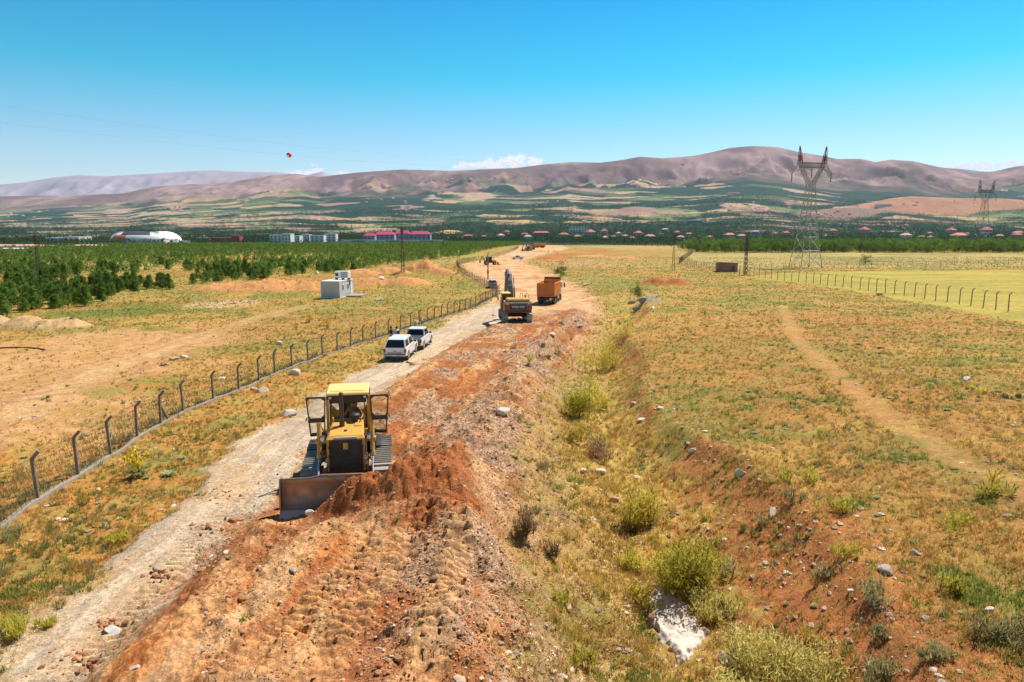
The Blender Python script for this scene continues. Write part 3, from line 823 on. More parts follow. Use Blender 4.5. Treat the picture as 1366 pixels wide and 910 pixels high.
REDP = mat('dark_red_trim', (.30, .03, .02), .5, dirt=.5, dcol=(.35, .2, .12), scale=3)
SEAT = mat('seat_vinyl', (.03, .03, .03), .8)
SKIN = mat('skin', (.45, .25, .16), .6)
HAIR = mat('black_hair', (.012, .010, .009), .8)

# ------------------------------------------------------------------ people
def person(name, J, radii, edges, loc, rz, label, split, parent_scale=1.0):
    """J: joints dict -> one continuous skinned body; split(v)->material index"""
    names = list(J); me = bpy.data.meshes.new('skel')
    me.from_pydata([J[k] for k in names], [(names.index(a), names.index(b)) for a, b in edges], [])
    o = bpy.data.objects.new('skel', me); col.objects.link(o)
    sk = o.modifiers.new('s', 'SKIN'); o.modifiers.new('d', 'SUBSURF').levels = 1
    me.update()
    if not me.skin_vertices: 
        bpy.context.view_layer.objects.active = o
        bpy.ops.mesh.customdata_skin_add()
    for i, k in enumerate(names):
        sv = me.skin_vertices[0].data[i]; r = radii[k]; sv.radius = r if isinstance(r, tuple) else (r, r); sv.use_root = (i == 0)
    bpy.context.view_layer.update()
    em = bpy.data.meshes.new_from_object(o.evaluated_get(bpy.context.evaluated_depsgraph_get()))
    bpy.data.objects.remove(o)
    b = link(name, em, None, loc, (0, 0, rz))
    return tag(b, label, 'person')

def stand_joints(arms):
    J = {'pelvis': (0, 0, .95), 'chest': (0, -.01, 1.25), 'ster': (0, -.02, 1.42), 'neck': (0, 0, 1.52), 'head': (0, .01, 1.63), 'top': (0, 0, 1.73)}
    rd = {'pelvis': (.16, .12), 'chest': (.17, .115), 'ster': (.16, .10), 'neck': .055, 'head': (.078, .095), 'top': (.06, .075)}
    E = [('pelvis', 'chest'), ('chest', 'ster'), ('ster', 'neck'), ('neck', 'head'), ('head', 'top')]
    for s, n in ((-1, 'l'), (1, 'r')):
        hip = n + 'hip'; J[hip] = (s * .10, 0, .88); J[n + 'knee'] = (s * .12, .03, .49); J[n + 'ank'] = (s * .13, -.02, .09); J[n + 'toe'] = (s * .14, .15, .04)
        rd.update({hip: .10, n + 'knee': .062, n + 'ank': .045, n + 'toe': (.045, .03)})
        E += [('pelvis', hip), (hip, n + 'knee'), (n + 'knee', n + 'ank'), (n + 'ank', n + 'toe')]
        el, ha = arms[n]
        J[n + 'sh'] = (s * .20, -.01, 1.41); J[n + 'el'] = el; J[n + 'wr'] = ha
        v = Vector(ha) - Vector(el); v.normalize(); J[n + 'palm'] = tuple(Vector(ha) + v * .08)
        rd.update({n + 'sh': .06, n + 'el': .042, n + 'wr': .028, n + 'palm': (.038, .02)})
        E += [('ster', n + 'sh'), (n + 'sh', n + 'el'), (n + 'el', n + 'wr'), (n + 'wr', n + 'palm')]
        perp = v.cross(Vector((0, 0, 1))).normalized(); base_ = Vector(J[n + 'palm'])
        for i, off in enumerate((-.03, -.01, .01, .03)):
            k = '%sf%d' % (n, i); J[k] = tuple(base_ + perp * off + v * (.05 + .012 * (i in (1, 2))) ); J[k + 'b'] = tuple(Vector(J[k]) + v * .022 + Vector((0, 0, -.02)))
            rd[k] = .009; rd[k + 'b'] = .008; E += [(n + 'palm', k), (k, k + 'b')]
        k = n + 'th'; J[k] = tuple(Vector(ha) + v * .05 + perp * -.055 * s + Vector((0, 0, .015))); rd[k] = .011; E += [(n + 'wr', k)]
    return J, rd, E

def finish_person(b, shirt, trousers, shoes, hairlen=.0, sleeve=1.2, sit=False, zw=.95, neckz=1.50, headc=(0, .01, 1.64)):
    me = b.data; me.materials.clear()
    for m_ in (SKIN, shirt, trousers, shoes): me.materials.append(m_)
    for p in me.polygons:
        c = p.center; i = 1
        if c.z > neckz: i = 0
        elif c.z < .09 and not sit: i = 3
        elif c.z < zw and abs(c.x) < .22: i = 2
        if abs(c.x) > .215 and c.z < sleeve: i = 0
        p.material_index = i; p.use_smooth = True
    x, y, z = headc
    h = MB()
    h.ball((x, y - .018, z + .035), .098, 8, (.86, 1.0, .95)); h.build('hair', HAIR, b)
    for s in (-1, 1):
        e = MB(); e.ball((x + s * .032, y + .088, z - .005), .012, 5); e.build('eye', HAIR, b)
        q = MB(); q.ball((x + s * .083, y, z - .02), .025, 5, (.4, .8, 1.2)); q.build('ear', SKIN, b)
    q = MB(); q.ball((x, y + .10, z - .03), .017, 5, (.8, 1.1, 1.4)); q.build('nose', SKIN, b)
    mth = MB(); mth.box(x - .024, x + .024, y + .085, y + .094, z - .072, z - .064); mth.build('mouth', REDP, b)

# ------------------------------------------------------------------ bulldozer
def make_track(mb, cx, y0, y1, z0, z1, wd, pitch=.19, sag=.02):
    """shoe plates round an oval loop, grouser on each"""
    r = (z1 - z0) / 2; zc = (z0 + z1) / 2; L = y1 - y0 - 2 * r
    per = 2 * L + 2 * math.pi * r; n = int(per / pitch); pts = []
    for i in range(n):
        s = i * per / n
        if s < L: y, z, a = y0 + r + s, z0, 0
        elif s < L + math.pi * r:
            t = (s - L) / r; y, z, a = y1 - r + math.sin(t) * r, zc - math.cos(t) * r, t
        elif s < 2 * L + math.pi * r:
            q = s - L - math.pi * r; y, z, a = y1 - r - q, z1 - sag * math.sin(math.pi * q / L), math.pi
        else:
            t = (s - 2 * L - math.pi * r) / r; y, z, a = y0 + r - math.sin(t) * r, zc + math.cos(t) * r, math.pi + t
        M = Matrix.Translation((cx, y, z)) @ Matrix.Rotation(a, 4, 'X')
        p = per / n
        mb.box(-wd / 2, wd / 2, -p * .47, p * .47, -.015, .02, M=M)
        mb.box(-wd / 2, wd / 2, p * .22, p * .36, -.07, -.015, M=M)
        mb.box(-wd * .2, -wd * .1, -p * .5, p * .5, .02, .09, M=M); mb.box(wd * .1, wd * .2, -p * .5, p * .5, .02, .09, M=M)

def bulldozer():
    zg = CZ - hb(DOZ[1]) + .12
    t = thing('bulldozer', (DOZ[0], DOZ[1], zg), R(10.5), 'yellow crawler bulldozer with both cab doors swung open, pushing red soil with its blade', 'bulldozer')
    # local front is -Y
    for s in (-1, 1):
        k = MB(); make_track(k, s * 1.09, -1.68, 1.62, .07, .98, .56); k.build('track', TRK, t)
        k = MB(); k.box(s * 1.09 - .12, s * 1.09 + .12, -1.2, 1.15, .3, .62, .04)
        for y in (-.9, -.5, -.1, .3, .7): k.tube((s * 1.09 - .2, y, .24), (s * 1.09 + .2, y, .24), .13, n=12)
        k.build('track_frame', YEL, t)
        k = MB(); k.wheel((s * 1.09, -1.23, .525), .38, .3); k.tube((s * 1.09 - .2, -1.23, .525), (s * 1.09 + .2, -1.23, .525), .12); k.build('idler_wheel', BLK, t)
        k = MB(); k.wheel((s * 1.09, 1.17, .525), .37, .12)
        for i in range(13):
            a = i * 2 * math.pi / 13; k.box(s * 1.09 - .05, s * 1.09 + .05, 1.17 + math.cos(a) * .37 - .03, 1.17 + math.cos(a) * .37 + .03, .525 + math.sin(a) * .37 - .03, .525 + math.sin(a) * .37 + .03)
        k.build('sprocket', STEEL, t)
    k = MB(); k.box(-.62, .62, -1.25, 1.5, .42, 1.05, .05); k.box(-.8, .8, .6, 1.4, .7, 1.25, .06); k.build('belly_frame', BLK, t)
    # fenders
    for s in (-1, 1):
        k = MB(); k.box(s * .92 - .12, s * .92 + .12, .3, 1.65, 1.04, 1.09, .015)
        k.box(s * .80 - .08, s * .80 + .08, .15, 1.5, 1.09, 1.36, .03); k.build('fender', BLK, t)
    # bonnet: narrower at the nose top, sloped
    k = MB(); k.prism([(-1.36, .86), (-1.40, 1.90), (-1.30, 1.99), (.42, 2.06), (.42, 1.0)], -.575, .575, [1, 1, .84, .84, 1])
    k.build('engine_hood', YEL, t)
    k = MB()
    for s in (-1, 1):
        k = MB()
        for i in range(3): k.box(s * .58 - .008, s * .58 + .008, -1.1 + i * .42, -.76 + i * .42, 1.15, 1.72)
        k.build('side_louvre', GRIL, t)
    k = MB(); k.box(-.50, .50, -1.425, -1.37, .84, 1.88, .02)
    k.mi = 1
    for i in range(17): k.box(-.44, .44, -1.436, -1.424, .93 + i * .052, .945 + i * .052)
    for x in (-.46, .44): k.box(x, x + .025, -1.45, -1.42, .88, 1.84)
    k.box(-.46, .46, -1.447, -1.42, 1.36, 1.385)
    g = k.build('grille', [GRIL, BLK], t)
    k = MB(); k.box(-.075, .075, -1.462, -1.44, 1.58, 1.79, .01); k.build('badge', YEL, g)
    k = MB(); k.box(-.34, .34, -1.43, -1.35, 1.915, 1.965, .01); k.build('hood_plate', mat('worn_plate', (.5, .48, .45), .5, .3, dirt=.5, scale=8), t)
    for s in (-1, 1):
        for z in (1.05, 1.38, 1.66): k = MB(); k.tube((s * .5 , -1.46, z - .04), (s * .5, -1.46, z + .04), .022, n=6); k.build('grille_hinge', BLK, g)
        k = MB(); k.path([(s * .44, -.1, 2.05), (s * .44, -.1, 2.17), (s * .5, .34, 2.22), (s * .5, .34, 2.06)], .018); k.build('grab_rail', YEL, t)
        k = MB(); k.tube((s * .70, -1.18, 1.90), (s * .70, -1.32, 1.90), .085, n=12); k.bar((s * .56, -1.1, 1.86), (s * .72, -1.2, 1.86), .05, .05)
        h = k.build('headlight', BLK, t)
        k = MB(); k.tube((s * .70, -1.32, 1.90), (s * .70, -1.33, 1.90), .068, n=12); k.build('lens', WHL, h)
    for s in (-1, 1):
        k = MB(); k.path([(s * .50, -1.30, 1.1), (s * .72, -1.38, 1.25), (s * .76, -1.36, 1.5)], .022); k.path([(s * .55, -.9, 1.3), (s * .95, -1.3, .9), (s * 1.0, -1.9, .75), (s * .9, -2.3, .8)], .02); k.build('hydraulic_hose', BLK, t)
        k = MB(); k.box(s * .35 - .12, s * .35 + .12, -.5, -.1, 2.02, 2.055, .01); k.build('hood_hatch', YEL, t)
        k = MB(); k.box(s * 1.09 - .3, s * 1.09 + .3, .5, 1.6, .98, 1.03, .01); k.build('step_plate', BLK, t)
    # exhaust and air cleaner
    k = MB(); k.tube((-.15, -.42, 2.0), (-.15, -.42, 2.15), .085, n=12); k.tube((-.15, -.42, 2.15), (-.15, -.42, 3.02), .062, n=14); k.tube((-.15, -.42, 3.02), (-.15, -.36, 3.10), .064, n=14)
    k.tube((-.15, -.42, 2.35), (-.15, -.42, 2.82), .074, n=14)
    k.build('exhaust_stack', mat('rusty_exhaust', (.10, .05, .045), .6, .3, dirt=.5, dcol=(.2, .09, .05), scale=4), t)
    k = MB(); k.tube((.24, .02, 2.02), (.24, .02, 2.16), .09, n=14); k.tube((.24, .02, 2.14), (.24, .02, 2.19), .11, .175, n=18); k.tube((.24, .02, 2.19), (.24, .02, 2.28), .175, .17, n=18); k.tube((.24, .02, 2.28), (.24, .02, 2.32), .17, .09, n=18)
    k.build('air_cleaner', BLK, t)
    k = MB(); k.tube((-.02, -.9, 2.0), (-.02, -.9, 2.04), .05, n=10); k.build('radiator_cap', BLK, t)
    # cab: posts, sills, roof, panes
    yf, yr = .48, 1.72; hw = .66
    k = MB()
    for s in (-1, 1):
        k.box(s * hw - .045, s * hw + .045, yf - .04, yf + .06, 1.36, 2.80, .012)
        k.box(s * hw - .045, s * hw + .045, yr - .06, yr + .04, 1.36, 2.80, .012)
        k.box(s * hw - .03, s * hw + .03, yf + .06, yr - .06, 1.36, 1.44)
        # sloped lower front pieces beside the hood
        k.prism([(yf - .02, 1.36), (yf - .02, 1.62), (yf + .03, 1.62), (yf + .03, 1.36)], s * .57 - .08, s * .57 + .08)
    k.box(-hw + .05, hw - .05, yf - .03, yf + .02, 2.72, 2.80); k.box(-hw + .05, hw - .05, yr - .02, yr + .03, 2.70, 2.80); k.box(-hw + .05, hw - .05, yr - .02, yr + .03, 1.36, 2.02)
    k.box(-.64, .64, yf + .02, yr - .02, 1.28, 1.36)
    # rear window corner fillets
    for s in (-1, 1):
        k.add([(s * .61, yr - .01, 2.70), (s * .46, yr - .01, 2.70), (s * .61, yr - .01, 2.56)], [(0, 1, 2)]); k.add([(s * .61, yr - .01, 2.02), (s * .45, yr - .01, 2.02), (s * .61, yr - .01, 2.2)], [(0, 1, 2)])
    k.build('cab_frame', mat('shaded_cab_yellow', (.66, .30, .02), .45, dirt=.5, dcol=(.30, .17, .08), scale=2.5), t)  # shade on the posts put into the colour, darker than the body yellow
    k = MB(); k.box(-.60, .60, yf + .015, yf + .04, 2.55, 2.72); k.build('sun_visor', BLK, t)
    k = MB(); k.box(-hw - .03, hw + .03, yf - .12, yr + .10, 2.83, 2.93, .035); k.box(-hw + .1, hw - .1, yf + .1, yr - .1, 2.93, 2.95, .01)
    rf = k.build('cab_roof', YELTOP, t)
    k = MB(); k.box(-hw, hw, yf - .10, yf - .06, 2.70, 2.83); k.build('roof_fascia', BLK, rf)
    for s in (-1, 1):
        k = MB(); k.box(s * .56 - .045, s * .56 + .045, yf - .125, yf - .10, 2.73, 2.81, .01); k.build('work_light', mat('lamp_glass', (.7, .6, .3), .3), rf)
    # front frame: two narrow arched windows each side of the hood, rounded
    for s in (-1, 1):
        k = MB()
        k.path([(s * .30, yf, 2.12), (s * .27, yf, 2.4), (s * .30, yf, 2.6)], .018)
        k.path([(s * .57, yf, 1.66), (s * .585, yf, 2.2), (s * .52, yf, 2.58)], .018)
        k.bar((s * .30, yf, 2.10), (s * .62, yf, 1.68), .03, .03)
        k.build('window_seal', BLK, t)
    # interior
    k = MB(); k.box(-.26, .26, 1.02, 1.45, 1.55, 1.72, .05); k.box(-.25, .25, 1.40, 1.52, 1.70, 2.35, .05); k.box(-.5, -.32, .9, 1.5, 1.45, 1.85, .03); k.box(.32, .5, .9, 1.5, 1.45, 1.85, .03); k.build('seat', SEAT, t)
    k = MB(); k.box(-.45, .45, .54, .70, 1.4, 2.0, .04); k.build('dashboard', BLK, t)
    for x in (-.38, -.3, .36): k = MB(); k.tube((x, .85, 1.4), (x + .03, .78, 1.98), .012, n=6); k.ball((x + .03, .78, 2.0), .025, 5); k.build('lever', BLK, t)
    # doors, hinged on the front posts and swung straight out
    for s in (-1, 1):
        d = link('cab_door', None, t, (s * (hw + .045), yf + .04, 0), (0, 0, s * R(-6)))
        me = None
        k = MB(); x1 = s * .70; fr = .045
        def fb(a, b, wd=.055): k.bar(a, b, .045, wd)
        TL, TR, BR, BL = (s * .03, 0, 2.76), (s * .62, 0, 2.78), (s * .52, 0, 1.50), (s * .08, 0, 1.52)
        MLp, MRp = (s * .055, 0, 2.04), (s * .565, 0, 2.06)
        for a, b in ((TL, TR), (TR, BR), (BR, BL), (BL, TL), (MLp, MRp)): fb(a, b, .06)
        fb((s * .055, 0, 1.97), (s * .595, 0, 1.99), .09); fb((s * .08, 0, 1.55), (s * .55, 0, 1.53), .10)
        for (cx_, cz_, dx, dz) in ((.05, 2.74, .12, .1), (.63, 2.75, -.12, .1), (.08, 2.08, .1, -.1), (.585, 2.10, -.1, -.1)):
            k.add([(s * cx_, -.01, cz_), (s * (cx_ + dx), -.01, cz_), (s * cx_, -.01, cz_ - dz)], [(0, 1, 2)])
        k.tube((s * .56, -.03, 2.0), (s * .56, -.03, 1.78), .014, n=6); k.tube((s * .66, -.05, 2.02), (s * .62, -.05, 2.14), .02, n=6)
        o = k.build('cab_door', DKBR, t, d.location[:], (0, 0, s * R(-6))); bpy.data.objects.remove(d)
        for nm_, q4 in (('upper_pane', [(s * .06, .01, 2.72), (s * .60, .01, 2.74), (s * .55, .01, 2.08), (s * .08, .01, 2.07)]), ('lower_pane', [(s * .08, .01, 1.94), (s * .54, .01, 1.95), (s * .50, .01, 1.58), (s * .10, .01, 1.60)])):
            g_ = MB(); g_.add(q4, [(0, 1, 2, 3)]); g_.build(nm_, CLEAR, o)
    g_ = MB(); g_.add([(-.60, yr - .005, 2.03), (.60, yr - .005, 2.03), (.60, yr - .005, 2.70), (-.60, yr - .005, 2.70)], [(0, 1, 2, 3)]); g_.build('rear_pane', CLEAR, t)
    g_ = MB(); g_.add([(-.60, yf + .01, 1.62), (.60, yf + .01, 1.62), (.60, yf + .01, 2.56), (-.60, yf + .01, 2.56)], [(0, 1, 2, 3)]); g_.build('windscreen', CLEAR, t)
    # lift cylinders
    for s in (-1, 1):
        k = MB(); k.tube((s * .80, -.98, 2.26), (s * .80, -1.34, 1.36), .072, n=12); k.tube((s * .80, -.96, 2.32), (s * .80, -.99, 2.22), .085, n=12); k.tube((s * .80, -1.32, 1.42), (s * .80, -1.36, 1.32), .085, n=12)
        k.box(s * .80 - .11, s * .80 + .11, -1.22, -1.02, 1.72, 1.86, .02); k.bar((s * .56, -1.08, 1.78), (s * .8, -1.12, 1.78), .12, .12)
        c_ = k.build('lift_cylinder', YEL, t)
        k = MB(); k.tube((s * .80, -1.35, 1.35), (s * .80, -2.2, .72), .036, n=10); k.build('rod', CHR, c_)
        k = MB(); k.path([(s * .74, -.98, 2.2), (s * .68, -.85, 2.0), (s * .66, -.7, 1.7)], .02); k.build('hose', BLK, c_)
        k = MB(); k.bar((s * 1.44, .1, .45), (s * 1.44, -2.35, .35), .13, .22); k.tube((s * 1.35, .1, .45), (s * 1.52, .1, .45), .13, n=12); k.bar((s * 1.44, -1.2, .52), (s * 1.40, -2.3, .92), .07, .09)
        k.build('push_arm', YEL, t)
    # blade
    prof = [(-2.66, .10), (-2.52, .30), (-2.45, .52), (-2.44, .74), (-2.50, .96), (-2.58, 1.12)]
    k = MB(); n = len(prof)
    V = []; xs_ = [-1.86, -1.0, -.62, .62, 1.0, 1.86]; up = [0, 0, .09, .09, 0, 0]
    for th in (0, .06):
        for x, u in zip(xs_, up):
            for i, (y, z) in enumerate(prof): V.append((x, y + th, z + (u if i == n - 1 else 0)))
    F = []; c6 = len(xs_)
    for b_ in (0, 1):
        for i in range(c6 - 1):
            for j in range(n - 1):
                q = (b_ * c6 * n + i * n + j, b_ * c6 * n + (i + 1) * n + j, b_ * c6 * n + (i + 1) * n + j + 1, b_ * c6 * n + i * n + j + 1)
                F.append(q if b_ == 0 else q[::-1])
    o6 = c6 * n
    for i in range(c6 - 1): F.append((i * n + n - 1, (i + 1) * n + n - 1, o6 + (i + 1) * n + n - 1, o6 + i * n + n - 1))
    k.add(V, F, None, True)
    for x in (-1.86, 1.86): k.prism([(-2.72, .06), (-2.70, .5), (-2.62, 1.13), (-2.36, 1.1), (-2.36, .2)], x - .02, x + .02)
    for x in (-1.72, 1.72): k.prism([(y - .012, z) for y, z in prof] + [(y - .002, z) for y, z in prof[::-1]], x - .01, x + .01)
    k.box(-1.7, 1.7, -2.38, -2.30, .3, .45); k.box(-1.7, 1.7, -2.42, -2.34, .8, .92)
    for x in (-1.3, -.8, 0, .8, 1.3): k.box(x - .03, x + .03, -2.42, -2.3, .3, .95)
    bl = k.build('blade', BLADE, t)
    k = MB(); k.prism([(-2.92, .0), (-2.66, .17), (-2.64, .14), (-2.88, -.03)], -1.86, 1.86)
    for i in range(13): k.tube((-1.74 + i * .29, -2.76, .105), (-1.74 + i * .29, -2.80, .125), .022, n=6)
    k.build('cutting_edge', mat('bright_edge_steel', (.62, .60, .60), .35, .4, dirt=.25, scale=4), bl)
    bl.location = (.16, 0, .03); bl.scale = (.95, 1, .97); bl.rotation_euler = (0, 0, R(-5))
    # operator
    J = {'pelvis': (0, 0, .14), 'chest': (0, .03, .40), 'ster': (0, .05, .56), 'neck': (0, .07, .66), 'head': (0, .10, .77), 'top': (0, .10, .87)}
    rd = {'pelvis': (.17, .13), 'chest': (.17, .12), 'ster': (.16, .10), 'neck': .055, 'head': (.078, .095), 'top': (.06, .075)}
    E = [('pelvis', 'chest'), ('chest', 'ster'), ('ster', 'neck'), ('neck', 'head'), ('head', 'top')]
    for s, n_ in ((-1, 'l'), (1, 'r')):
        J[n_ + 'hip'] = (s * .10, .08, .10); J[n_ + 'knee'] = (s * .13, .46, .12); J[n_ + 'ank'] = (s * .13, .50, -.26); J[n_ + 'toe'] = (s * .13, .64, -.30)
        J[n_ + 'sh'] = (s * .20, .05, .55); J[n_ + 'el'] = (s * .30, .14, .30); J[n_ + 'wr'] = (s * .30, .36, .34); J[n_ + 'palm'] = (s * .30, .44, .36)
        rd.update({n_ + 'hip': .10, n_ + 'knee': .07, n_ + 'ank': .05, n_ + 'toe': (.045, .03), n_ + 'sh': .06, n_ + 'el': .045, n_ + 'wr': .03, n_ + 'palm': (.035, .03)})
        E += [('pelvis', n_ + 'hip'), (n_ + 'hip', n_ + 'knee'), (n_ + 'knee', n_ + 'ank'), (n_ + 'ank', n_ + 'toe'), ('ster', n_ + 'sh'), (n_ + 'sh', n_ + 'el'), (n_ + 'el', n_ + 'wr'), (n_ + 'wr', n_ + 'palm')]
        for i, off in enumerate((-.026, -.009, .009, .026)):
            kk = '%sf%d' % (n_, i); J[kk] = (s * .30 + off, .49, .36); J[kk + 'b'] = (s * .30 + off, .50, .33); rd[kk] = .009; rd[kk + 'b'] = .008; E += [(n_ + 'palm', kk), (kk, kk + 'b')]
    a = R(10.5); lx, ly = .14, 1.24
    b = person('person', J, rd, E, (DOZ[0] + lx * math.cos(a) - ly * math.sin(a), DOZ[1] + lx * math.sin(a) + ly * math.cos(a), zg + 1.60), a + math.pi, 'operator in a tan shirt seated at the levers inside the bulldozer cab', None)
    finish_person(b, mat('tan_shirt', (.30, .17, .08), .85), mat('work_trousers', (.03, .035, .05), .9), BLK, sleeve=.2, sit=True, zw=.18, neckz=.66, headc=(0, .10, .78))
    return t
DOZER = bulldozer()

# ------------------------------------------------------------------ pickups (local forward +Y)
def arch(cy_, r, z0, n=7):
    return [(cy_ + math.cos(math.pi - math.pi * i / n) * r, z0 + math.sin(math.pi * i / n) * r) for i in range(n + 1)]
def pickup(loc, rz, label, canopy, plate_txt=None, tail=True):
    t = thing('pickup_truck', loc, rz, label, 'pickup truck')
    low = [(-2.55, .52), (-2.60, .70), (-2.58, 1.10)]
    up_ = [(-.95, 1.12), (1.05, 1.13), (1.6, 1.10), (2.35, 1.00), (2.58, .86), (2.66, .6), (2.6, .42)]
    ar = list(reversed(arch(1.68, .46, .42))) + [(1.15, .36), (-1.05, .36)] + list(reversed(arch(-1.62, .46, .42))) + [(-2.1, .42)]
    k = MB(); k.prism(low + up_ + ar, -.91, .91, None)
    # flared arches
    for yc in (-1.62, 1.68):
        for s in (-1, 1):
            pts = arch(yc, .50, .42, 8)
            for p, q in zip(pts[:-1], pts[1:]): k.bar((s * .91, *p), (s * .91, *q), .06, .07)
    for s in (-1, 1):
        k.box(s * .915 - .006, s * .915 + .006, -1.0, -.985, .5, 1.08); k.box(s * .915 - .004, s * .915 + .004, .02, .03, .45, 1.08)
    b_ = k.build('body', WHT, t)
    for yy in (-.3, .72): 
        for s in (-1, 1): k = MB(); k.box(s * .925 - .015, s * .925 + .015, yy - .16, yy, .98, 1.02); k.build('door_handle', RIM, b_)
    # cab / greenhouse with solid pillars and dark panes
    k = MB()
    cabp = [(-.95, 1.10), (-.68, 1.74), (-.4, 1.80), (.45, 1.80), (1.12, 1.12)]
    k.prism(cabp, -.86, .86, [1, .84, .80, .80, 1]); c_ = k.build('cab', WHT, t)
    def pane(nm, pts, par): q = MB(); q.add(pts, [tuple(range(len(pts)))]); return q.build(nm, GLS, par)
    for s in (-1, 1):
        X = lambda z: s * (.862 - (z - 1.12) * .215)
        pane('side_window', [(X(1.16) , .02, 1.16), (X(1.68), .02, 1.69), (X(1.68), .42, 1.69), (X(1.16), .90, 1.16)], c_)
        pane('side_window', [(X(1.16), -.06, 1.16), (X(1.68), -.06, 1.69), (X(1.68), -.58, 1.69), (X(1.16), -.78, 1.16)], c_)
    pane('windscreen', [(-.76, 1.115, 1.17), (.76, 1.115, 1.17), (.64, .52, 1.77), (-.64, .52, 1.77)], c_)
    pane('rear_window', [(-.72, -.945, 1.20), (.72, -.945, 1.20), (.64, -.725, 1.68), (-.64, -.725, 1.68)], c_)
    if canopy:
        k = MB(); k.prism([(-2.50, 1.11), (-2.02, 1.76), (-.7, 1.82), (-.7, 1.11)], -.87, .87, [1, .80, .80, 1]); cn = k.build('canopy', WHT, t)
        pane('canopy_glass', [(-.77, -2.485, 1.17), (.77, -2.485, 1.17), (.63, -2.075, 1.73), (-.63, -2.075, 1.73)], cn)
        k = MB(); k.box(-.80, .80, -2.54, -2.46, 1.10, 1.15, .01); k.build('canopy_lip', mat('lip_reflection_blue', (.25, .3, .4), .4), cn)  # bluish reflection on the bed edge put into the colour
        for s in (-1, 1): pane('canopy_glass', [(s * .862, -2.2, 1.2), (s * .862, -1.0, 1.2), (s * .745, -1.0, 1.68), (s * .745, -1.95, 1.68)], cn)
    else:
        k = MB(); k.box(-.80, .80, -2.50, -1.0, 1.105, 1.14, .01); k.build('tonneau_cover', TONN, t)
        k = MB(); k.path([(-.72, -1.02, 1.12), (-.66, -1.12, 1.72), (.66, -1.12, 1.72), (.72, -1.02, 1.12)], .03); k.build('roll_bar', BLK, t)
    k = MB(); k.box(-.74, .74, -2.625, -2.575, .66, 1.08, .015); tg = k.build('tailgate', WHT if canopy else mat('tailgate_dark', (.10, .11, .13), .4, dirt=.4, scale=3), t)
    if canopy:
        text_mesh('lettering', 'RANGER', .15, BLK, tg, (0, -2.632, .735), (R(90), 0, 0), .004, sx=1.9)
        k = MB(); k.box(-.11, .11, -2.64, -2.62, .86, .93, .01); k.build('tailgate_handle', BLK, tg)
    for s in (-1, 1):
        k = MB(); k.box(s * .825 - .075, s * .825 + .095, -2.615, -2.47, .74, 1.06, .02); k.build('tail_light', REDL, t)
        k = MB(); k.box(s * .99 - .12, s * .99 + .10, .93, 1.03, 1.10, 1.27, .03); k.build('wing_mirror', BLK, t)
        k = MB(); k.box(s * .70 - .15, s * .70 + .15, 2.50, 2.62, .76, .92, .02); k.build('headlight', WHL, t)
    k = MB(); k.box(-.90, .90, -2.74, -2.56, .46, .62, .03); bp = k.build('rear_bumper', RIM, t)
    k = MB(); k.box(-.28, .28, -2.75, -2.735, .47, .60); k.build('licence_plate', BLK, bp)
    k = MB(); k.box(-.24, .24, -2.757, -2.75, .49, .58); k.build('plate_face', WHL, bp)
    k = MB(); k.box(-.88, .88, 2.56, 2.74, .40, .66, .05); k.build('front_bumper', DARKB, t)
    for s in (-1, 1):
        k = MB(); k.box(s * .93 - .07, s * .93 + .05, -1.05, 1.12, .34, .40, .02); k.build('side_step', DARKB, t)
    k = MB(); k.box(-.5, .5, -2.5, 2.4, .32, .5); k.build('chassis', BLK, t)
    for s in (-1, 1):
        for yc in (-1.62, 1.68):
            k = MB(); k.wheel((s * .80, yc, .385), .385, .26); wv = k.build('wheel', RUB, t)
            k = MB(); k.tube((s * .80 - .02, yc, .385), (s * .945, yc, .385), .23, n=14); 
            k.build('rim', RIM, wv)
    return t
PK1 = pickup(P(529.5, 482) + Vector((0, 2.1, .0)), R(-2.5), 'white pickup with a canopied bed and big rear glass, parked nearest on the gravel road', True)
PK2 = pickup(P(550, 469) + Vector((0.1, 2.6, 0)), R(-5), 'white pickup with a dark covered bed, parked just ahead of the canopied one', False)
PK3 = copy_tree(PK2, None, P(657, 384), R(4), 'white pickup parked beside the lamp pole behind the fence corner')
for pk in (PK1, PK2, PK3): pk.scale = (.89, .89, .87)

# ------------------------------------------------------------------ the two men by the pickups
def men():
    J, rd, E = stand_joints({'l': ((-.30, -.02, 1.14), (-.20, .20, 1.05)), 'r': ((.30, 0, 1.14), (.22, .22, 1.08))})
    q = P(522.5, 464)
    b = person('person', J, rd, E, q, R(-105), 'man in black shirt and dark trousers standing left beside the parked pickups', None)
    finish_person(b, mat('black_shirt', (.012, .012, .014), .9), mat('dark_trousers', (.02, .022, .03), .9), BLK, sleeve=1.25)
    J, rd, E = stand_joints({'l': ((-.29, -.03, 1.13), (-.24, .16, .98)), 'r': ((.32, .04, 1.16), (.26, .26, 1.12))})
    q = P(530, 463.5)
    b = person('person', J, rd, E, q, R(60), 'man in a white and blue top standing between the dark dressed man and the pickup', None)
    finish_person(b, mat('white_shirt', (.75, .76, .80), .85), mat('blue_jeans', (.05, .07, .16), .9), BLK, sleeve=1.2)
    k = MB(); k.box(-.14, .14, -.19, -.12, 1.1, 1.42, .04); k.build('backpack_panel', mat('blue_panel', (.03, .03, .16), .8), b)
men()

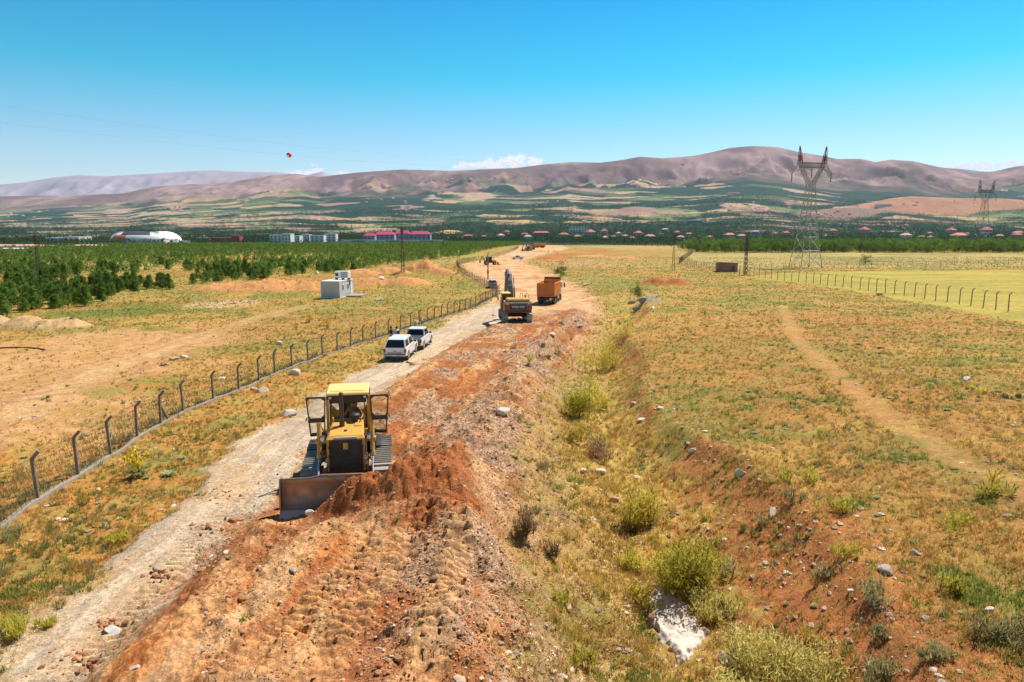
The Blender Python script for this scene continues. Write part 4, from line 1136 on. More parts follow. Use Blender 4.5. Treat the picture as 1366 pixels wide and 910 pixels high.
# ------------------------------------------------------------------ excavator (forward +Y, seen from behind)
def excavator(loc, rz, label):
    t = thing('excavator', loc, rz, label, 'excavator'); t.scale = (.92, .92, .94)
    for s in (-1, 1):
        k = MB(); make_track(k, s * 1.35, -2.45, 2.45, .05, .98, .62, .2); k.build('track', TRK, t)
        k = MB(); k.box(s * 1.35 - .16, s * 1.35 + .16, -1.95, 1.95, .3, .75, .05); k.wheel((s * 1.35, -1.98, .52), .40, .3); k.wheel((s * 1.35, 1.98, .52), .40, .3); k.build('track_frame', BLK, t)
    k = MB(); k.box(-1.1, 1.1, -.9, .9, .45, .85, .05); k.tube((0, 0, .85), (0, 0, 1.12), .75, n=20); k.build('undercarriage', BLK, t)
    k = MB(); k.box(-1.45, 1.45, -2.0, 1.8, 1.12, 1.32, .03); k.build('deck', GREYP, t)
    k = MB()
    k.prism([(-2.85, 1.25), (-3.0, 1.45), (-3.0, 2.15), (-2.85, 2.3), (-2.0, 2.3), (-2.0, 1.25)], -1.52, 1.52, [.95, 1, 1, .97, .97, .95])
    cw = k.build('counterweight', GREYP, t)
    k = MB(); k.box(-1.5, 1.5, -3.02, -2.0, 1.14, 1.28, .03); k.build('lower_trim', REDP, cw)
    k = MB(); k.box(-.92, .86, -3.012, -3.0, 1.52, 2.0, .004); pn = k.build('name_panel', BLK, cw)
    text_mesh('lettering', 'VOLVO', .34, WHL, pn, (-.02, -3.02, 1.76), (R(90), 0, 0), .006, sx=1.25)
    for s in (-1, 1):
        k = MB(); k.box(s * 1.16 - .16, s * 1.16 + .16, -3.022, -2.99, 1.62, 1.86, .01); k.build('red_reflector', REDL, cw)
        k = MB(); k.box(s * 1.22 - .18, s * 1.22 + .18, -3.018, -2.98, 2.0, 2.14, .01); k.build('yellow_panel', YEL, cw)
    k = MB(); k.box(-1.2, 1.32, -2.75, -1.05, 2.3, 2.62, .10); k.box(.7, 1.48, -1.1, 1.5, 1.32, 2.2, .06); k.box(-1.45, 1.45, -2.2, -1.0, 1.32, 2.3, .03)
    hd = k.build('engine_hood', YEL, t)
    k = MB(); k.tube((.95, -1.5, 2.6), (.95, -1.5, 2.95), .06, n=10); k.build('exhaust', BLK, hd)
    k = MB(); k.path([(.75, -1.0, 2.2), (.75, -1.0, 3.0), (.75, .9, 2.9), (.75, 1.4, 2.2)], .025); k.path([(1.45, -1.0, 2.2), (1.45, -1.0, 2.9), (1.45, .9, 2.9), (1.45, 1.4, 2.2)], .025); k.build('handrail', BLK, t)
    # cab at left
    k = MB(); k.prism([(-.35, 1.32), (-.35, 2.95), (1.3, 2.95), (1.75, 2.2), (1.75, 1.32)], -1.48, -.52, [1, .95, .95, 1, 1]); cb = k.build('cab', BLK, t)
    for s in (-1, 1):
        k = MB(); k.prism([(-.22, 1.95), (-.22, 2.82), (1.18, 2.82), (1.6, 2.15), (1.6, 1.95)], -1.0 + s * .47 - .012, -1.0 + s * .47 + .012); k.build('side_glass', GLS, cb)
    k = MB(); k.box(-1.38, -.62, -.365, -.35, 2.1, 2.8); k.build('rear_glass', GLS, cb)
    k = MB(); k.box(-1.52, -.48, -.45, 1.42, 2.95, 3.04, .04); k.build('cab_roof', YELTOP, cb)
    k = MB(); k.bar((-1.62, 1.5, 2.0), (-1.75, 1.6, 2.3), .04, .04); k.box(-1.85, -1.7, 1.55, 1.62, 2.1, 2.5, .02); k.build('mirror', BLK, t)
    # boom, stick, bucket
    def arm(nm, pts, w_, m_):
        k = MB(); up_ = [p for p in pts]; n = len(pts)
        top = [(y, z + h) for y, z, h in pts]; bot = [(y, z - h) for y, z, h in pts][::-1]
        k.prism(top + bot, -.28 - w_, -.28 + w_); return k.build(nm, m_, t)
    bm = arm('boom', [(.9, 1.7, .3), (1.8, 3.2, .42), (2.9, 4.5, .42), (4.6, 4.9, .28), (5.6, 4.7, .2)], .27, BOOM)
    st = arm('stick', [(4.9, 5.2, .15), (5.5, 4.7, .3), (6.6, 2.8, .2), (7.2, 1.4, .14)], .2, BOOM)
    k = MB()
    for s in (-1, 1): k.tube((-.28 + s * .5, 1.7, 1.6), (-.28 + s * .5, 2.4, 3.4), .10, n=10); k.tube((-.28 + s * .5, 2.4, 3.4), (-.28 + s * .46, 2.8, 4.5), .05, n=8)
    k.build('boom_cylinder', STEEL, bm)
    k = MB(); k.tube((-.28, 2.7, 4.9), (-.28, 4.2, 5.4), .10, n=10); k.tube((-.28, 4.2, 5.4), (-.28, 4.95, 5.35), .05, n=8)
    for s in (-.16, 0, .16): k.path([(-.28 + s, 1.3, 2.6), (-.28 + s, 2.2, 4.2), (-.28 + s, 3.2, 5.15), (-.28 + s, 4.6, 5.45)], .035)
    k.build('stick_cylinder', STEEL, bm)
    k = MB(); k.prism([(6.9, 1.5), (7.5, 1.2), (7.7, .5), (7.2, -.05), (6.5, .1), (6.35, .35), (6.9, .35), (7.0, .8)], -.28 - .6, -.28 + .6)
    for i in range(5): k.bar((-.78 + i * .25, 6.45, .25), (-.78 + i * .25, 6.15, .38), .1, .05)
    k.build('bucket', STEEL, t)
    return t
q = P(687, 431)
EXC = excavator(q + Vector((0, 2.4, .02)), R(7), 'large crawler excavator with dark lettered counterweight, its grey boom raised, working behind the pickups')

# ------------------------------------------------------------------ tipper (forward +Y)
def tipper(loc, rz, label):
    t = thing('dump_truck', loc, rz, label, 'dump truck')
    k = MB(); k.box(-.45, .45, -3.6, 3.9, .75, 1.05, .02); k.build('chassis', BLK, t)
    for yc in (-2.55, -1.2, 1.35, 3.1):
        for s in (-1, 1):
            k = MB(); k.wheel((s * 1.0, yc, .52), .52, .46 if yc < 0 else .3, n=18); wv = k.build('wheel', RUB, t)
            k = MB(); k.tube((s * 1.0, yc, .52), (s * (1.20 if yc < 0 else 1.13), yc, .52), .27, n=12); k.build('rim', RIM, wv)
    k = MB(); th = .06
    # open hollow body: floor, sides, front wall, tailgate separate
    k.box(-1.18, 1.18, -3.75, 1.95, 1.15, 1.28, .02)
    for s in (-1, 1):
        k.box(s * 1.22 - th / 2, s * 1.22 + th / 2, -3.72, 1.95, 1.2, 3.0)
        k.box(s * 1.24 - .06, s * 1.24 + .06, -3.75, 1.98, 2.95, 3.07, .02)
        for i in range(8): k.box(s * 1.27 - .03, s * 1.27 + .03, -3.6 + i * .75, -3.5 + i * .75, 1.2, 2.96)
    k.box(-1.25, 1.25, 1.9, 1.98, 1.2, 3.3)
    bd = k.build('dump_body', ORGP, t)
    k = MB(); k.box(-1.24, 1.24, -3.82, -3.75, 1.22, 3.0, .02)
    for x in (-1.0, 0, 1.0): k.box(x - .05, x + .05, -3.87, -3.82, 1.25, 2.9)
    k.box(-1.24, 1.24, -3.88, -3.80, 2.9, 3.02, .02); k.box(-1.24, 1.24, -3.88, -3.80, 1.24, 1.38, .02)
    k.build('tailgate', mat('shaded_tailgate_orange', (.52, .16, .035), .55, dirt=.7, dcol=(.32, .15, .07), scale=1.4, var=.1, bump=.1), bd)  # rear face's shade put into a darker orange than the sunlit body
    k = MB(); k.box(-1.15, 1.15, 1.98, 3.1, 3.28, 3.36, .02); k.box(-1.2, 1.2, 1.9, 2.0, 3.25, 3.55, .02); k.build('cab_guard', BLK, bd)
    k = MB(); k.box(-1.2, 1.2, 2.1, 3.95, .95, 2.9, .10); cb = k.build('cab', WHT, t)
    for s in (-1, 1):
        k = MB(); k.box(s * 1.205 - .008, s * 1.205 + .008, 2.55, 3.7, 1.95, 2.65); k.build('side_window', GLS, cb)
        k = MB(); k.bar((s * 1.2, 3.8, 2.6), (s * 1.5, 3.9, 2.5), .04, .04); k.box(s * 1.52 - .1, s * 1.52 + .1, 3.85, 3.93, 1.9, 2.6, .03); k.build('mirror', BLK, cb)
        k = MB(); k.box(s * 1.05 - .24, s * 1.05 + .24, -3.25, -.5, 1.08, 1.12); k.box(s * 1.05 - .24, s * 1.05 + .24, -3.3, -3.25, .7, 1.12); k.build('mudguard', BLK, t)
        k = MB(); k.box(s * .95 - .2, s * .95 + .2, -3.72, -3.66, .82, .96, .01); k.build('tail_light', REDL, t)
        k = MB(); k.box(s * 1.05 - .17, s * 1.05 + .17, -.3, .75, .6, 1.1, .04); k.build('fuel_tank', RIM if s > 0 else BLK, t)
    k = MB(); k.box(-1.05, 1.05, 3.94, 3.97, 1.9, 2.7); k.build('windscreen', GLS, cb)
    k = MB(); k.box(-1.2, 1.2, -3.7, -3.6, .62, .78, .02); k.build('rear_bumper', BLK, t)
    return t
q = P(732, 407)
TIP = tipper(q + Vector((.4, 3.9, .0)), R(-13), 'orange bodied tipper truck driving away past the excavator')

# ------------------------------------------------------------------ backhoe loader, side on
def backhoe(loc, rz, label):
    t = thing('backhoe_loader', loc, rz, label, 'loader')
    k = MB(); k.box(-.45, .45, -1.2, 2.4, .7, 1.1, .05); k.build('chassis', BLK, t)
    k = MB(); k.prism([(1.0, 1.0), (1.0, 1.75), (2.5, 1.55), (2.6, 1.0)], -.45, .45); k.build('engine_hood', YEL, t)
    k = MB(); k.prism([(-.9, 1.0), (-.8, 2.65), (.85, 2.65), (1.05, 1.0)], -.8, .8, [1, .9, .9, 1]); cb = k.build('cab', BLK, t)
    k = MB(); k.box(-.85, .85, -.95, 1.0, 2.65, 2.78, .05); k.build('cab_roof', BLK, cb)
    for s in (-1, 1):
        k = MB(); k.wheel((s * .9, -.8, .75), .75, .45); k.build('wheel', RUB, t)
        k = MB(); k.wheel((s * .85, 1.9, .5), .5, .35); k.build('wheel', RUB, t)
        k = MB(); k.tube((s * .95, -.8, .75), (s * 1.14, -.8, .75), .4, n=12); k.tube((s * .9, 1.9, .5), (s * 1.04, 1.9, .5), .26, n=12); k.build('rim', YEL, t)
        k = MB(); k.bar((s * .62, 1.0, 1.35), (s * .62, 3.1, .7), .12, .24); k.build('loader_arm', YEL, t)
    k = MB(); k.prism([(3.0, .1), (3.0, .95), (3.25, 1.0), (3.3, .4), (3.9, .15), (3.9, .08)], -1.15, 1.15); k.build('loader_bucket', YEL, t)
    k = MB(); k.bar((0, -1.2, .9), (0, -2.3, 2.9), .25, .3); k.bar((0, -2.3, 2.9), (0, -3.0, 1.4), .22, .25); k.build('rear_arm', YEL, t)
    k = MB(); k.prism([(-3.3, 1.4), (-2.8, 1.5), (-2.6, .9), (-3.0, .6), (-3.3, .9)], -.35, .35); k.build('digging_bucket', YEL, t)
    return t
backhoe(P(652, 353.5), R(-78), 'yellow backhoe loader with a dark cab standing at the bend of the haul road')
# far machines
copy_tree(EXC, None, P(704, 335), R(150), 'tiny yellow excavator far up the haul road at the end of the works')
copy_tree(TIP, None, P(709.5, 333), R(8), 'tiny tipper truck beside the far excavator')
copy_tree(TIP, None, P(720, 330.5), R(70), 'dark tipper truck turned sideways at the far head of the works')
copy_tree(PK2, None, P(690.5, 346), R(80), 'dark small pickup crossing the haul road beyond the loader')
# ================================================================== fences
CONC = mat('concrete_post', (.20, .165, .14), .85, dirt=.4, dcol=(.38, .28, .2), scale=5, bump=.2, var=.15)
CURB = mat('concrete_kerb', (.34, .28, .22), .9, dirt=.4, dcol=(.45, .3, .18), scale=1.5, var=.15, bump=.2)
WIRE = mat('rusty_wire', (.12, .09, .07), .7, .3)
GALV = mat('fence_mesh', (.20, .14, .10), .7, .3)

def resample(pts, step):
    out = [pts[0]]; acc = 0
    for a, b in zip(pts[:-1], pts[1:]):
        a = np.array(a, float); b = np.array(b, float); L = np.linalg.norm(b - a); d = step - acc
        while d <= L:
            out.append(tuple(a + (b - a) * d / L)); d += step
        acc = L - (d - step)
    return out

def fence(px, step, hp, label, kerb, lean, nmax, mesh=True, extra=None, brace=(), arm=.28):
    plan = [tuple(G(a, b)) for a, b in px] if extra is None else extra
    pts = resample(plan, step)[:nmax]
    zs = shape(np.array([p[0] for p in pts]), np.array([p[1] for p in pts]))['z']
    base_ = Vector((pts[0][0], pts[0][1], zs[0]))
    t = thing('fence', base_, 0, label, 'fence')
    pr = MB(); pr.box(-.046, .046, -.046, .046, -.4, hp, .012); pr.bar((0, 0, hp - .03), (lean * arm * .8, 0, hp + arm * .75), .085, .085)
    pos = [Vector((p[0], p[1], z)) - base_ for p, z in zip(pts, zs)]
    first = None
    for i, p in enumerate(pos):
        a = pos[min(i + 1, len(pos) - 1)] - pos[max(0, i - 1)]
        rz = math.atan2(a.y, a.x) - math.pi / 2 + random.uniform(-.06, .06)
        if first is None: first = pr.build('post', CONC, t); o = first
        else: o = first.copy(); col.objects.link(o); o.parent = t
        o.location = p; o.rotation_euler = (random.uniform(-.03, .03), random.uniform(-.035, .035), rz)
    for i in brace:
        if i + 1 < len(pos):
            k = MB(); d = (pos[i + 1] - pos[i]).normalized(); k.bar(pos[i] + Vector((0, 0, hp * .75)), pos[i] + d * .9, .09, .09); k.build('brace', CONC, t)
    # strands
    nrm = []
    for i in range(len(pos)):
        a = pos[min(i + 1, len(pos) - 1)] - pos[max(0, i - 1)]; nrm.append(Vector((a.y, -a.x, 0)).normalized())
    hs_ = [(.22, 0), (.5, 0), (.78, 0), (1.02, 0), (1.26, 0), (hp - .05, 0), (hp + arm * .3, .35), (hp + arm * .7, .75)]
    for h, f in hs_:
        if h > hp + arm: continue
        k = MB()
        for i in range(len(pos) - 1):
            a = pos[i] + Vector((0, 0, h)) + nrm[i] * lean * arm * f; b = pos[i + 1] + Vector((0, 0, h)) + nrm[i + 1] * lean * arm * f
            m_ = (a + b) / 2 - Vector((0, 0, random.uniform(.0, .06)))
            rr = .006 if a.length < 60 else .012
            k.tube(a, m_, rr, n=3, caps=False, smooth=False); k.tube(m_, b, rr, n=3, caps=False, smooth=False)
        k.build('wire_strand', WIRE, t)
    if mesh:
        k = MB(); top = hp - .1
        for i in range(len(pos) - 1):
            a, b = pos[i], pos[i + 1]
            dist = (a + base_).y
            if dist > 260: break
            n = 9 if dist < 45 else 5
            rr = .0058 if dist < 45 else (.006 if dist < 110 else .012)
            for q in range(-2, n):
                for sgn in (1, -1):
                    u0, u1 = q / n, (q + 2.6) / n
                    z0, z1 = (.05, top) if sgn > 0 else (top, .05)
                    def cl(u): return min(1, max(0, u))
                    c0, c1 = cl(u0), cl(u1)
                    if c1 - c0 < .02: continue
                    za = z0 + (z1 - z0) * (c0 - u0) / (u1 - u0); zb = z0 + (z1 - z0) * (c1 - u0) / (u1 - u0)
                    pa = a.lerp(b, c0) + Vector((0, 0, za)); pb = a.lerp(b, c1) + Vector((0, 0, zb))
                    k.tube(pa, pb, rr, n=3, caps=False, smooth=False)
        k.build('wire_mesh', GALV, t)
    if kerb:
        V = []; F = []
        pk = resample(plan, .9); zz = shape(np.array([p[0] for p in pk]), np.array([p[1] for p in pk]))['z']
        for i, p in enumerate(pk):
            a = np.array(pk[min(i + 1, len(pk) - 1)]) - np.array(pk[max(i - 1, 0)]); n_ = Vector((a[1], -a[0], 0)).normalized()
            c = Vector((p[0], p[1], zz[i])) - base_
            for s, z in ((-.10, -.3), (-.085, .10), (.085, .10), (.10, -.3)): V.append(c + n_ * s + Vector((0, 0, z + random.uniform(-.012, .012))))
        for i in range(len(pk) - 1):
            for j in range(3): F.append((i * 4 + j, i * 4 + j + 1, i * 4 + 4 + j + 1, i * 4 + 4 + j))
        k = MB(); k.add(V, F); k.build('concrete_kerb', CURB, t)
    return t

FL = [(-70, 768), (21, 690), (80, 651), (135, 616), (171, 592), (210, 567), (250, 545), (281, 535), (314, 523), (341, 512), (371, 498), (433, 475), (490, 456), (545, 441), (600, 422), (640, 408), (666, 393)]
FENCE_L = fence(FL, 2.55, 1.42, 'long left fence of bent concrete posts on a low kerb beside the gravel road', True, 1, 100, brace=(6, 22, 34))
fence([(666, 392), (655, 386), (640, 378), (625, 370), (613, 362), (609, 354), (625, 349.5), (655, 345), (672, 340), (686, 334.5), (704, 327)], 3.4, 1.5, 'grey mesh fence curving back behind the lamp pole and loader', False, 1, 100)
FRr = [(1800, 500), (1560, 452), (1420, 427), (1346, 417), (1321, 412.5), (1278, 405.5), (1220, 397), (1150, 387), (1080, 378), (1010, 370), (984, 366.5), (958, 363), (930, 358), (906, 352)]
fence(FRr, 2.9, 1.95, 'right fence of dark bent posts along the yellow wheat field', False, 1, 100, mesh=False)
fence([(906, 352), (912, 347), (920, 341), (928, 335)], 3.0, 2.0, 'dark short fence running away behind the brick hut', False, 1, 40)
fence([(1500, 353.5), (1366, 354), (1180, 356), (1060, 359), (985, 362)], 5.2, 1.7, 'distant thin wire fence across the dry field beyond the wheat', False, 1, 60, mesh=False, arm=.1)

# ================================================================== pylons, masts, wires
LAT = mat('galvanised_lattice', (.36, .37, .38), .55, .5, var=.1)
LATD = mat('dark_lattice', (.10, .085, .075), .7, .3)
PRED = mat('pylon_red', (.62, .03, .04), .5)
INS = mat('insulator', (.10, .05, .04), .3)
def lattice_seg(k, c0, w0, c1, w1, r, n=1, horiz=True):
    """square lattice between two levels; c centre Vector, w half width"""
    q = [(-1, -1), (1, -1), (1, 1), (-1, 1)]
    P0 = [Vector(c0) + Vector((a * w0, b * w0, 0)) for a, b in q]; P1 = [Vector(c1) + Vector((a * w1, b * w1, 0)) for a, b in q]
    for i in range(4):
        k.tube(P0[i], P1[i], r, n=4, caps=False, smooth=False)
        j = (i + 1) % 4
        k.tube(P0[i], P1[j], r * .6, n=3, caps=False, smooth=False); k.tube(P0[j], P1[i], r * .6, n=3, caps=False, smooth=False)
        if horiz: k.tube(P1[i], P1[j], r * .6, n=3, caps=False, smooth=False)
def pylon(loc, H, rz, label):
    t = thing('pylon', loc, rz, label, 'pylon', None)
    s = H / 36.0; r = .105 * s if H > 30 else .10
    k = MB()
    lv = [(0, 3.5), (5.2, 2.75), (9.3, 2.3), (13.3, 1.9), (16.6, 1.6), (19.6, 1.35), (22.2, 1.15), (24.6, 1.0)]
    for (a, wa), (b, wb) in zip(lv[:-1], lv[1:]): lattice_seg(k, (0, 0, a * s), wa * s, (0, 0, b * s), wb * s, r)
    k.build('tower_body', LAT, t)
    for sg in (-1, 1):
        k = MB()
        cs = [(0.35, 24.6, 1.0), (1.35, 26.6, .85), (2.4, 28.4, .75), (3.4, 30.2, .75), (3.9, 31.4, .75)]
        for (a, za, wa), (b, zb, wb) in zip(cs[:-1], cs[1:]): lattice_seg(k, (sg * a * s, 0, za * s), wa * s * .6, (sg * b * s, 0, zb * s), wb * s * .6, r * .85)
        k.build('v_arm', LAT, t)
        k = MB()
        for yy in (-.5, .5):
            k.tube((sg * 3.6 * s, yy * s, 29.8 * s), (sg * 6.4 * s, 0, 28.6 * s), r * 1.1, n=4); k.tube((sg * 4.4 * s, yy * s, 31.2 * s), (sg * 6.4 * s, 0, 28.6 * s), r * 1.1, n=4)
        k.tube((sg * 5.2 * s, 0, 30.0 * s), (sg * 5.0 * s, 0, 29.2 * s), r * .5, n=4)
        k.build('outer_cross_arm', LAT, t)
        k = MB(); lattice_seg(k, (sg * 3.9 * s, 0, 31.2 * s), .55 * s, (sg * 4.1 * s, 0, 34.0 * s), .35 * s, r * .8); lattice_seg(k, (sg * 4.1 * s, 0, 34.0 * s), .35 * s, (sg * 4.35 * s, 0, 36.4 * s), .05 * s, r * .8)
        k.build('earth_peak', LAT if False else LATD, t)
        k = MB(); k.box((sg * 3.95 - .30) * s, (sg * 3.95 + .30) * s, -.2 * s, .2 * s, 32.2 * s, 33.4 * s, .1); k.tube((sg * 4.05 * s, 0, 33.6 * s), (sg * 4.2 * s, 0, 35.4 * s), .10 * s, n=6); k.build('red_marker', PRED, t)
        k = MB()
        for i in range(10): k.tube((sg * 6.4 * s, 0, (28.5 - i * .27) * s), (sg * 6.4 * s, 0, (28.36 - i * .27) * s), .2 * s, n=8)
        k.tube((sg * 6.4 * s, 0, 28.6 * s), (sg * 6.4 * s, 0, 25.8 * s), .06 * s, n=4); k.build('insulator', INS, t)
    k = MB()
    for zz in (30.2, 31.5):
        for yy in (-.45, .45): k.tube((-4.2 * s, yy * s, zz * s), (4.2 * s, yy * s, zz * s), r * .9, n=4)
    for i in range(7):
        x0 = (-3.6 + i * 1.03) * s; x1 = x0 + 1.03 * s
        for yy in (-.45, .45): k.tube((x0, yy * s, 30.2 * s), ((x0 + x1) / 2, yy * s, 31.5 * s), r * .6, n=3); k.tube(((x0 + x1) / 2, yy * s, 31.5 * s), (x1, yy * s, 30.2 * s), r * .6, n=3)
    k.build('bridge_beam', LATD, t)
    k = MB(); k.tube((0, 0, 30.2 * s), (0, 0, 27.0 * s), .06, n=4)
    for i in range(10): k.tube((0, 0, (29.9 - i * .28) * s), (0, 0, (29.76 - i * .28) * s), .2 * s, n=8)
    k.build('insulator', INS, t)
    return t
p1 = P(1074, 356.5); H1 = 154.5 * depth_of(p1) / FPX
p2 = P(1307, 334); H2 = 90 * depth_of(p2) / FPX
PY1 = pylon(p1, H1, R(8), 'tall lattice pylon with red tipped horns standing in the field behind the brick hut')
PY2 = pylon(p2, H2, R(10), 'farther lattice pylon with red horns rising from the dark orchard belt')
CABM = mat('aluminium_cable', (.42, .44, .46), .5, .6)
def cable(a, b, sag, r, label, group=None, nm='power_cable'):
    a, b = Vector(a), Vector(b); k = MB(); n = 48; pts = []
    for i in range(n + 1):
        s = i / n; p = a.lerp(b, s); p.z -= 4 * sag * s * (1 - s); pts.append(p)
    k.path(pts, r, n=3)
    o = k.build(nm, CABM); tag(o, label, 'cable', group); return pts
def pyl_pt(p, H, x, z, rz): s = H / 36.0; return Vector((p.x + x * s * math.cos(rz), p.y + x * s * math.sin(rz), p.z + z * s))
tl = pyl_pt(p1, H1, -4.35, 36.4, R(8)); tr = pyl_pt(p1, H1, 4.35, 36.4, R(8))
# earth wires sweep over to an unseen tower off to the left of the viewer
def sky_wire(start, passes, label):
    """parabola through the pylon top and two known points along a straight plan line"""
    (x1, y1, z1), (x2, y2, z2) = passes
    end = Vector((start.x + (x2 - start.x) * 1.45, start.y + (y2 - start.y) * 1.45, 0))
    L = math.hypot(end.x - start.x, end.y - start.y)
    s1 = math.hypot(x1 - start.x, y1 - start.y) / L; s2 = math.hypot(x2 - start.x, y2 - start.y) / L
    A = np.array([[s1 * s1, s1], [s2 * s2, s2]]); a, b = np.linalg.solve(A, [z1 - start.z, z2 - start.z])
    k = MB(); pts = []
    for i in range(91):
        s = i / 90; pts.append(Vector((start.x + (end.x - start.x) * s, start.y + (end.y - start.y) * s, start.z + a * s * s + b * s)))
    k.path(pts, .008, n=4)
    o = k.build('earth_wire', CABM); tag(o, label, 'cable'); return pts
def at_px(px, py, y): d = ray(px, py); return (d[0] / d[1] * y, y, CZ + d[2] / d[1] * y)
B2 = at_px(910, 220, 163); B1 = at_px(385.5, 207, 100)
sky_wire(tl, (B2, B1), 'thin earth wire with two red marker balls crossing the sky low to the left')
C2 = at_px(600, 217, 128); C1 = at_px(150, 163, 86)
sky_wire(tl + Vector((0, 0, .3)), (C2, C1), 'upper thin wire entering the sky at the top left without marker balls')
for bb, lb, r_ in ((B1, 'red and white marker ball hanging in the sky at the left above the hills', .36), (B2, 'small red and white marker ball hanging in front of the hills left of the pylon', .36)):
    k = MB(); k.ball((0, 0, 0), r_, 10)
    F_ = k.f; k.m = [0 if (sum(k.v[i][2] for i in f) / len(f)) > -.06 * r_ or (sum(k.v[i][0] for i in f) / 4) > .3 * r_ else 1 for f in F_]
    tag(k.build('marker_ball', [PRED, WHL], None, bb), lb, 'marker ball')
for x, z, nm_ in ((-6.4, 25.8, 'left'), (0, 27, 'middle'), (6.4, 25.8, 'right')):
    cable(pyl_pt(p1, H1, x, z, R(8)), pyl_pt(p2, H2, x, z, R(10)), 3.0, .03, '%s conductor of the three sagging between the two pylons' % nm_)

def mast(px, py, top, label, w=.35, arms=True, r=.05, m_=None, nm='lattice_pole'):
    p = P(px, py); H = (py - top) * depth_of(p) / FPX
    t = thing(nm, p, R(random.uniform(-20, 20)), label, 'utility pole'); k = MB(); n = max(4, int(H / 1.1))
    for i in range(n):
        a, b = i / n, (i + 1) / n
        lattice_seg(k, (0, 0, a * H), w * (1 - .55 * a), (0, 0, b * H), w * (1 - .55 * b), r, horiz=False)
    k.build('pole', m_ or LATD, t)
    if arms:
        k = MB(); k.bar((-1.1, 0, H * .96), (1.1, 0, H * .96), .14, .14); k.bar((-.8, 0, H * .86), (.8, 0, H * .86), .12, .12)
        for x in (-1.0, 0, 1.0): k.tube((x, 0, H * .96), (x, 0, H * .96 + .35), .09, n=6)
        k.build('cross_arm', LATD, t)
        k = MB(); k.box(-.35, .35, -.2, .2, H * .88, H * .95, .04); k.build('switch_box', LATD, t)
    return t
mast(537.5, 363, 304, 'dark lattice power pole among the spoil heaps right of the site cabin')
mast(53, 372, 314, 'dark lattice power pole standing in the pines at the far left')
mast(591.5, 331, 296, 'small distant lattice pole in front of the tan mound')
mast(898, 361, 313, 'dark lattice pole at the left end of the right fence')
mast(994, 367, 318, 'dark lattice pole just right of the brick hut')
mast(393, 318, 284, 'thin grey mast rising far off above the white campus', w=.25, arms=False, r=.12, m_=LAT, nm='mast')
mast(1059, 311, 274, 'thin pale mast in the far village left of the tall pylon', w=.3, arms=False, r=.25, m_=LAT, nm='mast')
# street lamp
p = P(651, 372); H = 34 * depth_of(p) / FPX
t = thing('street_lamp', p, 0, 'concrete lamp pole with a white lamp head beside the parked pickup at the bend', 'street lamp')
k = MB(); k.tube((0, 0, -.3), (0, 0, H), .17, .11, n=8); k.build('pole', CONC, t)
k = MB(); k.tube((0, 0, H - .1), (.55, 0, H + .45), .05, n=6); ar = k.build('lamp_arm', LATD, t)
k = MB(); k.box(.4, 1.15, -.17, .17, H + .38, H + .55, .05); k.build('lamp_head', WHL, ar)
k = MB(); k.box(-.2, .2, -.22, .1, 1.3, 1.9, .03); k.build('meter_box', LATD, t)
p = P(644, 330.5)
for (a, b, h_, lb) in ((649, 334, 12, 'tiny street lamp at the far end of the mesh fence'), (644, 333, 10, 'smaller tiny street lamp left of the other one by the far pines')):
    q = P(a, b); o = copy_tree(t, None, q, 0, lb); o.scale = (1, 1, h_ * depth_of(q) / FPX / H)

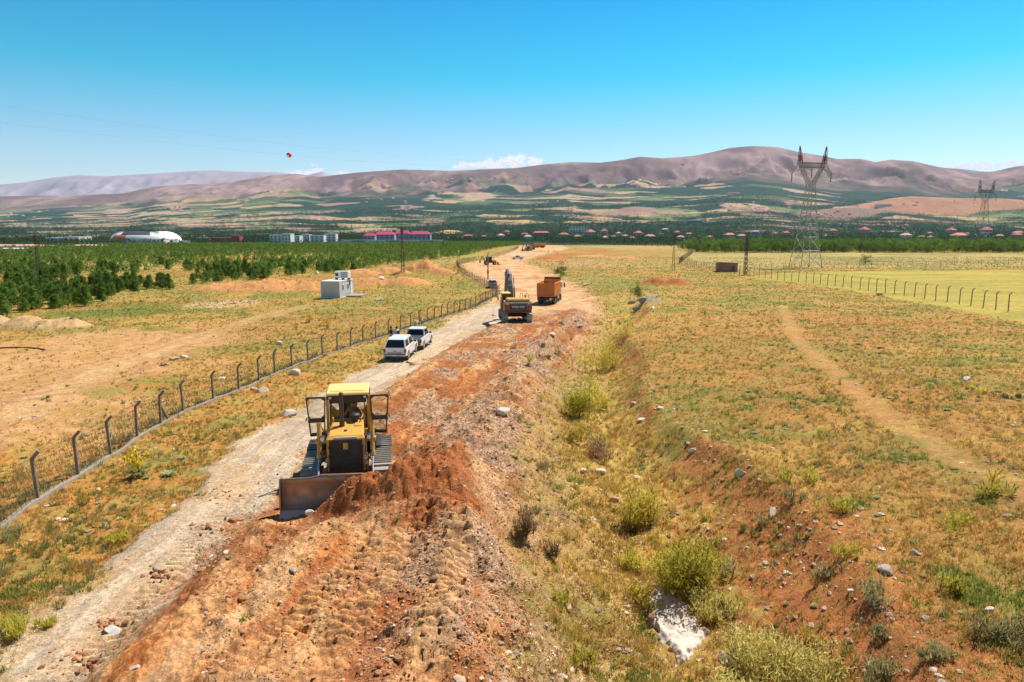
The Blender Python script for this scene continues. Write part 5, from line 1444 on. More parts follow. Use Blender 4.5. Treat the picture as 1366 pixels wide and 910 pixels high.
# ================================================================== site cabin and hut
CABW = mat('cabin_panel', (.52, .51, .55), .6, dirt=.3, dcol=(.45, .36, .3), scale=1.2, var=.04)
CABT = mat('cabin_trim', (.80, .80, .80), .5)
def cabin():
    p = P(441, 397.5)
    t = thing('site_cabin', p, R(-9), 'white box shaped site cabin with rooftop units standing alone in the dry field', 'cabin')
    W_, L_, H_ = 3.15, 5.6, 2.5
    k = MB(); k.box(-W_ / 2 + .04, W_ / 2 - .04, .04, L_ - .04, .0, H_); k.build('wall', CABW, t)
    k = MB()
    k.box(-W_ / 2, W_ / 2, 0, L_, H_, H_ + .13, .02)
    for x in (-W_ / 2, W_ / 2 - .1):
        for y in (0, L_ - .1): k.box(x, x + .1, y, y + .1, -.1, H_)
    k.box(-W_ / 2, W_ / 2, 0, .1, -.3, .08); k.box(W_ / 2 - .1, W_ / 2, .1, L_ - .1, -.3, .08)
    k.build('frame', CABT, t)
    k = MB()
    for i in range(9): k.box(-W_ / 2 + .2 + i * .34, -W_ / 2 + .215 + i * .34, .025, .04, .1, H_ - .05)
    k.build('panel_ribs', CABW, t)
    for y in (1.0, 3.0):
        k = MB(); k.box(W_ / 2 - .04, W_ / 2 - .005, y, y + .6, 1.1, 2.0, .01); f = k.build('window', CABT, t)
        k = MB(); k.box(W_ / 2 - .006, W_ / 2 + .004, y + .07, y + .53, 1.17, 1.93); k.build('pane', GLS, f)
    k = MB(); k.box(W_ / 2 - .04, W_ / 2 + .0, 4.4, 5.2, .1, 2.1, .01); d = k.build('door', CABT, t)
    k = MB(); k.box(W_ / 2, W_ / 2 + .03, 4.5, 4.55, 1.0, 1.15); k.build('door_handle', BLK, d)
    k = MB(); k.box(W_ / 2 + .0, W_ / 2 + .1, 4.0, 4.2, 1.7, 2.5); k.build('drain_box', mat('brown_box', (.16, .08, .05), .7), t)
    p_ = thing('rooftop_unit', p + Vector((math.sin(R(9)) * 3.6, 3.6, H_ + .13)), R(-9), 'pale air handling unit with a square grille on the cabin roof', 'rooftop unit')
    k = MB(); k.box(-.55, 1.75, -.5, .6, .25, 1.35, .06); k.build('casing', CABT, p_)
    k = MB(); k.box(-.42, .1, -.515, -.5, .6, 1.05); k.build('square_grille', GRIL, p_)
    k = MB()
    for i in range(9): k.box(.55 + i * .12, .60 + i * .12, -.52, -.5, .4, 1.25)
    k.build('louvres', GREYP, p_)
    k = MB()
    for x in (-.5, .6, 1.6): k.box(x, x + .08, -.45, .55, 0, .25)
    k.build('stand', BLK, p_)
    k = MB(); V = [(W_ / 2 + .3, 1.6, 0), (W_ / 2 + 2.6, 2.2, 0), (W_ / 2 + 2.4, 5.4, 0), (W_ / 2 + .3, 5.4, 0)]
    k.add(V + [(a, b, -.4) for a, b, c in V], [(0, 1, 2, 3), (0, 4, 5, 1), (1, 5, 6, 2), (2, 6, 7, 3), (3, 7, 4, 0)])
    o = k.build('concrete_slab', CURB, None, p + Vector((0, 0, .22)), (0, 0, R(-9))); tag(o, 'pale concrete slab on the ground at the right side of the site cabin', 'slab')
cabin()
def brick():
    m = bpy.data.materials.new('hut_brick'); m.use_nodes = True; n = m.node_tree.nodes; l = m.node_tree.links
    b = n['Principled BSDF']; b.inputs['Roughness'].default_value = .9
    t = n.new('ShaderNodeTexBrick'); t.inputs['Color1'].default_value = (.34, .16, .10, 1); t.inputs['Color2'].default_value = (.25, .12, .08, 1); t.inputs['Mortar'].default_value = (.38, .3, .24, 1); t.inputs['Scale'].default_value = 3
    tc = n.new('ShaderNodeTexCoord'); mp = n.new('ShaderNodeMapping'); mp.inputs['Rotation'].default_value = (R(90), 0, 0)
    l.new(tc.outputs['Object'], mp.inputs[0]); l.new(mp.outputs[0], t.inputs['Vector']); l.new(t.outputs[0], b.inputs['Base Color']); return m
p = P(971, 363)
t = thing('brick_hut', p, R(-6), 'low brown brick hut with a pale flat roof beside the right fence', 'hut')
k = MB(); k.box(-2.45, 2.45, 0, 3.6, -.5, 2.3); k.build('wall', brick(), t)
k = MB(); k.add([(-2.6, -.2, 2.5), (2.6, -.2, 2.3), (2.6, 3.8, 2.3), (-2.6, 3.8, 2.5), (-2.6, -.2, 2.66), (2.6, -.2, 2.46), (2.6, 3.8, 2.46), (-2.6, 3.8, 2.66)], [(0, 3, 2, 1), (4, 5, 6, 7), (0, 1, 5, 4), (1, 2, 6, 5), (2, 3, 7, 6), (3, 0, 4, 7)]); k.build('roof', CURB, t)
k = MB(); k.box(1.0, 1.7, -.02, .01, 0, 1.8); k.build('door', LATD, t)

# ================================================================== buildings of the town and village
def roofm(nm, c): return mat(nm, c, .8, dirt=.4, dcol=(c[0] * .6, c[1] * .8, c[2] * .9), scale=.15, var=.1)
RT = [roofm('roof_terracotta', (.62, .22, .13)), roofm('roof_salmon', (.66, .32, .22)), roofm('roof_brick_red', (.50, .11, .09)), roofm('roof_crimson', (.48, .035, .10))]
WL = [mat('plaster_white', (.78, .74, .69), .9, var=.05, scale=.1), mat('plaster_cream', (.62, .50, .36), .9), mat('plaster_blue', (.25, .35, .60), .9), mat('plaster_rose', (.58, .36, .32), .9)]
WIN = mat('window_dark', (.03, .04, .05), .2)
def house(w_, d_, h, rh, wm, rm, storeys=2, label=None):
    t = link('house', None); tag(t, label or 'house', 'house')
    k = MB(); k.box(-w_ / 2, w_ / 2, -d_ / 2, d_ / 2, -2, h); wl = k.build('wall', wm, t)
    e = .6; k = MB()
    V = [(-w_ / 2 - e, -d_ / 2 - e, h), (w_ / 2 + e, -d_ / 2 - e, h), (w_ / 2 + e, d_ / 2 + e, h), (-w_ / 2 - e, d_ / 2 + e, h), (-w_ / 2 + d_ * .4, 0, h + rh), (w_ / 2 - d_ * .4, 0, h + rh)]
    k.add(V, [(0, 1, 5, 4), (1, 2, 5), (2, 3, 4, 5), (3, 0, 4), (3, 2, 1, 0)]); rf = k.build('roof', rm, t)
    k = MB(); k.box(w_ * .2, w_ * .2 + .7, -.3, .4, h + rh * .3, h + rh + .8); k.build('chimney', WL[0], rf)
    n = max(2, int(w_ / 3.6))
    k0 = None
    for j in range(storeys):
        for i in range(n):
            x = -w_ / 2 + (i + .5) * w_ / n; z = .9 + j * 3.0
            if k0 is None: q = MB(); q.box(-.6, .6, -.05, .05, 0, 1.4); k0 = q.build('window', WIN, t); o = k0
            else: o = k0.copy(); col.objects.link(o); o.parent = t
            o.location = (x, -d_ / 2, z)
    q = MB(); q.box(-.5, .5, -d_ / 2 - .06, -d_ / 2 + .01, -.1, 2.1); 
    q.build('door', mat('door_brown', (.15, .07, .04), .7), t)
    q = MB(); q.box(w_ * .15, w_ * .42, -d_ / 2 - 1.2, -d_ / 2, 2.8, 3.0); q.box(w_ * .15, w_ * .42, -d_ / 2 - 1.2, -d_ / 2 - 1.12, 3.0, 3.8); q.build('balcony', WL[0], t)
    return t
HP = [house(13, 10, 6.0, 3.0, WL[0], RT[1], label='x'), house(16, 10, 3.4, 3.0, WL[1], RT[0], 1), house(11, 10, 6.4, 3.2, WL[3], RT[2]), house(13, 9, 6.0, 2.6, WL[2], RT[1])]
VIL = [(645, 316, 10, 1, 'pair of low red roofs just left of the works road end'), (668, 317, 12, 0, 'white house with red roof right of the low red roofs'), (676, 312, 8, 2, 'small house with brick red roof above the works road'),
       (700, 313, 12, 1, 'low pale roofed house left of the red complex'), (704, 319, 13, 0, 'white house in front of the red roofed complex'),
       (752, 314, 15, 1, 'low house with terracotta roof right of the road head'), (771, 316.5, 12, 1, 'low house under a salmon roof below the school'), (787, 315, 13, 2, 'brick red roofed house right of the school'),
       (807, 319, 11, 0, 'white house standing lowest of its row by the orchard edge'), (806, 312, 10, 2, 'house with red roof above the lowest white one'), (818, 316, 9, 1, 'narrow low house right of the lowest white one'),
       (825, 313, 8, 0, 'small white house behind the village row'), (834, 315.5, 12, 1, 'wide salmon roofed house in the middle of the village row'), (844, 318, 10, 1, 'low terracotta roof at the lower edge of the village row'),
       (851, 315, 12, 2, 'red roofed house left of the widest roof'), (867, 317, 17, 1, 'widest low salmon roof of the village row'), (881, 312, 7, 1, 'tiny roof right above the widest one'), (887, 309, 10, 3, 'blue walled house with red roof above the village row'),
       (908, 319, 11, 0, 'white house at the left edge of the dark orchard belt'), (903, 313, 9, 2, 'red roof above the white house by the orchard'), (919, 313, 11, 1, 'terracotta roof over the start of the orchard belt'), (946, 319, 9, 2, 'small red roof sunk in the orchard belt'),
       (973, 315, 16, 1, 'long salmon roof left of the first right lattice pole'), (989, 316, 13, 1, 'second long salmon roof right beside the first pole'), (1008, 312, 12, 3, 'blue house with a red roof between the brick hut and pylon'), (1034, 312, 8, 1, 'tiny salmon roof left of the pylon'), (1048, 314, 11, 2, 'red roof immediately left of the pylon'),
       (1101, 315, 9, 1, 'small salmon roof right beside the pylon'), (1111, 312, 13, 2, 'red roof just right of the pylon'), (1152, 312, 15, 2, 'wide red roof in the middle right of the village'), (1190, 310, 10, 1, 'brownish roof right of the long white shed'),
       (1208, 318.5, 18, 0, 'large white two storey house with red roof above the orchard'), (1229, 317, 14, 1, 'salmon roof right of the large white house'), (1241, 318.5, 10, 0, 'small white gabled house beside the salmon roof'), (1268, 312, 15, 2, 'red roof left of the far pylon'), (1279, 317, 22, 1, 'long low terracotta roof left of the far pylon'),
       (1315, 313, 17, 2, 'crimson roof right of the far pylon'), (1333, 316, 14, 1, 'terracotta roof second right of the far pylon'), (1358, 312, 15, 1, 'salmon roof at the right edge of the photo'), (1356, 318, 12, 2, 'low red roof at the lower right end of the village'),
       (1240, 311.5, 9, 1, 'pale roof between the large white house and the far pylon'), (1290, 312, 10, 1, 'small salmon roof just left of the far pylon')]
PLACED = []
def place_house(px, py, wpx, kind, label, group=None, proto=None):
    p = P(px, py + 1.0); pr = proto or HP[kind]; w0 = [13, 16, 11, 13][kind]
    s = wpx * depth_of(p) / FPX / w0 * random.uniform(.66, .86)
    o = copy_tree(pr, None, p, R(random.uniform(-35, 35)), label, group, scale=s * random.uniform(.95, 1.05))
    PLACED.append((p.x, p.y, w0 * s)); return o
for v in VIL: place_house(v[0], v[1], v[2], v[3], v[4])

def block(name, px0, px1, pyb, pyt, depth_m, label, wm, rm, cat, floors=3, rz=0, roof='flat', bays=None, group=None):
    p = P((px0 + px1) / 2, pyb); d = depth_of(p); w_ = (px1 - px0) * d / FPX; h = (pyb - pyt) * d / FPX
    t = thing(name, p, rz, label, cat, group)
    hw = h if roof == 'flat' else h * .68
    k = MB(); k.box(-w_ / 2, w_ / 2, 0, depth_m, -5, hw); k.build('wall', wm, t)
    k = MB(); e = .5
    if roof == 'flat': k.box(-w_ / 2 - .2, w_ / 2 + .2, -.2, depth_m + .2, hw, hw + .5, .1)
    else:
        V = [(-w_ / 2 - e, -e, hw), (w_ / 2 + e, -e, hw), (w_ / 2 + e, depth_m + e, hw), (-w_ / 2 - e, depth_m + e, hw), (-w_ / 2 + depth_m * .3, depth_m / 2, h), (w_ / 2 - depth_m * .3, depth_m / 2, h)]
        k.add(V, [(0, 1, 5, 4), (1, 2, 5), (2, 3, 4, 5), (3, 0, 4), (3, 2, 1, 0)])
    k.build('roof', rm, t)
    n = bays or max(3, int(w_ / 6)); ww = w_ / n * .40; fh = hw / floors; k0 = None
    for j in range(floors):
        for i in range(n):
            if j * n + i > 90: break
            if k0 is None: q = MB(); q.box(-ww / 2, ww / 2, -.08, .05, 0, fh * .5); k0 = q.build('window', WIN, t); o = k0
            else: o = k0.copy(); col.objects.link(o); o.parent = t
            o.location = (-w_ / 2 + (i + .5) * w_ / n, 0, j * fh + fh * .25)
    PLACED.append((p.x, p.y, w_)); return t
# crimson roofed complex
REDB = mat('brick_facade', (.40, .13, .10), .85); LIL = mat('lilac_facade', (.42, .36, .44), .85); SILV = mat('pale_metal_roof', (.66, .68, .70), .5, .2)
CPX = [(485, 500, 322, 311, 'crimson roofed block at the left end of the large complex', 14), (500, 526, 321.5, 309, 'second crimson roofed block of the complex, banded facade', 18), (526, 546, 321, 307.5, 'tallest middle block of the crimson roofed complex', 16), (546, 574, 321, 308.5, 'long right block of the crimson roofed complex', 18)]
for a, b, yb, yt, lb, dm in CPX: block('complex_block', a, b, yb, yt, dm, lb, LIL, RT[3], 'building', 3, roof='hip')
block('perimeter_wall', 455, 592, 323, 320.5, 1, 'long white wall running in front of the crimson roofed complex', WL[0], WL[0], 'wall', 1, bays=3)
block('complex_block', 711, 733, 315, 308.5, 16, 'blue grey complex with red roofs right of the works road head', mat('blue_grey_facade', (.20, .23, .33), .8), RT[2], 'building', 2, roof='hip')
block('school', 760, 783, 309.5, 302.5, 18, 'pale wide building with a flat red rimmed roof above the village', WL[0], RT[2], 'building', 2)
for a, b, yb, yt, lb in ((360, 376, 324, 314, 'pale grey block at the left of the white campus'), (376, 388, 325, 312.5, 'tall white block with stair tower in the white campus'), (386, 400, 324, 315, 'low white block in the middle of the campus'), (402, 413, 322, 313.5, 'grey block between the two halves of the campus'), (414, 432, 323, 314.5, 'wide white block right of the grey one in the campus'), (432, 448, 322, 312.5, 'bright white block at the right end of the campus')):
    block('campus_block', a, b, yb, yt, 14, lb, WL[0], SILV, 'building', 3)
block('brick_hall', 281, 310, 324.5, 317.5, 14, 'long red brick hall with rows of windows right of the stadium', REDB, REDB, 'building', 2)
block('brick_tower', 309, 320, 325, 315.5, 10, 'red tower block joined at the right of the long brick hall', mat('red_facade', (.52, .06, .06), .8), RT[2], 'building', 3)
block('low_hall', 262, 280, 321, 317.5, 10, 'mint green roofed low hall left of the brick hall', mat('mint', (.35, .55, .45), .8), SILV, 'building', 1)
block('factory', -30, 44, 333, 326.5, 20, 'long factory hall with a salmon roof at the left edge', WL[0], RT[1], 'building', 1, roof='hip')
block('factory', 85, 129, 331.5, 326.5, 16, 'salmon roofed long shed left of the stadium', WL[0], RT[1], 'building', 1, roof='hip')
block('factory', 61, 84, 323, 317.5, 30, 'white factory hall with a pale roof behind the pines', WL[0], SILV, 'building', 1)
block('factory', 84, 106, 323, 316.5, 30, 'white factory hall nearer the stadium, slightly taller roof', WL[0], SILV, 'building', 1)
block('factory', -20, 14, 338, 333, 14, 'grey low shed roof at the left edge under the factory hall', mat('shed_grey', (.3, .33, .38), .8), SILV, 'building', 1)
block('white_shed', 1155, 1168, 311.5, 308.5, 12, 'white long shed in the middle of the right village', WL[0], SILV, 'building', 1)
block('white_shed', 172, 190, 276, 273.5, 20, 'x', WL[0], SILV, 'building', 1) if False else None
block('blue_shed', 921, 937, 297.5, 294.5, 30, 'grey blue flat shed in the fields above the village', mat('blue_shed', (.25, .32, .42), .7), SILV, 'building', 1)
block('white_shed', 1171, 1190, 276, 272.5, 30, 'white flat factory beside the quarry on the right slope', WL[0], SILV, 'building', 1)
block('white_shed', 618, 630, 318, 313, 12, 'small grey and red building at the foot of the tan mound', mat('slate_wall', (.2, .25, .33), .8), RT[2], 'building', 2, roof='hip')

def stadium():
    p = P(176, 326.5); d = depth_of(p); a = 46 * d / FPX; h = 17.5 * d / FPX; b = a * .8
    t = thing('stadium', p + Vector((0, b, 0)), 0, 'rounded white stadium with an orange stripe panel and dark roof opening', 'stadium')
    prof = [(.98, 0), (1.0, .30), (.96, .52), (.88, .72), (.76, .90), (.60, 1.0), (.5, .93)]
    N = 96; V = []; F = []; mi = []
    def se(t_): return math.copysign(abs(math.cos(t_)) ** .92, math.cos(t_)), math.copysign(abs(math.sin(t_)) ** .92, math.sin(t_))
    for (r, z) in prof:
        for i in range(N): c, s = se(2 * math.pi * i / N); V.append((c * a * r, s * b * r, z * h - (3 if z == 0 else 0)))
    k = MB()
    for j in range(len(prof) - 1):
        for i in range(N):
            F.append((j * N + i, j * N + (i + 1) % N, (j + 1) * N + (i + 1) % N, (j + 1) * N + i))
            xx = V[j * N + i][0] / a; front = V[j * N + i][1] < 0
            o = 0
            if front and -.72 < xx < -.22 and 0 <= j <= 2: o = 1
            if j == 5 or (front and j in (3, 4) and -.45 < xx < .42): o = 2
            mi.append(o)
    k.v = V; k.f = F; k.m = mi; k.sm = [True] * len(F)
    k.build('shell', [mat('stadium_white', (.80, .80, .79), .5), mat('stadium_orange', (.72, .20, .09), .5), mat('stadium_opening', (.05, .055, .07), .8)], t)
    k = MB(); k.v = [(se(2 * math.pi * i / N)[0] * a * .5, se(2 * math.pi * i / N)[1] * b * .5, .93 * h) for i in range(N)]; k.f = [tuple(range(N))]; k.m = [0]; k.sm = [False]; k.build('field_opening', GREYP, t)
    k = MB()
    for i in range(26):
        x = -a * .62 + i * a * .05; k.bar((x, -b * .60, h * .99), (x + a * .02, -b * .44, h * 1.05), .5, .5)
    k.bar((-a * .62, -b * .47, h * 1.06), (a * .62, -b * .47, h * 1.06), 1.5, 1.4)
    k.build('roof_truss', GREYP, t)
    PLACED.append((p.x, p.y, a * 2))
stadium()
for a, b, yb, yt, lb in ((204, 219, 327, 319.5, 'white block with blue glazing at the right foot of the stadium'), (219, 231, 326.5, 320.5, 'small white block right of the stadium foot'), (231, 247, 326, 322, 'low grey white building farthest right of the stadium foot')):
    block('stadium_annex', a, b, yb, yt, 12, lb, WL[0], SILV, 'building', 2)

# hamlets on the slopes
HAM = [(790, 299, 70, 4, 16, 'tiny house among the orchards just above the school row'), (1190, 301, 110, 5, 20, 'tiny house in the trees between village and bare brown hill'), (560, 287, 70, 5, 12, 'tiny house in fields above the crimson roofed complex'), (1040, 303, 80, 3, 14, 'tiny house in orchards just behind the tall pylon'), (236, 280, 34, 4, 26, 'tiny red roofed house of the hamlet on the far left slope'), (1092, 286, 40, 6, 30, 'tiny red roofed house of the hamlet behind the tall pylon'), (318, 269, 20, 3, 8, 'tiny house in the small hamlet left of the middle slope'),
       (716, 273, 30, 5, 14, 'tiny house scattered on the slope above the works road'), (860, 249, 46, 5, 18, 'tiny house of the upper hamlet under the central crest'), (990, 277, 60, 10, 14, 'tiny house scattered on the slope left of the pylon'),
       (620, 241, 60, 4, 12, 'tiny house high on the middle left ridge'), (950, 297, 60, 4, 10, 'tiny house among fields just above the village'), (1220, 271, 50, 5, 10, 'tiny house on the slope of the bare brown hill'), (500, 268, 60, 6, 8, 'tiny lone house on the middle left slope'), (775, 290, 30, 8, 6, 'tiny farmhouse in fields above the school'), (20, 290, 40, 6, 6, 'tiny farmhouse at the left edge of the plain')]
SMALL = []
for i in range(3):
    k = MB(); k.box(-6, 6, -5, 5, -3, 5); k.mi = 1
    k.add([(-6.6, -5.6, 5), (6.6, -5.6, 5), (6.6, 5.6, 5), (-6.6, 5.6, 5), (-3, 0, 8), (3, 0, 8)], [(0, 1, 5, 4), (1, 2, 5), (2, 3, 4, 5), (3, 0, 4)])
    me = k.build('house', [WL[i % 2], RT[(1, 0, 2)[i]]]); SMALL.append(me)
for (cx, cyy, rx, ry, n, lb) in HAM:
    for i in range(n):
        a = random.gauss(cx, rx * .45); b = random.gauss(cyy, ry * .45); p = P(a, b)
        s_ = SMALL[random.randrange(3)]; o = s_.copy(); col.objects.link(o); o.location = p; o.rotation_euler = (0, 0, random.uniform(-1, 1))
        sc = random.uniform(2.2, 4.2) * depth_of(p) / FPX / 13; o.scale = (sc, sc, sc); tag(o, lb, 'house', 'houses of one far hamlet, ' + lb.split()[-1])
for s_ in SMALL + HP:
    for c_ in list(s_.children):
        for g_ in list(c_.children): bpy.data.objects.remove(g_)
        bpy.data.objects.remove(c_)
    bpy.data.objects.remove(s_)

# small curved thing: black hose on the left ground
pts = [P(a, b) + Vector((0, 0, .05)) for a, b in ((-40, 466), (0, 465), (20, 464.5), (40, 464.5), (52, 466), (60, 467.5))]
k = MB(); k.path(pts, .06); tag(k.build('hose', BLK), 'black hose lying on the bare ground at the left edge', 'hose')
# ================================================================== vegetation
LEAF = leafmat('leaves', trans=.45); LEAF2 = leafmat('shrub_leaves', trans=.62)
GRASSM = leafmat('dry_grass_blades', trans=.5)
BARK = mat('bark', (.14, .09, .06), .95, var=.2)
ROCKM = mat('rock', (.5, .42, .34), .9, attr='tint', var=.22, scale=2.5, bump=.5)

def tris_cloud(cent, size, colr, rnd, flat=.0, asp=.5):
    """leaf-sized triangles: one per centre, random orientation"""
    n = len(cent)
    d = rnd.normal(size=(n, 3)); d /= np.linalg.norm(d, axis=1)[:, None] + 1e-9
    e = rnd.normal(size=(n, 3)); e -= d * (e * d).sum(1)[:, None]; e /= np.linalg.norm(e, axis=1)[:, None] + 1e-9
    s = size[:, None]
    V = np.stack([cent - e * s * asp, cent + e * s * asp, cent + d * s * 1.5], 1).reshape(-1, 3)
    F = np.arange(3 * n).reshape(n, 3)
    return V, F, np.repeat(colr, 3, 0)

def pine_mesh(seed, H=3.6, Rr=1.35, n=1100, cols=((.030, .062, .018), (.075, .13, .028)), roundness=0):
    rnd = np.random.default_rng(seed)
    if roundness:
        lob = rnd.normal(size=(14, 3)) * np.array([Rr * .45, Rr * .45, H * .18]) + np.array([0, 0, H * .6])
        k = rnd.integers(0, 14, n); dirs = rnd.normal(size=(n, 3)); dirs /= np.linalg.norm(dirs, axis=1)[:, None]
        c = lob[k] + dirs * (Rr * .48) * (rnd.random(n)[:, None] ** .35) * np.array([1, 1, .8])
        c[:, 2] = np.maximum(c[:, 2], H * .12)
    else:
        # whorls of boughs, irregular, pointed up
        nb = 46; bz = rnd.random(nb) ** 1.15 * .93 + .03; ba = rnd.random(nb) * 6.283
        bl = Rr * (1 - bz) ** .62 * rnd.uniform(.55, 1.1, nb) + .10
        k = rnd.integers(0, nb, n); t = rnd.random(n) ** .55
        r = bl[k] * t; c = np.stack([np.cos(ba[k]) * r, np.sin(ba[k]) * r, (bz[k] * .95) * H + .16 * r + .10], 1)
        c += rnd.normal(size=(n, 3)) * (.10 + .12 * (1 - t))[:, None] * Rr * .8
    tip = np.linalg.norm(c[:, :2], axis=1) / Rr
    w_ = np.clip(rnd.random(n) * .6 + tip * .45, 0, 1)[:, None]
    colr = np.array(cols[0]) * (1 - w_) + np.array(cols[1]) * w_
    return tris_cloud(c, rnd.uniform(.13, .26, n) * (H / 3.6), colr, rnd, asp=.45)
def trunk_mesh(H, r=.09):
    k = MB(); k.tube((0, 0, -.4), (0, 0, H * .9), r, r * .3, n=6)
    for i in range(6):
        a = i * 2.4; z = H * (.2 + .1 * i); k.tube((0, 0, z), (math.cos(a) * .6, math.sin(a) * .6, z + .3), r * .35, n=4)
    me = bpy.data.meshes.new('trunk'); me.from_pydata(k.v, [], k.f); me.materials.append(BARK); return me
PINES = []
for i in range(6):
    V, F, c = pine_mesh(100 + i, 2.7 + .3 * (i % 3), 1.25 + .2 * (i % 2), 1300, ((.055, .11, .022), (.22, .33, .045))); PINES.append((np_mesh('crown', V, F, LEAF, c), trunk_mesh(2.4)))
OLV = []
for i in range(4):
    V, F, c = pine_mesh(200 + i, 5.0, 2.6, 900, ((.05, .10, .02), (.19, .28, .045)), 1); OLV.append((np_mesh('crown', V, F, LEAF, c), trunk_mesh(3.0, .14)))

def tree(name, meshes, p, s, label, cat, group):
    o = link(name, None, None, p, (0, 0, random.uniform(0, 6.28))); sz = s * random.uniform(.9, 1.1); o.scale = (s, s, sz)
    tag(o, label, cat, group); link('crown', meshes[0], o); link('trunk', meshes[1], o); return o

def low_forest(name, P3, S, cols, label_kind, rnd, H=3.6, Rr=1.3, nl=46, cone=True):
    n = len(P3); nl_ = nl
    t = rnd.random((n, nl_)); a = rnd.random((n, nl_)) * 6.283
    if cone: rr = Rr * (1 - t) ** .7 * rnd.uniform(.5, 1.05, (n, nl_)); z = t * H * .92 + .25
    else: rr = Rr * np.sqrt(np.clip(1 - (2 * t - 1) ** 2, 0, 1)) * rnd.uniform(.4, 1.05, (n, nl_)); z = t * H * .8 + H * .15
    c = np.stack([P3[:, None, 0] + np.cos(a) * rr * S[:, None], P3[:, None, 1] + np.sin(a) * rr * S[:, None], P3[:, None, 2] + z * S[:, None]], -1).reshape(-1, 3)
    w_ = np.clip(rnd.random(n * nl_) * .8 + np.repeat(rnd.random(n), nl_) * .4 - .1, 0, 1)[:, None]
    colr = np.array(cols[0]) * (1 - w_) + np.array(cols[1]) * w_
    V, F, c2 = tris_cloud(c, np.repeat(S, nl_) * .52 * rnd.uniform(.7, 1.2, n * nl_) * (H / 3.6), colr, rnd, asp=.55)
    tag(link(name, np_mesh(name, V, F, LEAF, c2)), kind='stuff')

def poly_scatter(poly, sp, rnd, jit=.38, rowrot=.0):
    lo, hi = poly.min(0), poly.max(0)
    gx, gy = np.meshgrid(np.arange(lo[0], hi[0], sp), np.arange(lo[1], hi[1], sp))
    x = gx.ravel() + rnd.normal(size=gx.size) * sp * jit; y = gy.ravel() + rnd.normal(size=gx.size) * sp * jit
    m = inside(x, y, poly); return x[m], y[m]

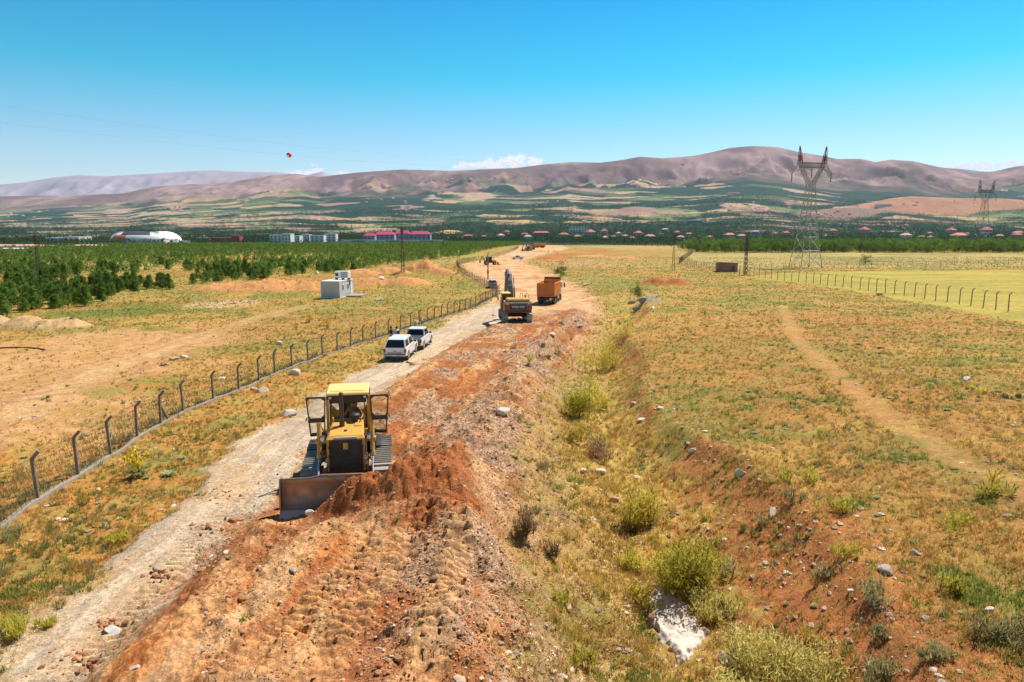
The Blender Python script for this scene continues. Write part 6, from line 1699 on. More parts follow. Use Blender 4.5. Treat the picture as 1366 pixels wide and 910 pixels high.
def forests():
    rnd = np.random.default_rng(5)
    F1 = W([(-420, 470), (-120, 445), (0, 424), (45, 415), (120, 409), (150, 396), (185, 390), (255, 384), (285, 377), (340, 374), (395, 368), (420, 362), (440, 364), (470, 366), (510, 354), (565, 348), (615, 343), (660, 332), (700, 326.5), (690, 323.8), (640, 323.5), (200, 328), (0, 333), (-420, 336)])
    x, y = poly_scatter(F1, 2.85, rnd)
    px = 683 + FPX * x / y / CP
    hbv = hb(y); pyy = 455 - FPX * np.tan(PITCH - np.arctan(hbv / y))
    keep = rnd.random(len(x)) < np.interp(y, [80, 120, 200, 350, 600], [1, .9, .8, .6, .45])
    gapn = fbm(x * .03, y * .018, 3, 301)
    keep &= ~((gapn > .70) & (y > 130) & (px < 250)); keep &= ~((gapn > .74) & (px >= 250))
    keep &= ~((pyy > 350) & (pyy < 360) & (px < 290) & (rnd.random(len(x)) < .6))
    keep &= ~((pyy > 341) & (pyy < 346) & (px < 520) & (px > 300) & (gapn > .5))
    x, y = x[keep], y[keep]; 
    vis = (np.abs(x / y) < 1.0); x, y = x[vis], y[vis]
    print('PX', np.histogram(683 + FPX * x / y / CP, bins=[0, 100, 200, 300, 400, 500, 600, 700])[0], np.histogram(y, bins=[80, 120, 160, 200, 300, 400, 600, 900])[0])
    z = shape(x, y)['z']; S = rnd.uniform(.55, 1.18, len(x)) * np.interp(y, [80, 200, 500], [.92, .86, .92])
    # extra big ones at the near edge
    inview = np.abs(x / y) < .78
    o = np.argsort(np.where(inview, y / S, 1e9)); sel = o[:300]; rest = np.setdiff1d(np.arange(len(x)), sel)
    for i in sel:
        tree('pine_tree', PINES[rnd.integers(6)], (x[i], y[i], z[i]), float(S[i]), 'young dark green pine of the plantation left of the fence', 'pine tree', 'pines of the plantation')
    low_forest('far_pines', np.stack([x, y, z], 1)[rest], S[rest], ((.050, .10, .022), (.21, .31, .045)), '', rnd, 2.9, 1.35, 52)
    print('pines', len(x))
    # right orchard belt
    F2 = W([(918, 336), (955, 337.5), (1100, 337.5), (1366, 337.5), (1500, 338), (1900, 340), (1900, 327), (1366, 323.2), (1000, 323.5), (925, 329), (905, 333)])
    x, y = poly_scatter(F2, 5.2, rnd, .16); vis = np.abs(x / y) < 1.05; x, y = x[vis], y[vis]
    k = rnd.random(len(x)) < .96; x, y = x[k], y[k]
    z = shape(x, y)['z']; S = rnd.uniform(.8, 1.25, len(x)); o = np.argsort(np.where(np.abs(x / y) < .76, y, 1e9)); sel = o[:290]; rest = np.setdiff1d(np.arange(len(x)), sel)
    for i in sel:
        tree('orchard_tree', OLV[rnd.integers(4)], (x[i], y[i], z[i]), float(S[i]), 'round green orchard tree of the dark belt behind the right fields', 'orchard tree', 'trees of the orchard belt')
    low_forest('far_orchard_trees', np.stack([x, y, z], 1)[rest], S[rest], ((.04, .085, .02), (.16, .24, .04)), '', rnd, 5.0, 2.7, 40, False)
    print('orch', len(x))
    # belt in the middle below the village
    F3 = W([(735, 327.5), (780, 327), (850, 329.5), (905, 330.5), (920, 323), (860, 320.5), (780, 319.5), (735, 321.5)])
    F4 = W([(430, 325), (700, 323), (700, 319.5), (430, 321)])
    F5 = W([(-100, 332), (420, 325.5), (420, 322.5), (-100, 325)])
    xs, ys = [], []
    for f in (F3, F4, F5):
        a, b = poly_scatter(f, 6.5, rnd, .3); kk = rnd.random(len(a)) < .8; xs.append(a[kk]); ys.append(b[kk])
    # wooded country farther out, following the green parcels
    n = 60000
    yy = np.exp(rnd.uniform(math.log(860), math.log(4200), n)); xx = rnd.uniform(-.82, .82, n) * yy
    g = fields(xx, yy); green = (g[:, 1] > g[:, 0] * 1.35)
    edge = rnd.random(n) < .06
    kk = green | edge
    xs.append(xx[kk]); ys.append(yy[kk]); x = np.concatenate(xs); y = np.concatenate(ys)
    ok = np.ones(len(x), bool)
    for (hx, hy, hw) in PLACED:
        px = x / y; hp_ = hx / hy
        ok &= ~((np.abs(px - hp_) < hw / hy * .60) & (y < hy + 30) & (y > hy - 160 - hw * .2) & (y > 720))
    x, y = x[ok], y[ok]
    z = shape(x, y)['z']; S = rnd.uniform(.7, 1.5, len(x)) * np.interp(y, [700, 1500, 4200], [1.0, 1.5, 2.6])
    low_forest('valley_trees', np.stack([x, y, z], 1), S, ((.022, .055, .022), (.060, .105, .035)), '', rnd, 4.5, 2.6, 9, False)
    print('valley', len(x))
forests()

for (a, b, wpx, hpx, lb) in ((1154, 353, 14, 10, 'single round dark green bush standing in the dry field right of the tall pylon'), (748, 369.5, 21, 15, 'bright green bush growing just behind the tipper truck'), (850, 401, 15, 17, 'dark green bush growing out of the rocky hole in the gully'), (833, 300, 6, 6, None), (1199, 299, 8, 9, None)):
    if lb is None: continue
    p = P(a, b); s = hpx * depth_of(p) / FPX / 4.6
    tree('round_bush', OLV[random.randrange(4)], p, s, lb, 'bush', None).scale = (wpx / hpx * s * .75, wpx / hpx * s * .75, s)

# ---------------- feathery yellow green gully shrubs
def shrub_mesh(seed, w_, h, cols, n_st=46, nl=26, woody=.5):
    rnd = np.random.default_rng(seed); k = MB(); cents = []; subs = [(rnd.normal() * w_ * .24, rnd.normal() * w_ * .22, rnd.uniform(.55, 1.1)) for _ in range(6)]
    for i in range(n_st):
        a = rnd.random() * 6.283; sp = rnd.random() ** .6; L = h * rnd.uniform(.6, 1.05) * (1 - .25 * sp)
        ci = int(rnd.integers(0, len(subs))); cxx, cyy_, ch = subs[ci]
        L *= ch; bx, by = cxx + math.cos(a) * w_ * .06, cyy_ + math.sin(a) * w_ * .06
        ex, ey = cxx + math.cos(a) * w_ * .32 * sp, cyy_ + math.sin(a) * w_ * .32 * sp
        pts = []
        for t in (0, .35, .7, 1): pts.append(Vector((bx + (ex - bx) * t ** 1.25, by + (ey - by) * t ** 1.25, L * t)))
        if rnd.random() < woody: k.path(pts, .010, n=3)
        for q in range(nl):
            t = rnd.uniform(.22, 1.02); j = min(2, int(t * 3)); f = t * 3 - j
            p = pts[j].lerp(pts[j + 1], f)
            cents.append((p.x + rnd.normal() * .06 * w_, p.y + rnd.normal() * .06 * w_, max(.02, p.z + rnd.normal() * .05 * h)))
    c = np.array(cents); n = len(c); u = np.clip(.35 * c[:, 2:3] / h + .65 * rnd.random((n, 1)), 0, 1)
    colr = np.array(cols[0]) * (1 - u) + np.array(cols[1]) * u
    V, F, cc = tris_cloud(c, rnd.uniform(.035, .075, n) * (.6 + .5 * h), colr, rnd, asp=.22)
    V = V.reshape(-1, 3, 3); V[:, 2, 2] += .06; V = V.reshape(-1, 3)
    st = bpy.data.meshes.new('stems'); st.from_pydata(k.v, [], k.f); st.materials.append(BARK)
    return np_mesh('foliage', V, F, LEAF2, np.clip(cc * 1.15, 0, .85)), st
YG = ((.38, .30, .05), (.74, .60, .10)); GG = ((.32, .29, .04), (.70, .60, .09)); PY = ((.40, .34, .10), (.74, .64, .22)); BRWN = ((.30, .19, .09), (.52, .36, .17)); GREYG = ((.27, .24, .10), (.46, .41, .18))
SHR = [  # px, base y, w, h, palette, label
    (906, 776, 104, 86, GG, 'largest yellow green shrub just above the white rock slab'), (855, 708, 62, 66, YG, 'tall straw yellow shrub in the gully upstream of the largest shrub'),
    (800, 612, 44, 46, BRWN, 'bare brownish shrub in the narrow middle of the gully'), (766, 592, 42, 40, YG, 'small yellowish shrub left of the brownish one in the gully'),
    (765, 556, 52, 64, GG, 'green feathery shrub in the middle gully, left of a pair'), (792, 545, 40, 46, YG, 'yellow feathery shrub right beside the green one in the middle gully'),
    (796, 494, 50, 50, YG, 'upright yellow green shrub in the upper gully below the tipper'), (830, 452, 38, 32, YG, 'farthest yellow shrub near the rocky hole'), (812, 468, 24, 22, YG, 'small yellow shrub between the two upper gully shrubs'),
    (955, 826, 58, 54, PY, 'pale straw tussock shrub right of the white slab'), (1050, 905, 140, 74, PY, 'pale yellow sprawling shrub at the bottom edge right of the slab'), (985, 960, 120, 80, PY, 'pale shrub cut by the bottom edge under the slab'),
    (975, 770, 34, 26, GREYG, 'grey green shrub right of the largest yellow shrub'), (862, 812, 46, 34, YG, 'low yellow shrub touching the left side of the white slab'), (845, 760, 40, 38, GG, 'low green shrub left of the largest shrub'),
    (985, 900, 46, 28, GREYG, 'dark grey green shrub under the white slab'), (700, 716, 34, 44, BRWN, 'dry brown twig bush on the bank right of the pushed soil'), (735, 742, 30, 36, BRWN, 'second dry twig bush lower on the same bank'),
    (1173, 905, 60, 30, GREYG, 'grey green bush at the bottom edge in red soil'), (1280, 790, 46, 24, GG, 'low green bush in the lower right field'), (1165, 800, 52, 28, GREYG, 'dull green shrub in the middle of the red soil'), (1175, 850, 38, 20, GREYG, 'dull dark shrub below the dull green one in the red soil'),
    (1325, 662, 44, 26, GG, 'leafy green plant at the right with a yellow spike'), (1268, 705, 58, 22, GG, 'flat spreading green plant left below the spiked one'), (1068, 644, 46, 22, GG, 'bright yellow green patch plant in the middle right field'), (1056, 668, 26, 22, GREYG, 'silvery small bush just below the bright patch plant'),
    (1119, 682, 40, 24, GG, 'low green plant above the red soil'), (1330, 530, 30, 8, ((.02, .05, .03), (.05, .10, .05)), 'flat dark green cushion plant near the right edge'), (1305, 523, 30, 8, GG, 'light green cushion left of the dark one near the right edge'), (1360, 532, 16, 8, ((.03, .06, .03), (.06, .10, .05)), 'small dark cushion plant at the right edge'),
    (1015, 700, 22, 14, GREYG, 'small grey bush left of the pale flat stone'), (1100, 770, 36, 20, GREYG, 'muted green tuft bush in the centre of the lower right'), (1325, 850, 80, 34, GREYG, 'broad dull bush at the lower right corner'), (1240, 880, 44, 26, GREYG, 'dull bush left of the lower right corner'),
    (1130, 740, 34, 22, GG, 'small yellowish green bush above the dull red soil shrubs'), (700, 690, 26, 20, GREYG, 'small grey green bush on the bank beside the blade pile'), (775, 890, 44, 26, GG, 'green bush at the bottom below the stony bank'), (745, 800, 26, 18, GG, 'small green rosette on the straw bank'),
    (20, 715, 40, 20, GREYG, 'grey green weeds at the base of the nearest fence post'), (12, 852, 50, 34, GG, 'green grass clump at the lower left corner'), (60, 835, 36, 16, GG, 'small green clump on the road verge near the lower left'), (158, 724, 30, 22, GG, 'green tussock on the verge by the haul road'),
    (725, 628, 22, 18, GREYG, 'grey green weed low on the left gully bank'), (690, 560, 20, 14, GREYG, 'small weed by the pale boulder on the bank')]
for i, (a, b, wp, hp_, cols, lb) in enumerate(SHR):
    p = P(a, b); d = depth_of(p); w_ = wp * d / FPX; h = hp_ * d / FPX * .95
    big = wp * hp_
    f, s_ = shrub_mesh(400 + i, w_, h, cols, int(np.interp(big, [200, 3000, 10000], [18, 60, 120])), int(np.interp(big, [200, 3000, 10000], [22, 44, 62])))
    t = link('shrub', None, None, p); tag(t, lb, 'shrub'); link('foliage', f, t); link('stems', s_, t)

# ---------------- mulleins: leaf rosette, stalk and yellow flower spike
FLOW = leafmat('yellow_flowers', None, (.78, .58, .02), .2); MLEAF = leafmat('mullein_leaf', None, (.22, .26, .09), .3); PLEAF = leafmat('pale_rosette', None, (.42, .46, .22), .2)
def mullein_mesh(seed, branched):
    rnd = np.random.default_rng(seed); L = MB(); S = MB(); Fm = MB()
    for i in range(16):
        a = i * 2.4; r = rnd.uniform(.22, .36); u = Vector((math.cos(a), math.sin(a), 0)); v = Vector((-u.y, u.x, 0)) * .05
        z0 = .02 + .012 * i; L.add([u * .03 + Vector((0, 0, z0)), u * r * .6 + v + Vector((0, 0, z0 + .12)), u * r + Vector((0, 0, z0 + .06)), u * r * .6 - v + Vector((0, 0, z0 + .12))], [(0, 1, 2, 3)])
    S.tube((0, 0, 0), (0, 0, 1.0), .018, .01, n=4)
    tips = [(Vector((0, 0, .45)), Vector((.02, 0, 1.2)))]
    if branched:
        for i in range(7):
            a = i * 2.4 + .4; u = Vector((math.cos(a), math.sin(a), 0)); tips.append((Vector((0, 0, .35 + .05 * i)) + u * .05, Vector((0, 0, .72 + .05 * i)) + u * .32)); S.tube(Vector((0, 0, .3 + .05 * i)), tips[-1][1], .01, n=3)
    for (p, q) in tips:
        for i in range(34):
            t = rnd.random(); c = p.lerp(q, t) + Vector(rnd.normal(size=3) * .028); d = Vector(rnd.normal(size=3)).normalized() * .05; e = d.orthogonal().normalized() * .035
            Fm.add([c - e, c + e, c + d], [(0, 1, 2)])
    out = []
    for nm, k, m_ in (('leaves', L, MLEAF), ('stalk', S, MLEAF), ('flower_spike', Fm, FLOW)):
        me = bpy.data.meshes.new(nm); me.from_pydata([tuple(x) for x in k.v], [], k.f); me.materials.append(m_); out.append((nm, me))
    return out
ML = [mullein_mesh(i, i % 2) for i in range(4)]
MUL = [(186, 636, 46, 'large branched yellow mullein by the kerb of the left fence near the viewer'), (265, 585, 16, 'yellow mullein on the verge beyond the large branched one'),
       (98, 424, 14, 'yellow flowered plant in front of the near pines'), (167, 406, 9, 'leftmost of two small mulleins at the foot of the pines'), (174, 406, 9, 'right one of two small mulleins at the foot of the pines'), (188, 403, 12, 'mullein right beside the green strip below the pines'), (199, 398, 9, 'small mullein at the top of the row below the pines'),
       (395, 439, 16, None), (412, 430, 16, None), (426, 436, 14, None), (436, 438, 18, None), (416, 446, 16, None), (517, 405, 11, None), (523, 404, 10, None), (479, 393, 9, None), (486, 392, 9, None), (601, 374, 8, None), (559, 398, 9, None), (497, 391, 8, None), (590, 380, 8, None), (577, 384, 9, None), (612, 380, 8, None), (640, 396, 9, None), (634, 394, 9, None), (655, 402, 9, None), (611, 365, 9, None), (618, 368, 9, None), (606, 362, 8, None), (448, 425, 10, None), (470, 421, 10, None), (505, 384, 8, None), (380, 452, 14, None),
       (687, 463, 18, 'tall yellow mullein standing on the fill edge behind the rubble'), (733, 478, 18, 'mullein at the top of the gully bank'), (745, 472, 20, 'mullein beside the one at the top of the gully bank'), (705, 488, 18, 'leaning mullein on the bank below the fill edge'), (749, 432, 15, 'bright yellow mullein on the bank under the tipper'), (726, 460, 12, 'small mullein between the bank ones'), (722, 536, 12, 'yellow clump halfway down the left gully bank'), (700, 637, 14, 'yellow plant low on the stony bank'),
       (1098, 525, 18, 'upright mullein in the middle of the right field'), (1322, 655, 36, 'tall yellow spike over the leafy plant at the right'), (940, 420, 12, 'mullein on the near end of the right slope'), (853, 396, 8, 'tiny mullein beside the rocky hole')]
for x in range(40):
    MUL.append((random.uniform(960, 1366), random.uniform(425, 560), random.uniform(7, 13), None))
for (a, b, h, lb) in MUL:
    p = P(a, b); s = h * depth_of(p) / FPX / 1.2
    t = link('mullein', None, None, p, (random.uniform(-.12, .12), random.uniform(-.12, .12), random.uniform(0, 6))); t.scale = (s * 1.25, s * 1.25, s)
    if lb: tag(t, lb, 'flower')
    elif a < 660: tag(t, 'small yellow mullein in the dry field between cabin and left fence', 'flower', 'mulleins left of the fence')
    else: tag(t, 'small mullein scattered over the upper right field', 'flower', 'mulleins of the right field')
    for nm, me in ML[random.randrange(4)]: link(nm, me, t)
# pale rosettes
def rosette(px, py, wpx, lb, group=None):
    p = P(px, py); r = wpx / 2 * depth_of(p) / FPX; k = MB()
    for i in range(30):
        a = i * 2.4; e = .25 + .6 * i / 30; u = Vector((math.cos(a) * math.cos(e), math.sin(a) * math.cos(e), math.sin(e) * .8)); v = Vector((-math.sin(a), math.cos(a), 0)) * r * .13
        q = r * random.uniform(.8, 1.05); k.add([u * .02, u * q * .6 + v, u * q - Vector((0, 0, .1 * r)), u * q * .6 - v], [(0, 1, 2, 3)])
    o = k.build('rosette_plant', PLEAF, None, p); tag(o, lb, 'plant', group)
rosette(225, 634, 27, 'larger pale green rosette plant on the left verge'); rosette(242, 612, 16, 'smaller pale rosette above the larger one on the left verge'); rosette(178, 615, 14, 'pale rosette beside the kerb behind the large mullein')
for _ in range(46): rosette(random.uniform(950, 1366), random.uniform(440, 900), random.uniform(8, 15), 'low pale green rosette plant dotted over the right field', 'rosettes of the right field')
for _ in range(18): rosette(random.uniform(660, 900), random.uniform(560, 900), random.uniform(8, 13), 'low pale green rosette plant on the gully banks', 'rosettes of the gully')
for _ in range(16): rosette(random.uniform(0, 330), random.uniform(530, 760), random.uniform(8, 13), 'low pale green rosette plant near the left fence', 'rosettes by the left fence')

# ================================================================== stones
def ico(sub):
    import bmesh
    b = bmesh.new(); bmesh.ops.create_icosphere(b, subdivisions=sub, radius=1.0)
    V = np.array([v.co[:] for v in b.verts]); F = np.array([[v.index for v in f.verts] for f in b.faces]); b.free(); return V, F
I1, I2, I3 = ico(1), ico(2), ico(3)
def rock_mesh(seed, colr, sub=I2, flat=.6, nm='rock'):
    rnd = np.random.default_rng(seed); V, F = sub; V = V.copy()
    for _ in range(9):   # chop with planes: angular stone
        n = rnd.normal(size=3); n /= np.linalg.norm(n); d = rnd.uniform(.45, .85); dd = V @ n - d; V = V - np.where(dd > 0, dd, 0)[:, None] * n
    V = V * np.array([1, rnd.uniform(.6, .95), flat * rnd.uniform(.7, 1.2)])
    c = np.array(colr) * (1 + .25 * (rnd.random((len(V), 1)) - .5))
    return np_mesh(nm, V, F, ROCKM, np.broadcast_to(c, (len(V), 3)).copy())
PALEC, TANC, BRC, GREYC = (.80, .66, .52), (.62, .42, .26), (.34, .17, .09), (.46, .38, .31)
ROCKS = [  # px, py, width px, colour, label
    (384, 555, 27, (.55, .45, .37), 'flat pale boulder on the road side behind the dozer door'), (349, 523, 18, PALEC, 'pale boulder near the left fence posts'), (395, 500, 20, PALEC, 'white boulder on the verge beyond the pale one'), (338, 520, 12, TANC, 'tan stone touching the pale boulder by the fence'),
    (672, 551, 24, (.60, .50, .42), 'long pale boulder at the foot of the rubble bank'), (413, 686, 17, PALEC, 'white stone at the bottom left corner of the blade pile'), (577, 772, 14, BRC, 'dark brown block lying on the near fill'),
    (660, 421.5, 11, PALEC, 'pale slab beside the excavator tracks'), (737, 447, 12, PALEC, 'white flat stone on the fill edge below the tipper'), (772, 436, 10, GREYC, 'grey stone on the fill edge under the tipper'), (1031, 685, 20, (.68, .58, .46), 'pale flat stone in the right red soil'), (988, 633, 20, PALEC, 'white grey boulder on the right gully brink'),
    (1173, 394, 11, (.62, .45, .30), 'rounded tan boulder beside the right fence posts'), (1222, 739, 16, GREYC, 'grey boulder in the lower right field'), (1181, 762, 24, GREYC, 'dark grey boulder in the red soil'), (1320, 816, 18, PALEC, 'pale stone near the lower right'), (1290, 507, 14, PALEC, 'white stone near the right fence field'),
    (880, 546, 14, PALEC, 'pale boulder on the scarp, upper one'), (855, 562, 14, PALEC, 'white stone in the scarp below the upper boulder'), (845, 540, 12, TANC, 'tan block high in the scarp'), (923, 604, 14, (.58, .45, .3), 'tan block in the lower scarp'), (918, 592, 10, (.58, .45, .3), 'smaller tan block above the other in the scarp'), (940, 577, 12, PALEC, 'pale block on the brink of the scarp'), (848, 638, 14, PALEC, 'pale boulder in the gully floor'), (800, 630, 20, PALEC, 'larger white stone group in the gully floor'),
    (778, 628, 14, PALEC, 'white stone left in the gully floor'), (820, 668, 16, TANC, 'tan stone in the gully beyond the shrub'), (868, 830, 18, (.36, .20, .12), 'rust coloured stone resting on the white slab'), (908, 824, 16, (.55, .42, .32), 'tan stone resting on the white slab right of the rusty one'), (835, 810, 12, PALEC, 'pale stone left of the white slab'), (965, 878, 26, (.55, .45, .4), 'pinkish pale rock right below the white slab'), (765, 575, 10, PALEC, 'stone beneath the green gully shrub'),
    (842, 405, 14, GREYC, 'grey boulder at the rocky hole'), (858, 402, 18, (.40, .34, .30), 'big flat rock over the rocky hole'), (850, 414, 15, (.12, .10, .09), 'dark rock in the mouth of the hole'), (870, 412, 10, PALEC, 'pale rock right of the rocky hole'), (781, 381, 12, GREYC, 'grey lump between tipper and rocky hole'),
    (231, 480, 16, TANC, 'tan boulder beside the left fence field track'), (218, 487, 14, BRC, 'brown boulder left of the tan one'), (245, 478, 12, PALEC, 'pale boulder right of the tan one'), (296, 506, 12, PALEC, 'pale stone in grass behind the left fence'), (372, 460, 12, PALEC, 'white stone in grass behind the fence centre'), (504, 401, 13, (.42, .36, .30), 'grey pointed rock in the field right of the cabin'), (423, 365, 8, PALEC, 'white leaning slab left of the site cabin'), (555, 453, 8, PALEC, 'white stone by the fence beyond the pickups'), (556, 431, 10, PALEC, 'pale flat stone between fence and second pickup'), (568, 427, 7, PALEC, 'small pale stone right of the flat one by the fence'), (508, 372, 10, PALEC, 'pale rubble block on the tan heap'), (525, 354, 7, PALEC, 'white block left of the power pole'),
    (85, 695, 14, PALEC, 'white stone on the verge near the left fence start'), (150, 843, 24, (.60, .55, .52), 'white crushed stone in the haul road'), (213, 760, 18, (.55, .38, .26), 'stone cluster with red clod on the road'), (135, 822, 0, PALEC, 'x'), (180, 892, 14, PALEC, 'pale stone at the bottom edge by the fill'), (390, 762, 14, GREYC, 'grey stone on the red fill under the blade'), (300, 739, 12, PALEC, 'chalky stone on the fill edge'), (552, 487, 14, (.5, .27, .15), 'reddish stone behind the near pickup wheel'), (545, 484, 9, TANC, 'tan stone right at the near pickup wheel')]
for i, (a, b, wp, cc, lb) in enumerate(ROCKS):
    if wp == 0: continue
    p = P(a, b); r = wp / 2 * depth_of(p) / FPX
    me = rock_mesh(700 + i, cc, I3, .62); o = link('rock', me, None, p + Vector((0, 0, r * .12 + (.12 if 'slab' in lb and 'resting' in lb else 0))), (random.uniform(-.2, .2), random.uniform(-.2, .2), random.uniform(0, 6))); o.scale = (r, r, r)
    tag(o, lb, 'rock')
# white limestone slab in the gully
SLAB = []
def slab():
    pts = [(862, 800), (872, 790), (900, 788), (918, 806), (928, 828), (945, 842), (940, 858), (925, 868), (920, 884), (905, 885), (893, 868), (878, 850), (866, 832)]
    pl = [P(a, b) for a, b in pts]; c = sum(pl, Vector()) / len(pl); N = 34
    V = []; F = []
    lo = np.array([[p.x, p.y] for p in pl]); poly = lo; SLAB.append(lo)
    x0, y0 = lo.min(0) - .1; x1, y1 = lo.max(0) + .1
    gx, gy = np.meshgrid(np.linspace(x0, x1, 90), np.linspace(y0, y1, 90)); x = gx.ravel(); y = gy.ravel()
    s = sdf(x + (fbm(x * 5, y * 5, 3, 5) - .5) * .35, y + (fbm(x * 5 + 9, y * 5, 3, 6) - .5) * .35, poly)
    z = shape(x, y)['z'] + np.where(s > 0, .10 * sst(0, .12, s) + .05 * (fbm(x * 1.3, y * 1.3, 3, 7) - .3) + .03 * (vnoise(x * 3.1, y * 3.1, 4) > .55), -.25)
    idx = np.arange(8100).reshape(90, 90); F = np.stack([idx[:-1, :-1], idx[:-1, 1:], idx[1:, 1:], idx[1:, :-1]], -1).reshape(-1, 4)
    F = F[(s[F] > -.08).any(1)]; u, inv = np.unique(F, return_inverse=True)
    rgb = np.clip(np.array((.66, .57, .48)) * (.8 + .35 * fbm(x * 3, y * 3, 4, 8))[:, None], 0, .85); d_ = sst(.60, .68, fbm(x * 6, y * 6, 3, 9)); rgb = rgb * (1 - d_[:, None] * .5)
    me = np_mesh('limestone_slab', np.stack([x, y, z], 1)[u], inv.reshape(-1, 4), ROCKM, rgb[u], True)
    tag(link('limestone_slab', me), 'big flat white limestone slab lying in the gully below the largest shrub', 'rock')
slab()

def joined_rocks(name, x, y, r, colr, sink=.25, rnd=None, sub=None, flat=.62):
    V0, F0 = sub or (I1[0], I1[1]); n = len(x); m = len(V0)
    z = shape(x, y)['z']
    V = np.repeat(V0[None], n, 0)
    for _ in range(5):
        nn = rnd.normal(size=(n, 1, 3)); nn /= np.linalg.norm(nn, axis=2, keepdims=True); d = rnd.uniform(.4, .8, (n, 1)); dd = (V * nn).sum(2) - d
        V = V - np.where(dd > 0, dd, 0)[:, :, None] * nn
    a = rnd.random(n) * 6.283; ca, sa = np.cos(a)[:, None], np.sin(a)[:, None]
    V = V * np.stack([np.ones(n), rnd.uniform(.55, .95, n), rnd.uniform(.6, 1.2, n) * flat], 1)[:, None, :]
    X = V[:, :, 0] * ca - V[:, :, 1] * sa; Y = V[:, :, 0] * sa + V[:, :, 1] * ca
    V = np.stack([X, Y, V[:, :, 2]], -1) * r[:, None, None] + np.stack([x, y, z - r * sink * flat + r * .15], 1)[:, None, :]
    F = (F0[None] + (np.arange(n) * m)[:, None, None]).reshape(-1, 3)
    c = np.repeat(colr, m, 0) * (1 + .2 * (rnd.random((n * m, 1)) - .5))
    tag(link(name, np_mesh(name, V.reshape(-1, 3), F, ROCKM, np.clip(c, 0, .85))), kind='stuff')

def persp_points(n, y0, y1, rnd, tmax=.86, power=1.0):
    y = np.exp(rnd.uniform(math.log(y0), math.log(y1), n)); t = rnd.uniform(-tmax, tmax, n); return t * y, y

def stones():
    rnd = np.random.default_rng(77)
    # rubble on the fill and its windrow
    x, y = persp_points(330000, 8.3, 75, rnd, .5)
    m = shape(x, y); n2 = fbm(x * .9, y * .9, 4, 107); gr = sst(.46, .60, fbm(x * .5 + 20, y * .35, 4, 141))
    pr = m['fill'] * (.13 + .30 * gr + .32 * m['ws']) * (1 - .88 * m['lane']) + np.where(m['out'], sst(4.5, .4, m['sd']), 0) * .35 + m['pile'] * .10
    pr = pr + np.exp(-((m['road'] - .45) / .3) ** 2) * m['fill'] * .15
    dz = np.sqrt((x - DOZ[0]) ** 2 + ((y - DOZ[1]) / 1.2) ** 2) < 1.9
    k = (rnd.random(len(x)) < pr) & ~dz & (m['farr'] < .4); x, y = x[k], y[k]; n = len(x); print('rubble', n)
    r = .011 + .040 * rnd.random(n) ** 5 + .00055 * y; r *= np.where(m['pile'][k] > .4, .75, 1)
    big = rnd.random(n) < .010; r = np.where(big, r * 3.0, r)
    w_ = rnd.random((n, 1)); c = np.where(w_ < .45, np.array((.46, .24, .11)), np.where(w_ < .78, np.array((.43, .17, .06)), np.where(w_ < .94, np.array((.50, .35, .23)), np.array((.66, .54, .42))))); 
    joined_rocks('rubble', x, y, r, c * rnd.uniform(.8, 1.2, (n, 1)), rnd=rnd)
    # scattered field stones, gully and right field
    x, y = persp_points(60000, 8.3, 150, rnd, .84)
    m = shape(x, y); rr = sst(-1.0, 1.2, sdf(x, y, REDR)); cl = fbm(x * .35, y * .35, 4, 303)
    pr = (1 - m['fill']) * (1 - m['road']) * (1 - m['farr']) * (.015 + .16 * sst(.52, .7, cl) + .25 * m['gul'] * sst(.5, .62, cl) + .05 * rr)
    pr = pr + np.where(m['gside'] < 0, np.exp(-((m['gd'] - m['gw'] * .8) / .9) ** 2), 0) * .14 * sst(100, 80, y)
    pr = np.where(inside(x, y, WHEAT) | (sdf(x, y, SLAB[0]) > -.12), 0, pr)
    k = rnd.random(len(x)) < pr; x, y = x[k], y[k]; n = len(x); print('field stones', n)
    r = .02 + .11 * rnd.random(n) ** 3.2 + .0008 * y
    w_ = rnd.random((n, 1)); c = np.where(w_ < .5, np.array((.66, .54, .42)), np.where(w_ < .85, np.array((.52, .35, .21)), np.array((.34, .25, .18))))
    joined_rocks('field_stones', x, y, r, c * rnd.uniform(.75, 1.15, (n, 1)), rnd=rnd)
    # pebbles and clods of the road
    x, y = persp_points(40000, 10.5, 60, rnd, .8)
    m = shape(x, y); k = rnd.random(len(x)) < m['road'] * .10 * (1 + 2 * sst(.5, .7, fbm(x * .7, y * .5, 3, 305))); x, y = x[k], y[k]; n = len(x)
    joined_rocks('road_pebbles', x, y, .014 + .03 * rnd.random(n) ** 3 + .0006 * y, np.array((.52, .42, .33)) * rnd.uniform(.6, 1.15, (n, 1)), rnd=rnd)
    # clay clods dropped along the road margin
    x = []; y = []
    for (a, b, sx, sy, q) in ((275, 706, 26, 6, 60), (212, 768, 16, 8, 46), (150, 835, 22, 8, 60), (120, 893, 16, 6, 40), (380, 700, 24, 8, 40), (300, 660, 40, 14, 40), (110, 885, 40, 20, 60)):
        for _ in range(q): g = G(random.gauss(a, sx * .6), random.gauss(b, sy * .6)); x.append(g[0]); y.append(g[1])
    x, y = np.array(x), np.array(y); n = len(x)
    joined_rocks('clay_clods', x, y, .03 + .07 * rnd.random(n) ** 2, np.array((.36, .16, .07)) * rnd.uniform(.7, 1.5, (n, 1)), rnd=rnd)
stones()

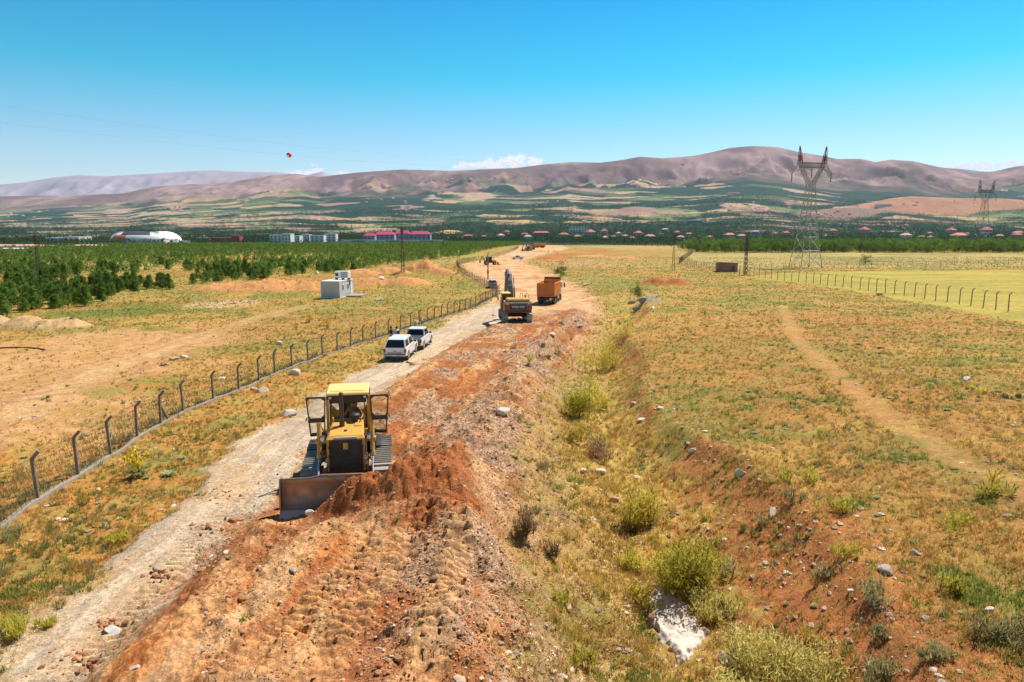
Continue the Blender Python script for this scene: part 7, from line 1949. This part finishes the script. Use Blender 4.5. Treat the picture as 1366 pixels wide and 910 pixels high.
# ================================================================== grass
def grass():
    rnd = np.random.default_rng(9)
    def tufts(name, x, y, h, w_, colr, nb, spread):
        n = len(x); z = shape(x, y)['z']
        a = rnd.random((n, nb)) * 6.283; sp = rnd.random((n, nb)) ** .7 * spread * h[:, None]; hh = h[:, None] * rnd.uniform(.5, 1.1, (n, nb))
        bx = x[:, None] + rnd.normal(size=(n, nb)) * .25 * h[:, None]; by = y[:, None] + rnd.normal(size=(n, nb)) * .25 * h[:, None]; bz = np.repeat(z[:, None], nb, 1)
        f = rnd.random((n, nb)) * 6.283; wx = np.cos(f) * w_[:, None]; wy = np.sin(f) * w_[:, None]
        tx = bx + np.cos(a) * sp; ty = by + np.sin(a) * sp; tz = bz + hh
        V = np.stack([np.stack([bx - wx, by - wy, bz - .02], -1), np.stack([bx + wx, by + wy, bz - .02], -1), np.stack([tx, ty, tz], -1)], 2).reshape(-1, 3)
        F = np.arange(len(V)).reshape(-1, 3)
        c = np.repeat(colr, nb * 3, 0) * np.repeat(rnd.uniform(.7, 1.25, (n * nb, 1)), 3, 0)
        tag(link(name, np_mesh(name, V, F, GRASSM, np.clip(c, 0, .8))), kind='stuff'); print(name, n)
    x, y = persp_points(180000, 8.3, 300, rnd, .86)
    m = shape(x, y); n1 = fbm(x * .22, y * .22, 4, 103); n2 = fbm(x * .9, y * .9, 4, 107); cl = fbm(x * 1.4, y * 1.4, 3, 401)
    rr = sst(-1.0, 1.2, sdf(x, y, REDR)); lb = sst(-2.5, 2, sdf(x, y, LBARE)); pth = pl_dist(x, y, PATHR)[0]; ltr = pl_dist(x, y, LTRACK)[0]
    pr = (1 - m['fill']) * (1 - m['road']) * (1 - m['farr']) * (1 - m['pile']) * (1 - np.clip(m['mound'] * 1.5, 0, .95)) * (.25 + .75 * sst(.36, .56, cl))
    pr = pr * (1 - .72 * rr) * (1 - .85 * lb) * sst(.3, 1.1, pth) * sst(.8, 2.2, ltr) * (1 - .75 * np.where(m['out'], sst(3.6, .6, m['sd']), 0)) * .85
    pr = np.where(inside(x, y, WHEAT) | (sdf(x, y, SLAB[0]) > -.12), 0, pr)
    k = rnd.random(len(x)) < pr; x, y = x[k], y[k]; n1, n2 = n1[k], n2[k]; gul = m['gul'][k]; n = len(x)
    u = rnd.random((n, 1)); straw = np.array((.66, .42, .14)); rust = np.array((.58, .27, .085)); olive = np.array((.40, .34, .09)); green = np.array((.26, .32, .06)); yel = np.array((.62, .50, .12))
    c = np.where(u < .42, straw, np.where(u < .62, rust, np.where(u < .82, olive, yel)))
    gsel = (sst(.52, .66, n2) * sst(.4, .56, n1))[:, None] > rnd.random((n, 1)) * .9; c = np.where(gsel, green, c)
    h = (.07 + .13 * rnd.random(n)) * (1 + .5 * gul) * np.interp(y, [10, 60, 130, 300], [.85, 1.05, 1.3, 2.0])
    tufts('dry_grass', x, y, h, .007 + .00024 * y, c, 9, .8)
    # weeds: darker fuller clumps
    x, y = persp_points(30000, 8.3, 260, rnd, .86)
    m = shape(x, y); cl = fbm(x * .5 + 3, y * .5, 4, 403)
    pr = (1 - m['fill'] * .97) * (1 - m['road']) * (1 - m['farr']) * (1 - m['pile']) * sst(.50, .66, cl) * .75 * (1 - .8 * sst(-2.5, 2, sdf(x, y, LBARE))) * sst(.3, 1.1, pl_dist(x, y, PATHR)[0]) * .6
    pr = np.where(inside(x, y, WHEAT) | (sdf(x, y, SLAB[0]) > -.12), 0, pr); 
    k = rnd.random(len(x)) < pr; x, y = x[k], y[k]; n = len(x); u = rnd.random((n, 1))
    c = np.where(u < .3, np.array((.20, .23, .07)), np.where(u < .65, np.array((.34, .36, .09)), np.where(u < .82, np.array((.34, .33, .19)), np.array((.56, .50, .13)))))
    tufts('weeds', x, y, (.10 + .16 * rnd.random(n)) * np.interp(y, [10, 60, 140, 260], [.8, .85, 1.0, 1.4]), .012 + .00028 * y, c, 20, 1.0)
    x, y = persp_points(26000, 8.3, 120, rnd, .5)
    m = shape(x, y); cl = fbm(x * .8 + 3, y * .8, 4, 405); k = rnd.random(len(x)) < m['gul'] * sst(.54, .70, cl) * .55 * (m['gd'] < 3.0) * (sdf(x, y, SLAB[0]) < -.3); x, y = x[k], y[k]; n = len(x); u = rnd.random((n, 1))
    tufts('gully_scrub', x, y, (.14 + .26 * rnd.random(n)), .009 + .0002 * y, np.where(u < .6, np.array((.76, .56, .13)), np.where(u < .75, np.array((.52, .48, .08)), np.array((.66, .42, .14)))), 24, .7)
    # verge weeds along the kerb of the left fence
    x = []; y = []
    pts = resample([tuple(G(a, b)) for a, b in FL], .16); 
    for p in pts:
        x.append(p[0] + rnd.normal() * .25 - .35); y.append(p[1] + rnd.normal() * .2)
    x, y = np.array(x), np.array(y); k = rnd.random(len(x)) < .55; x, y = x[k], y[k]; n = len(x); u = rnd.random((n, 1))
    tufts('fence_weeds', x, y, .15 + .28 * rnd.random(n), .012 + .0003 * y, np.where(u < .5, np.array((.24, .26, .14)), np.array((.36, .33, .14))), 14, .7)
grass()
for m_ in bpy.data.materials:
    pass
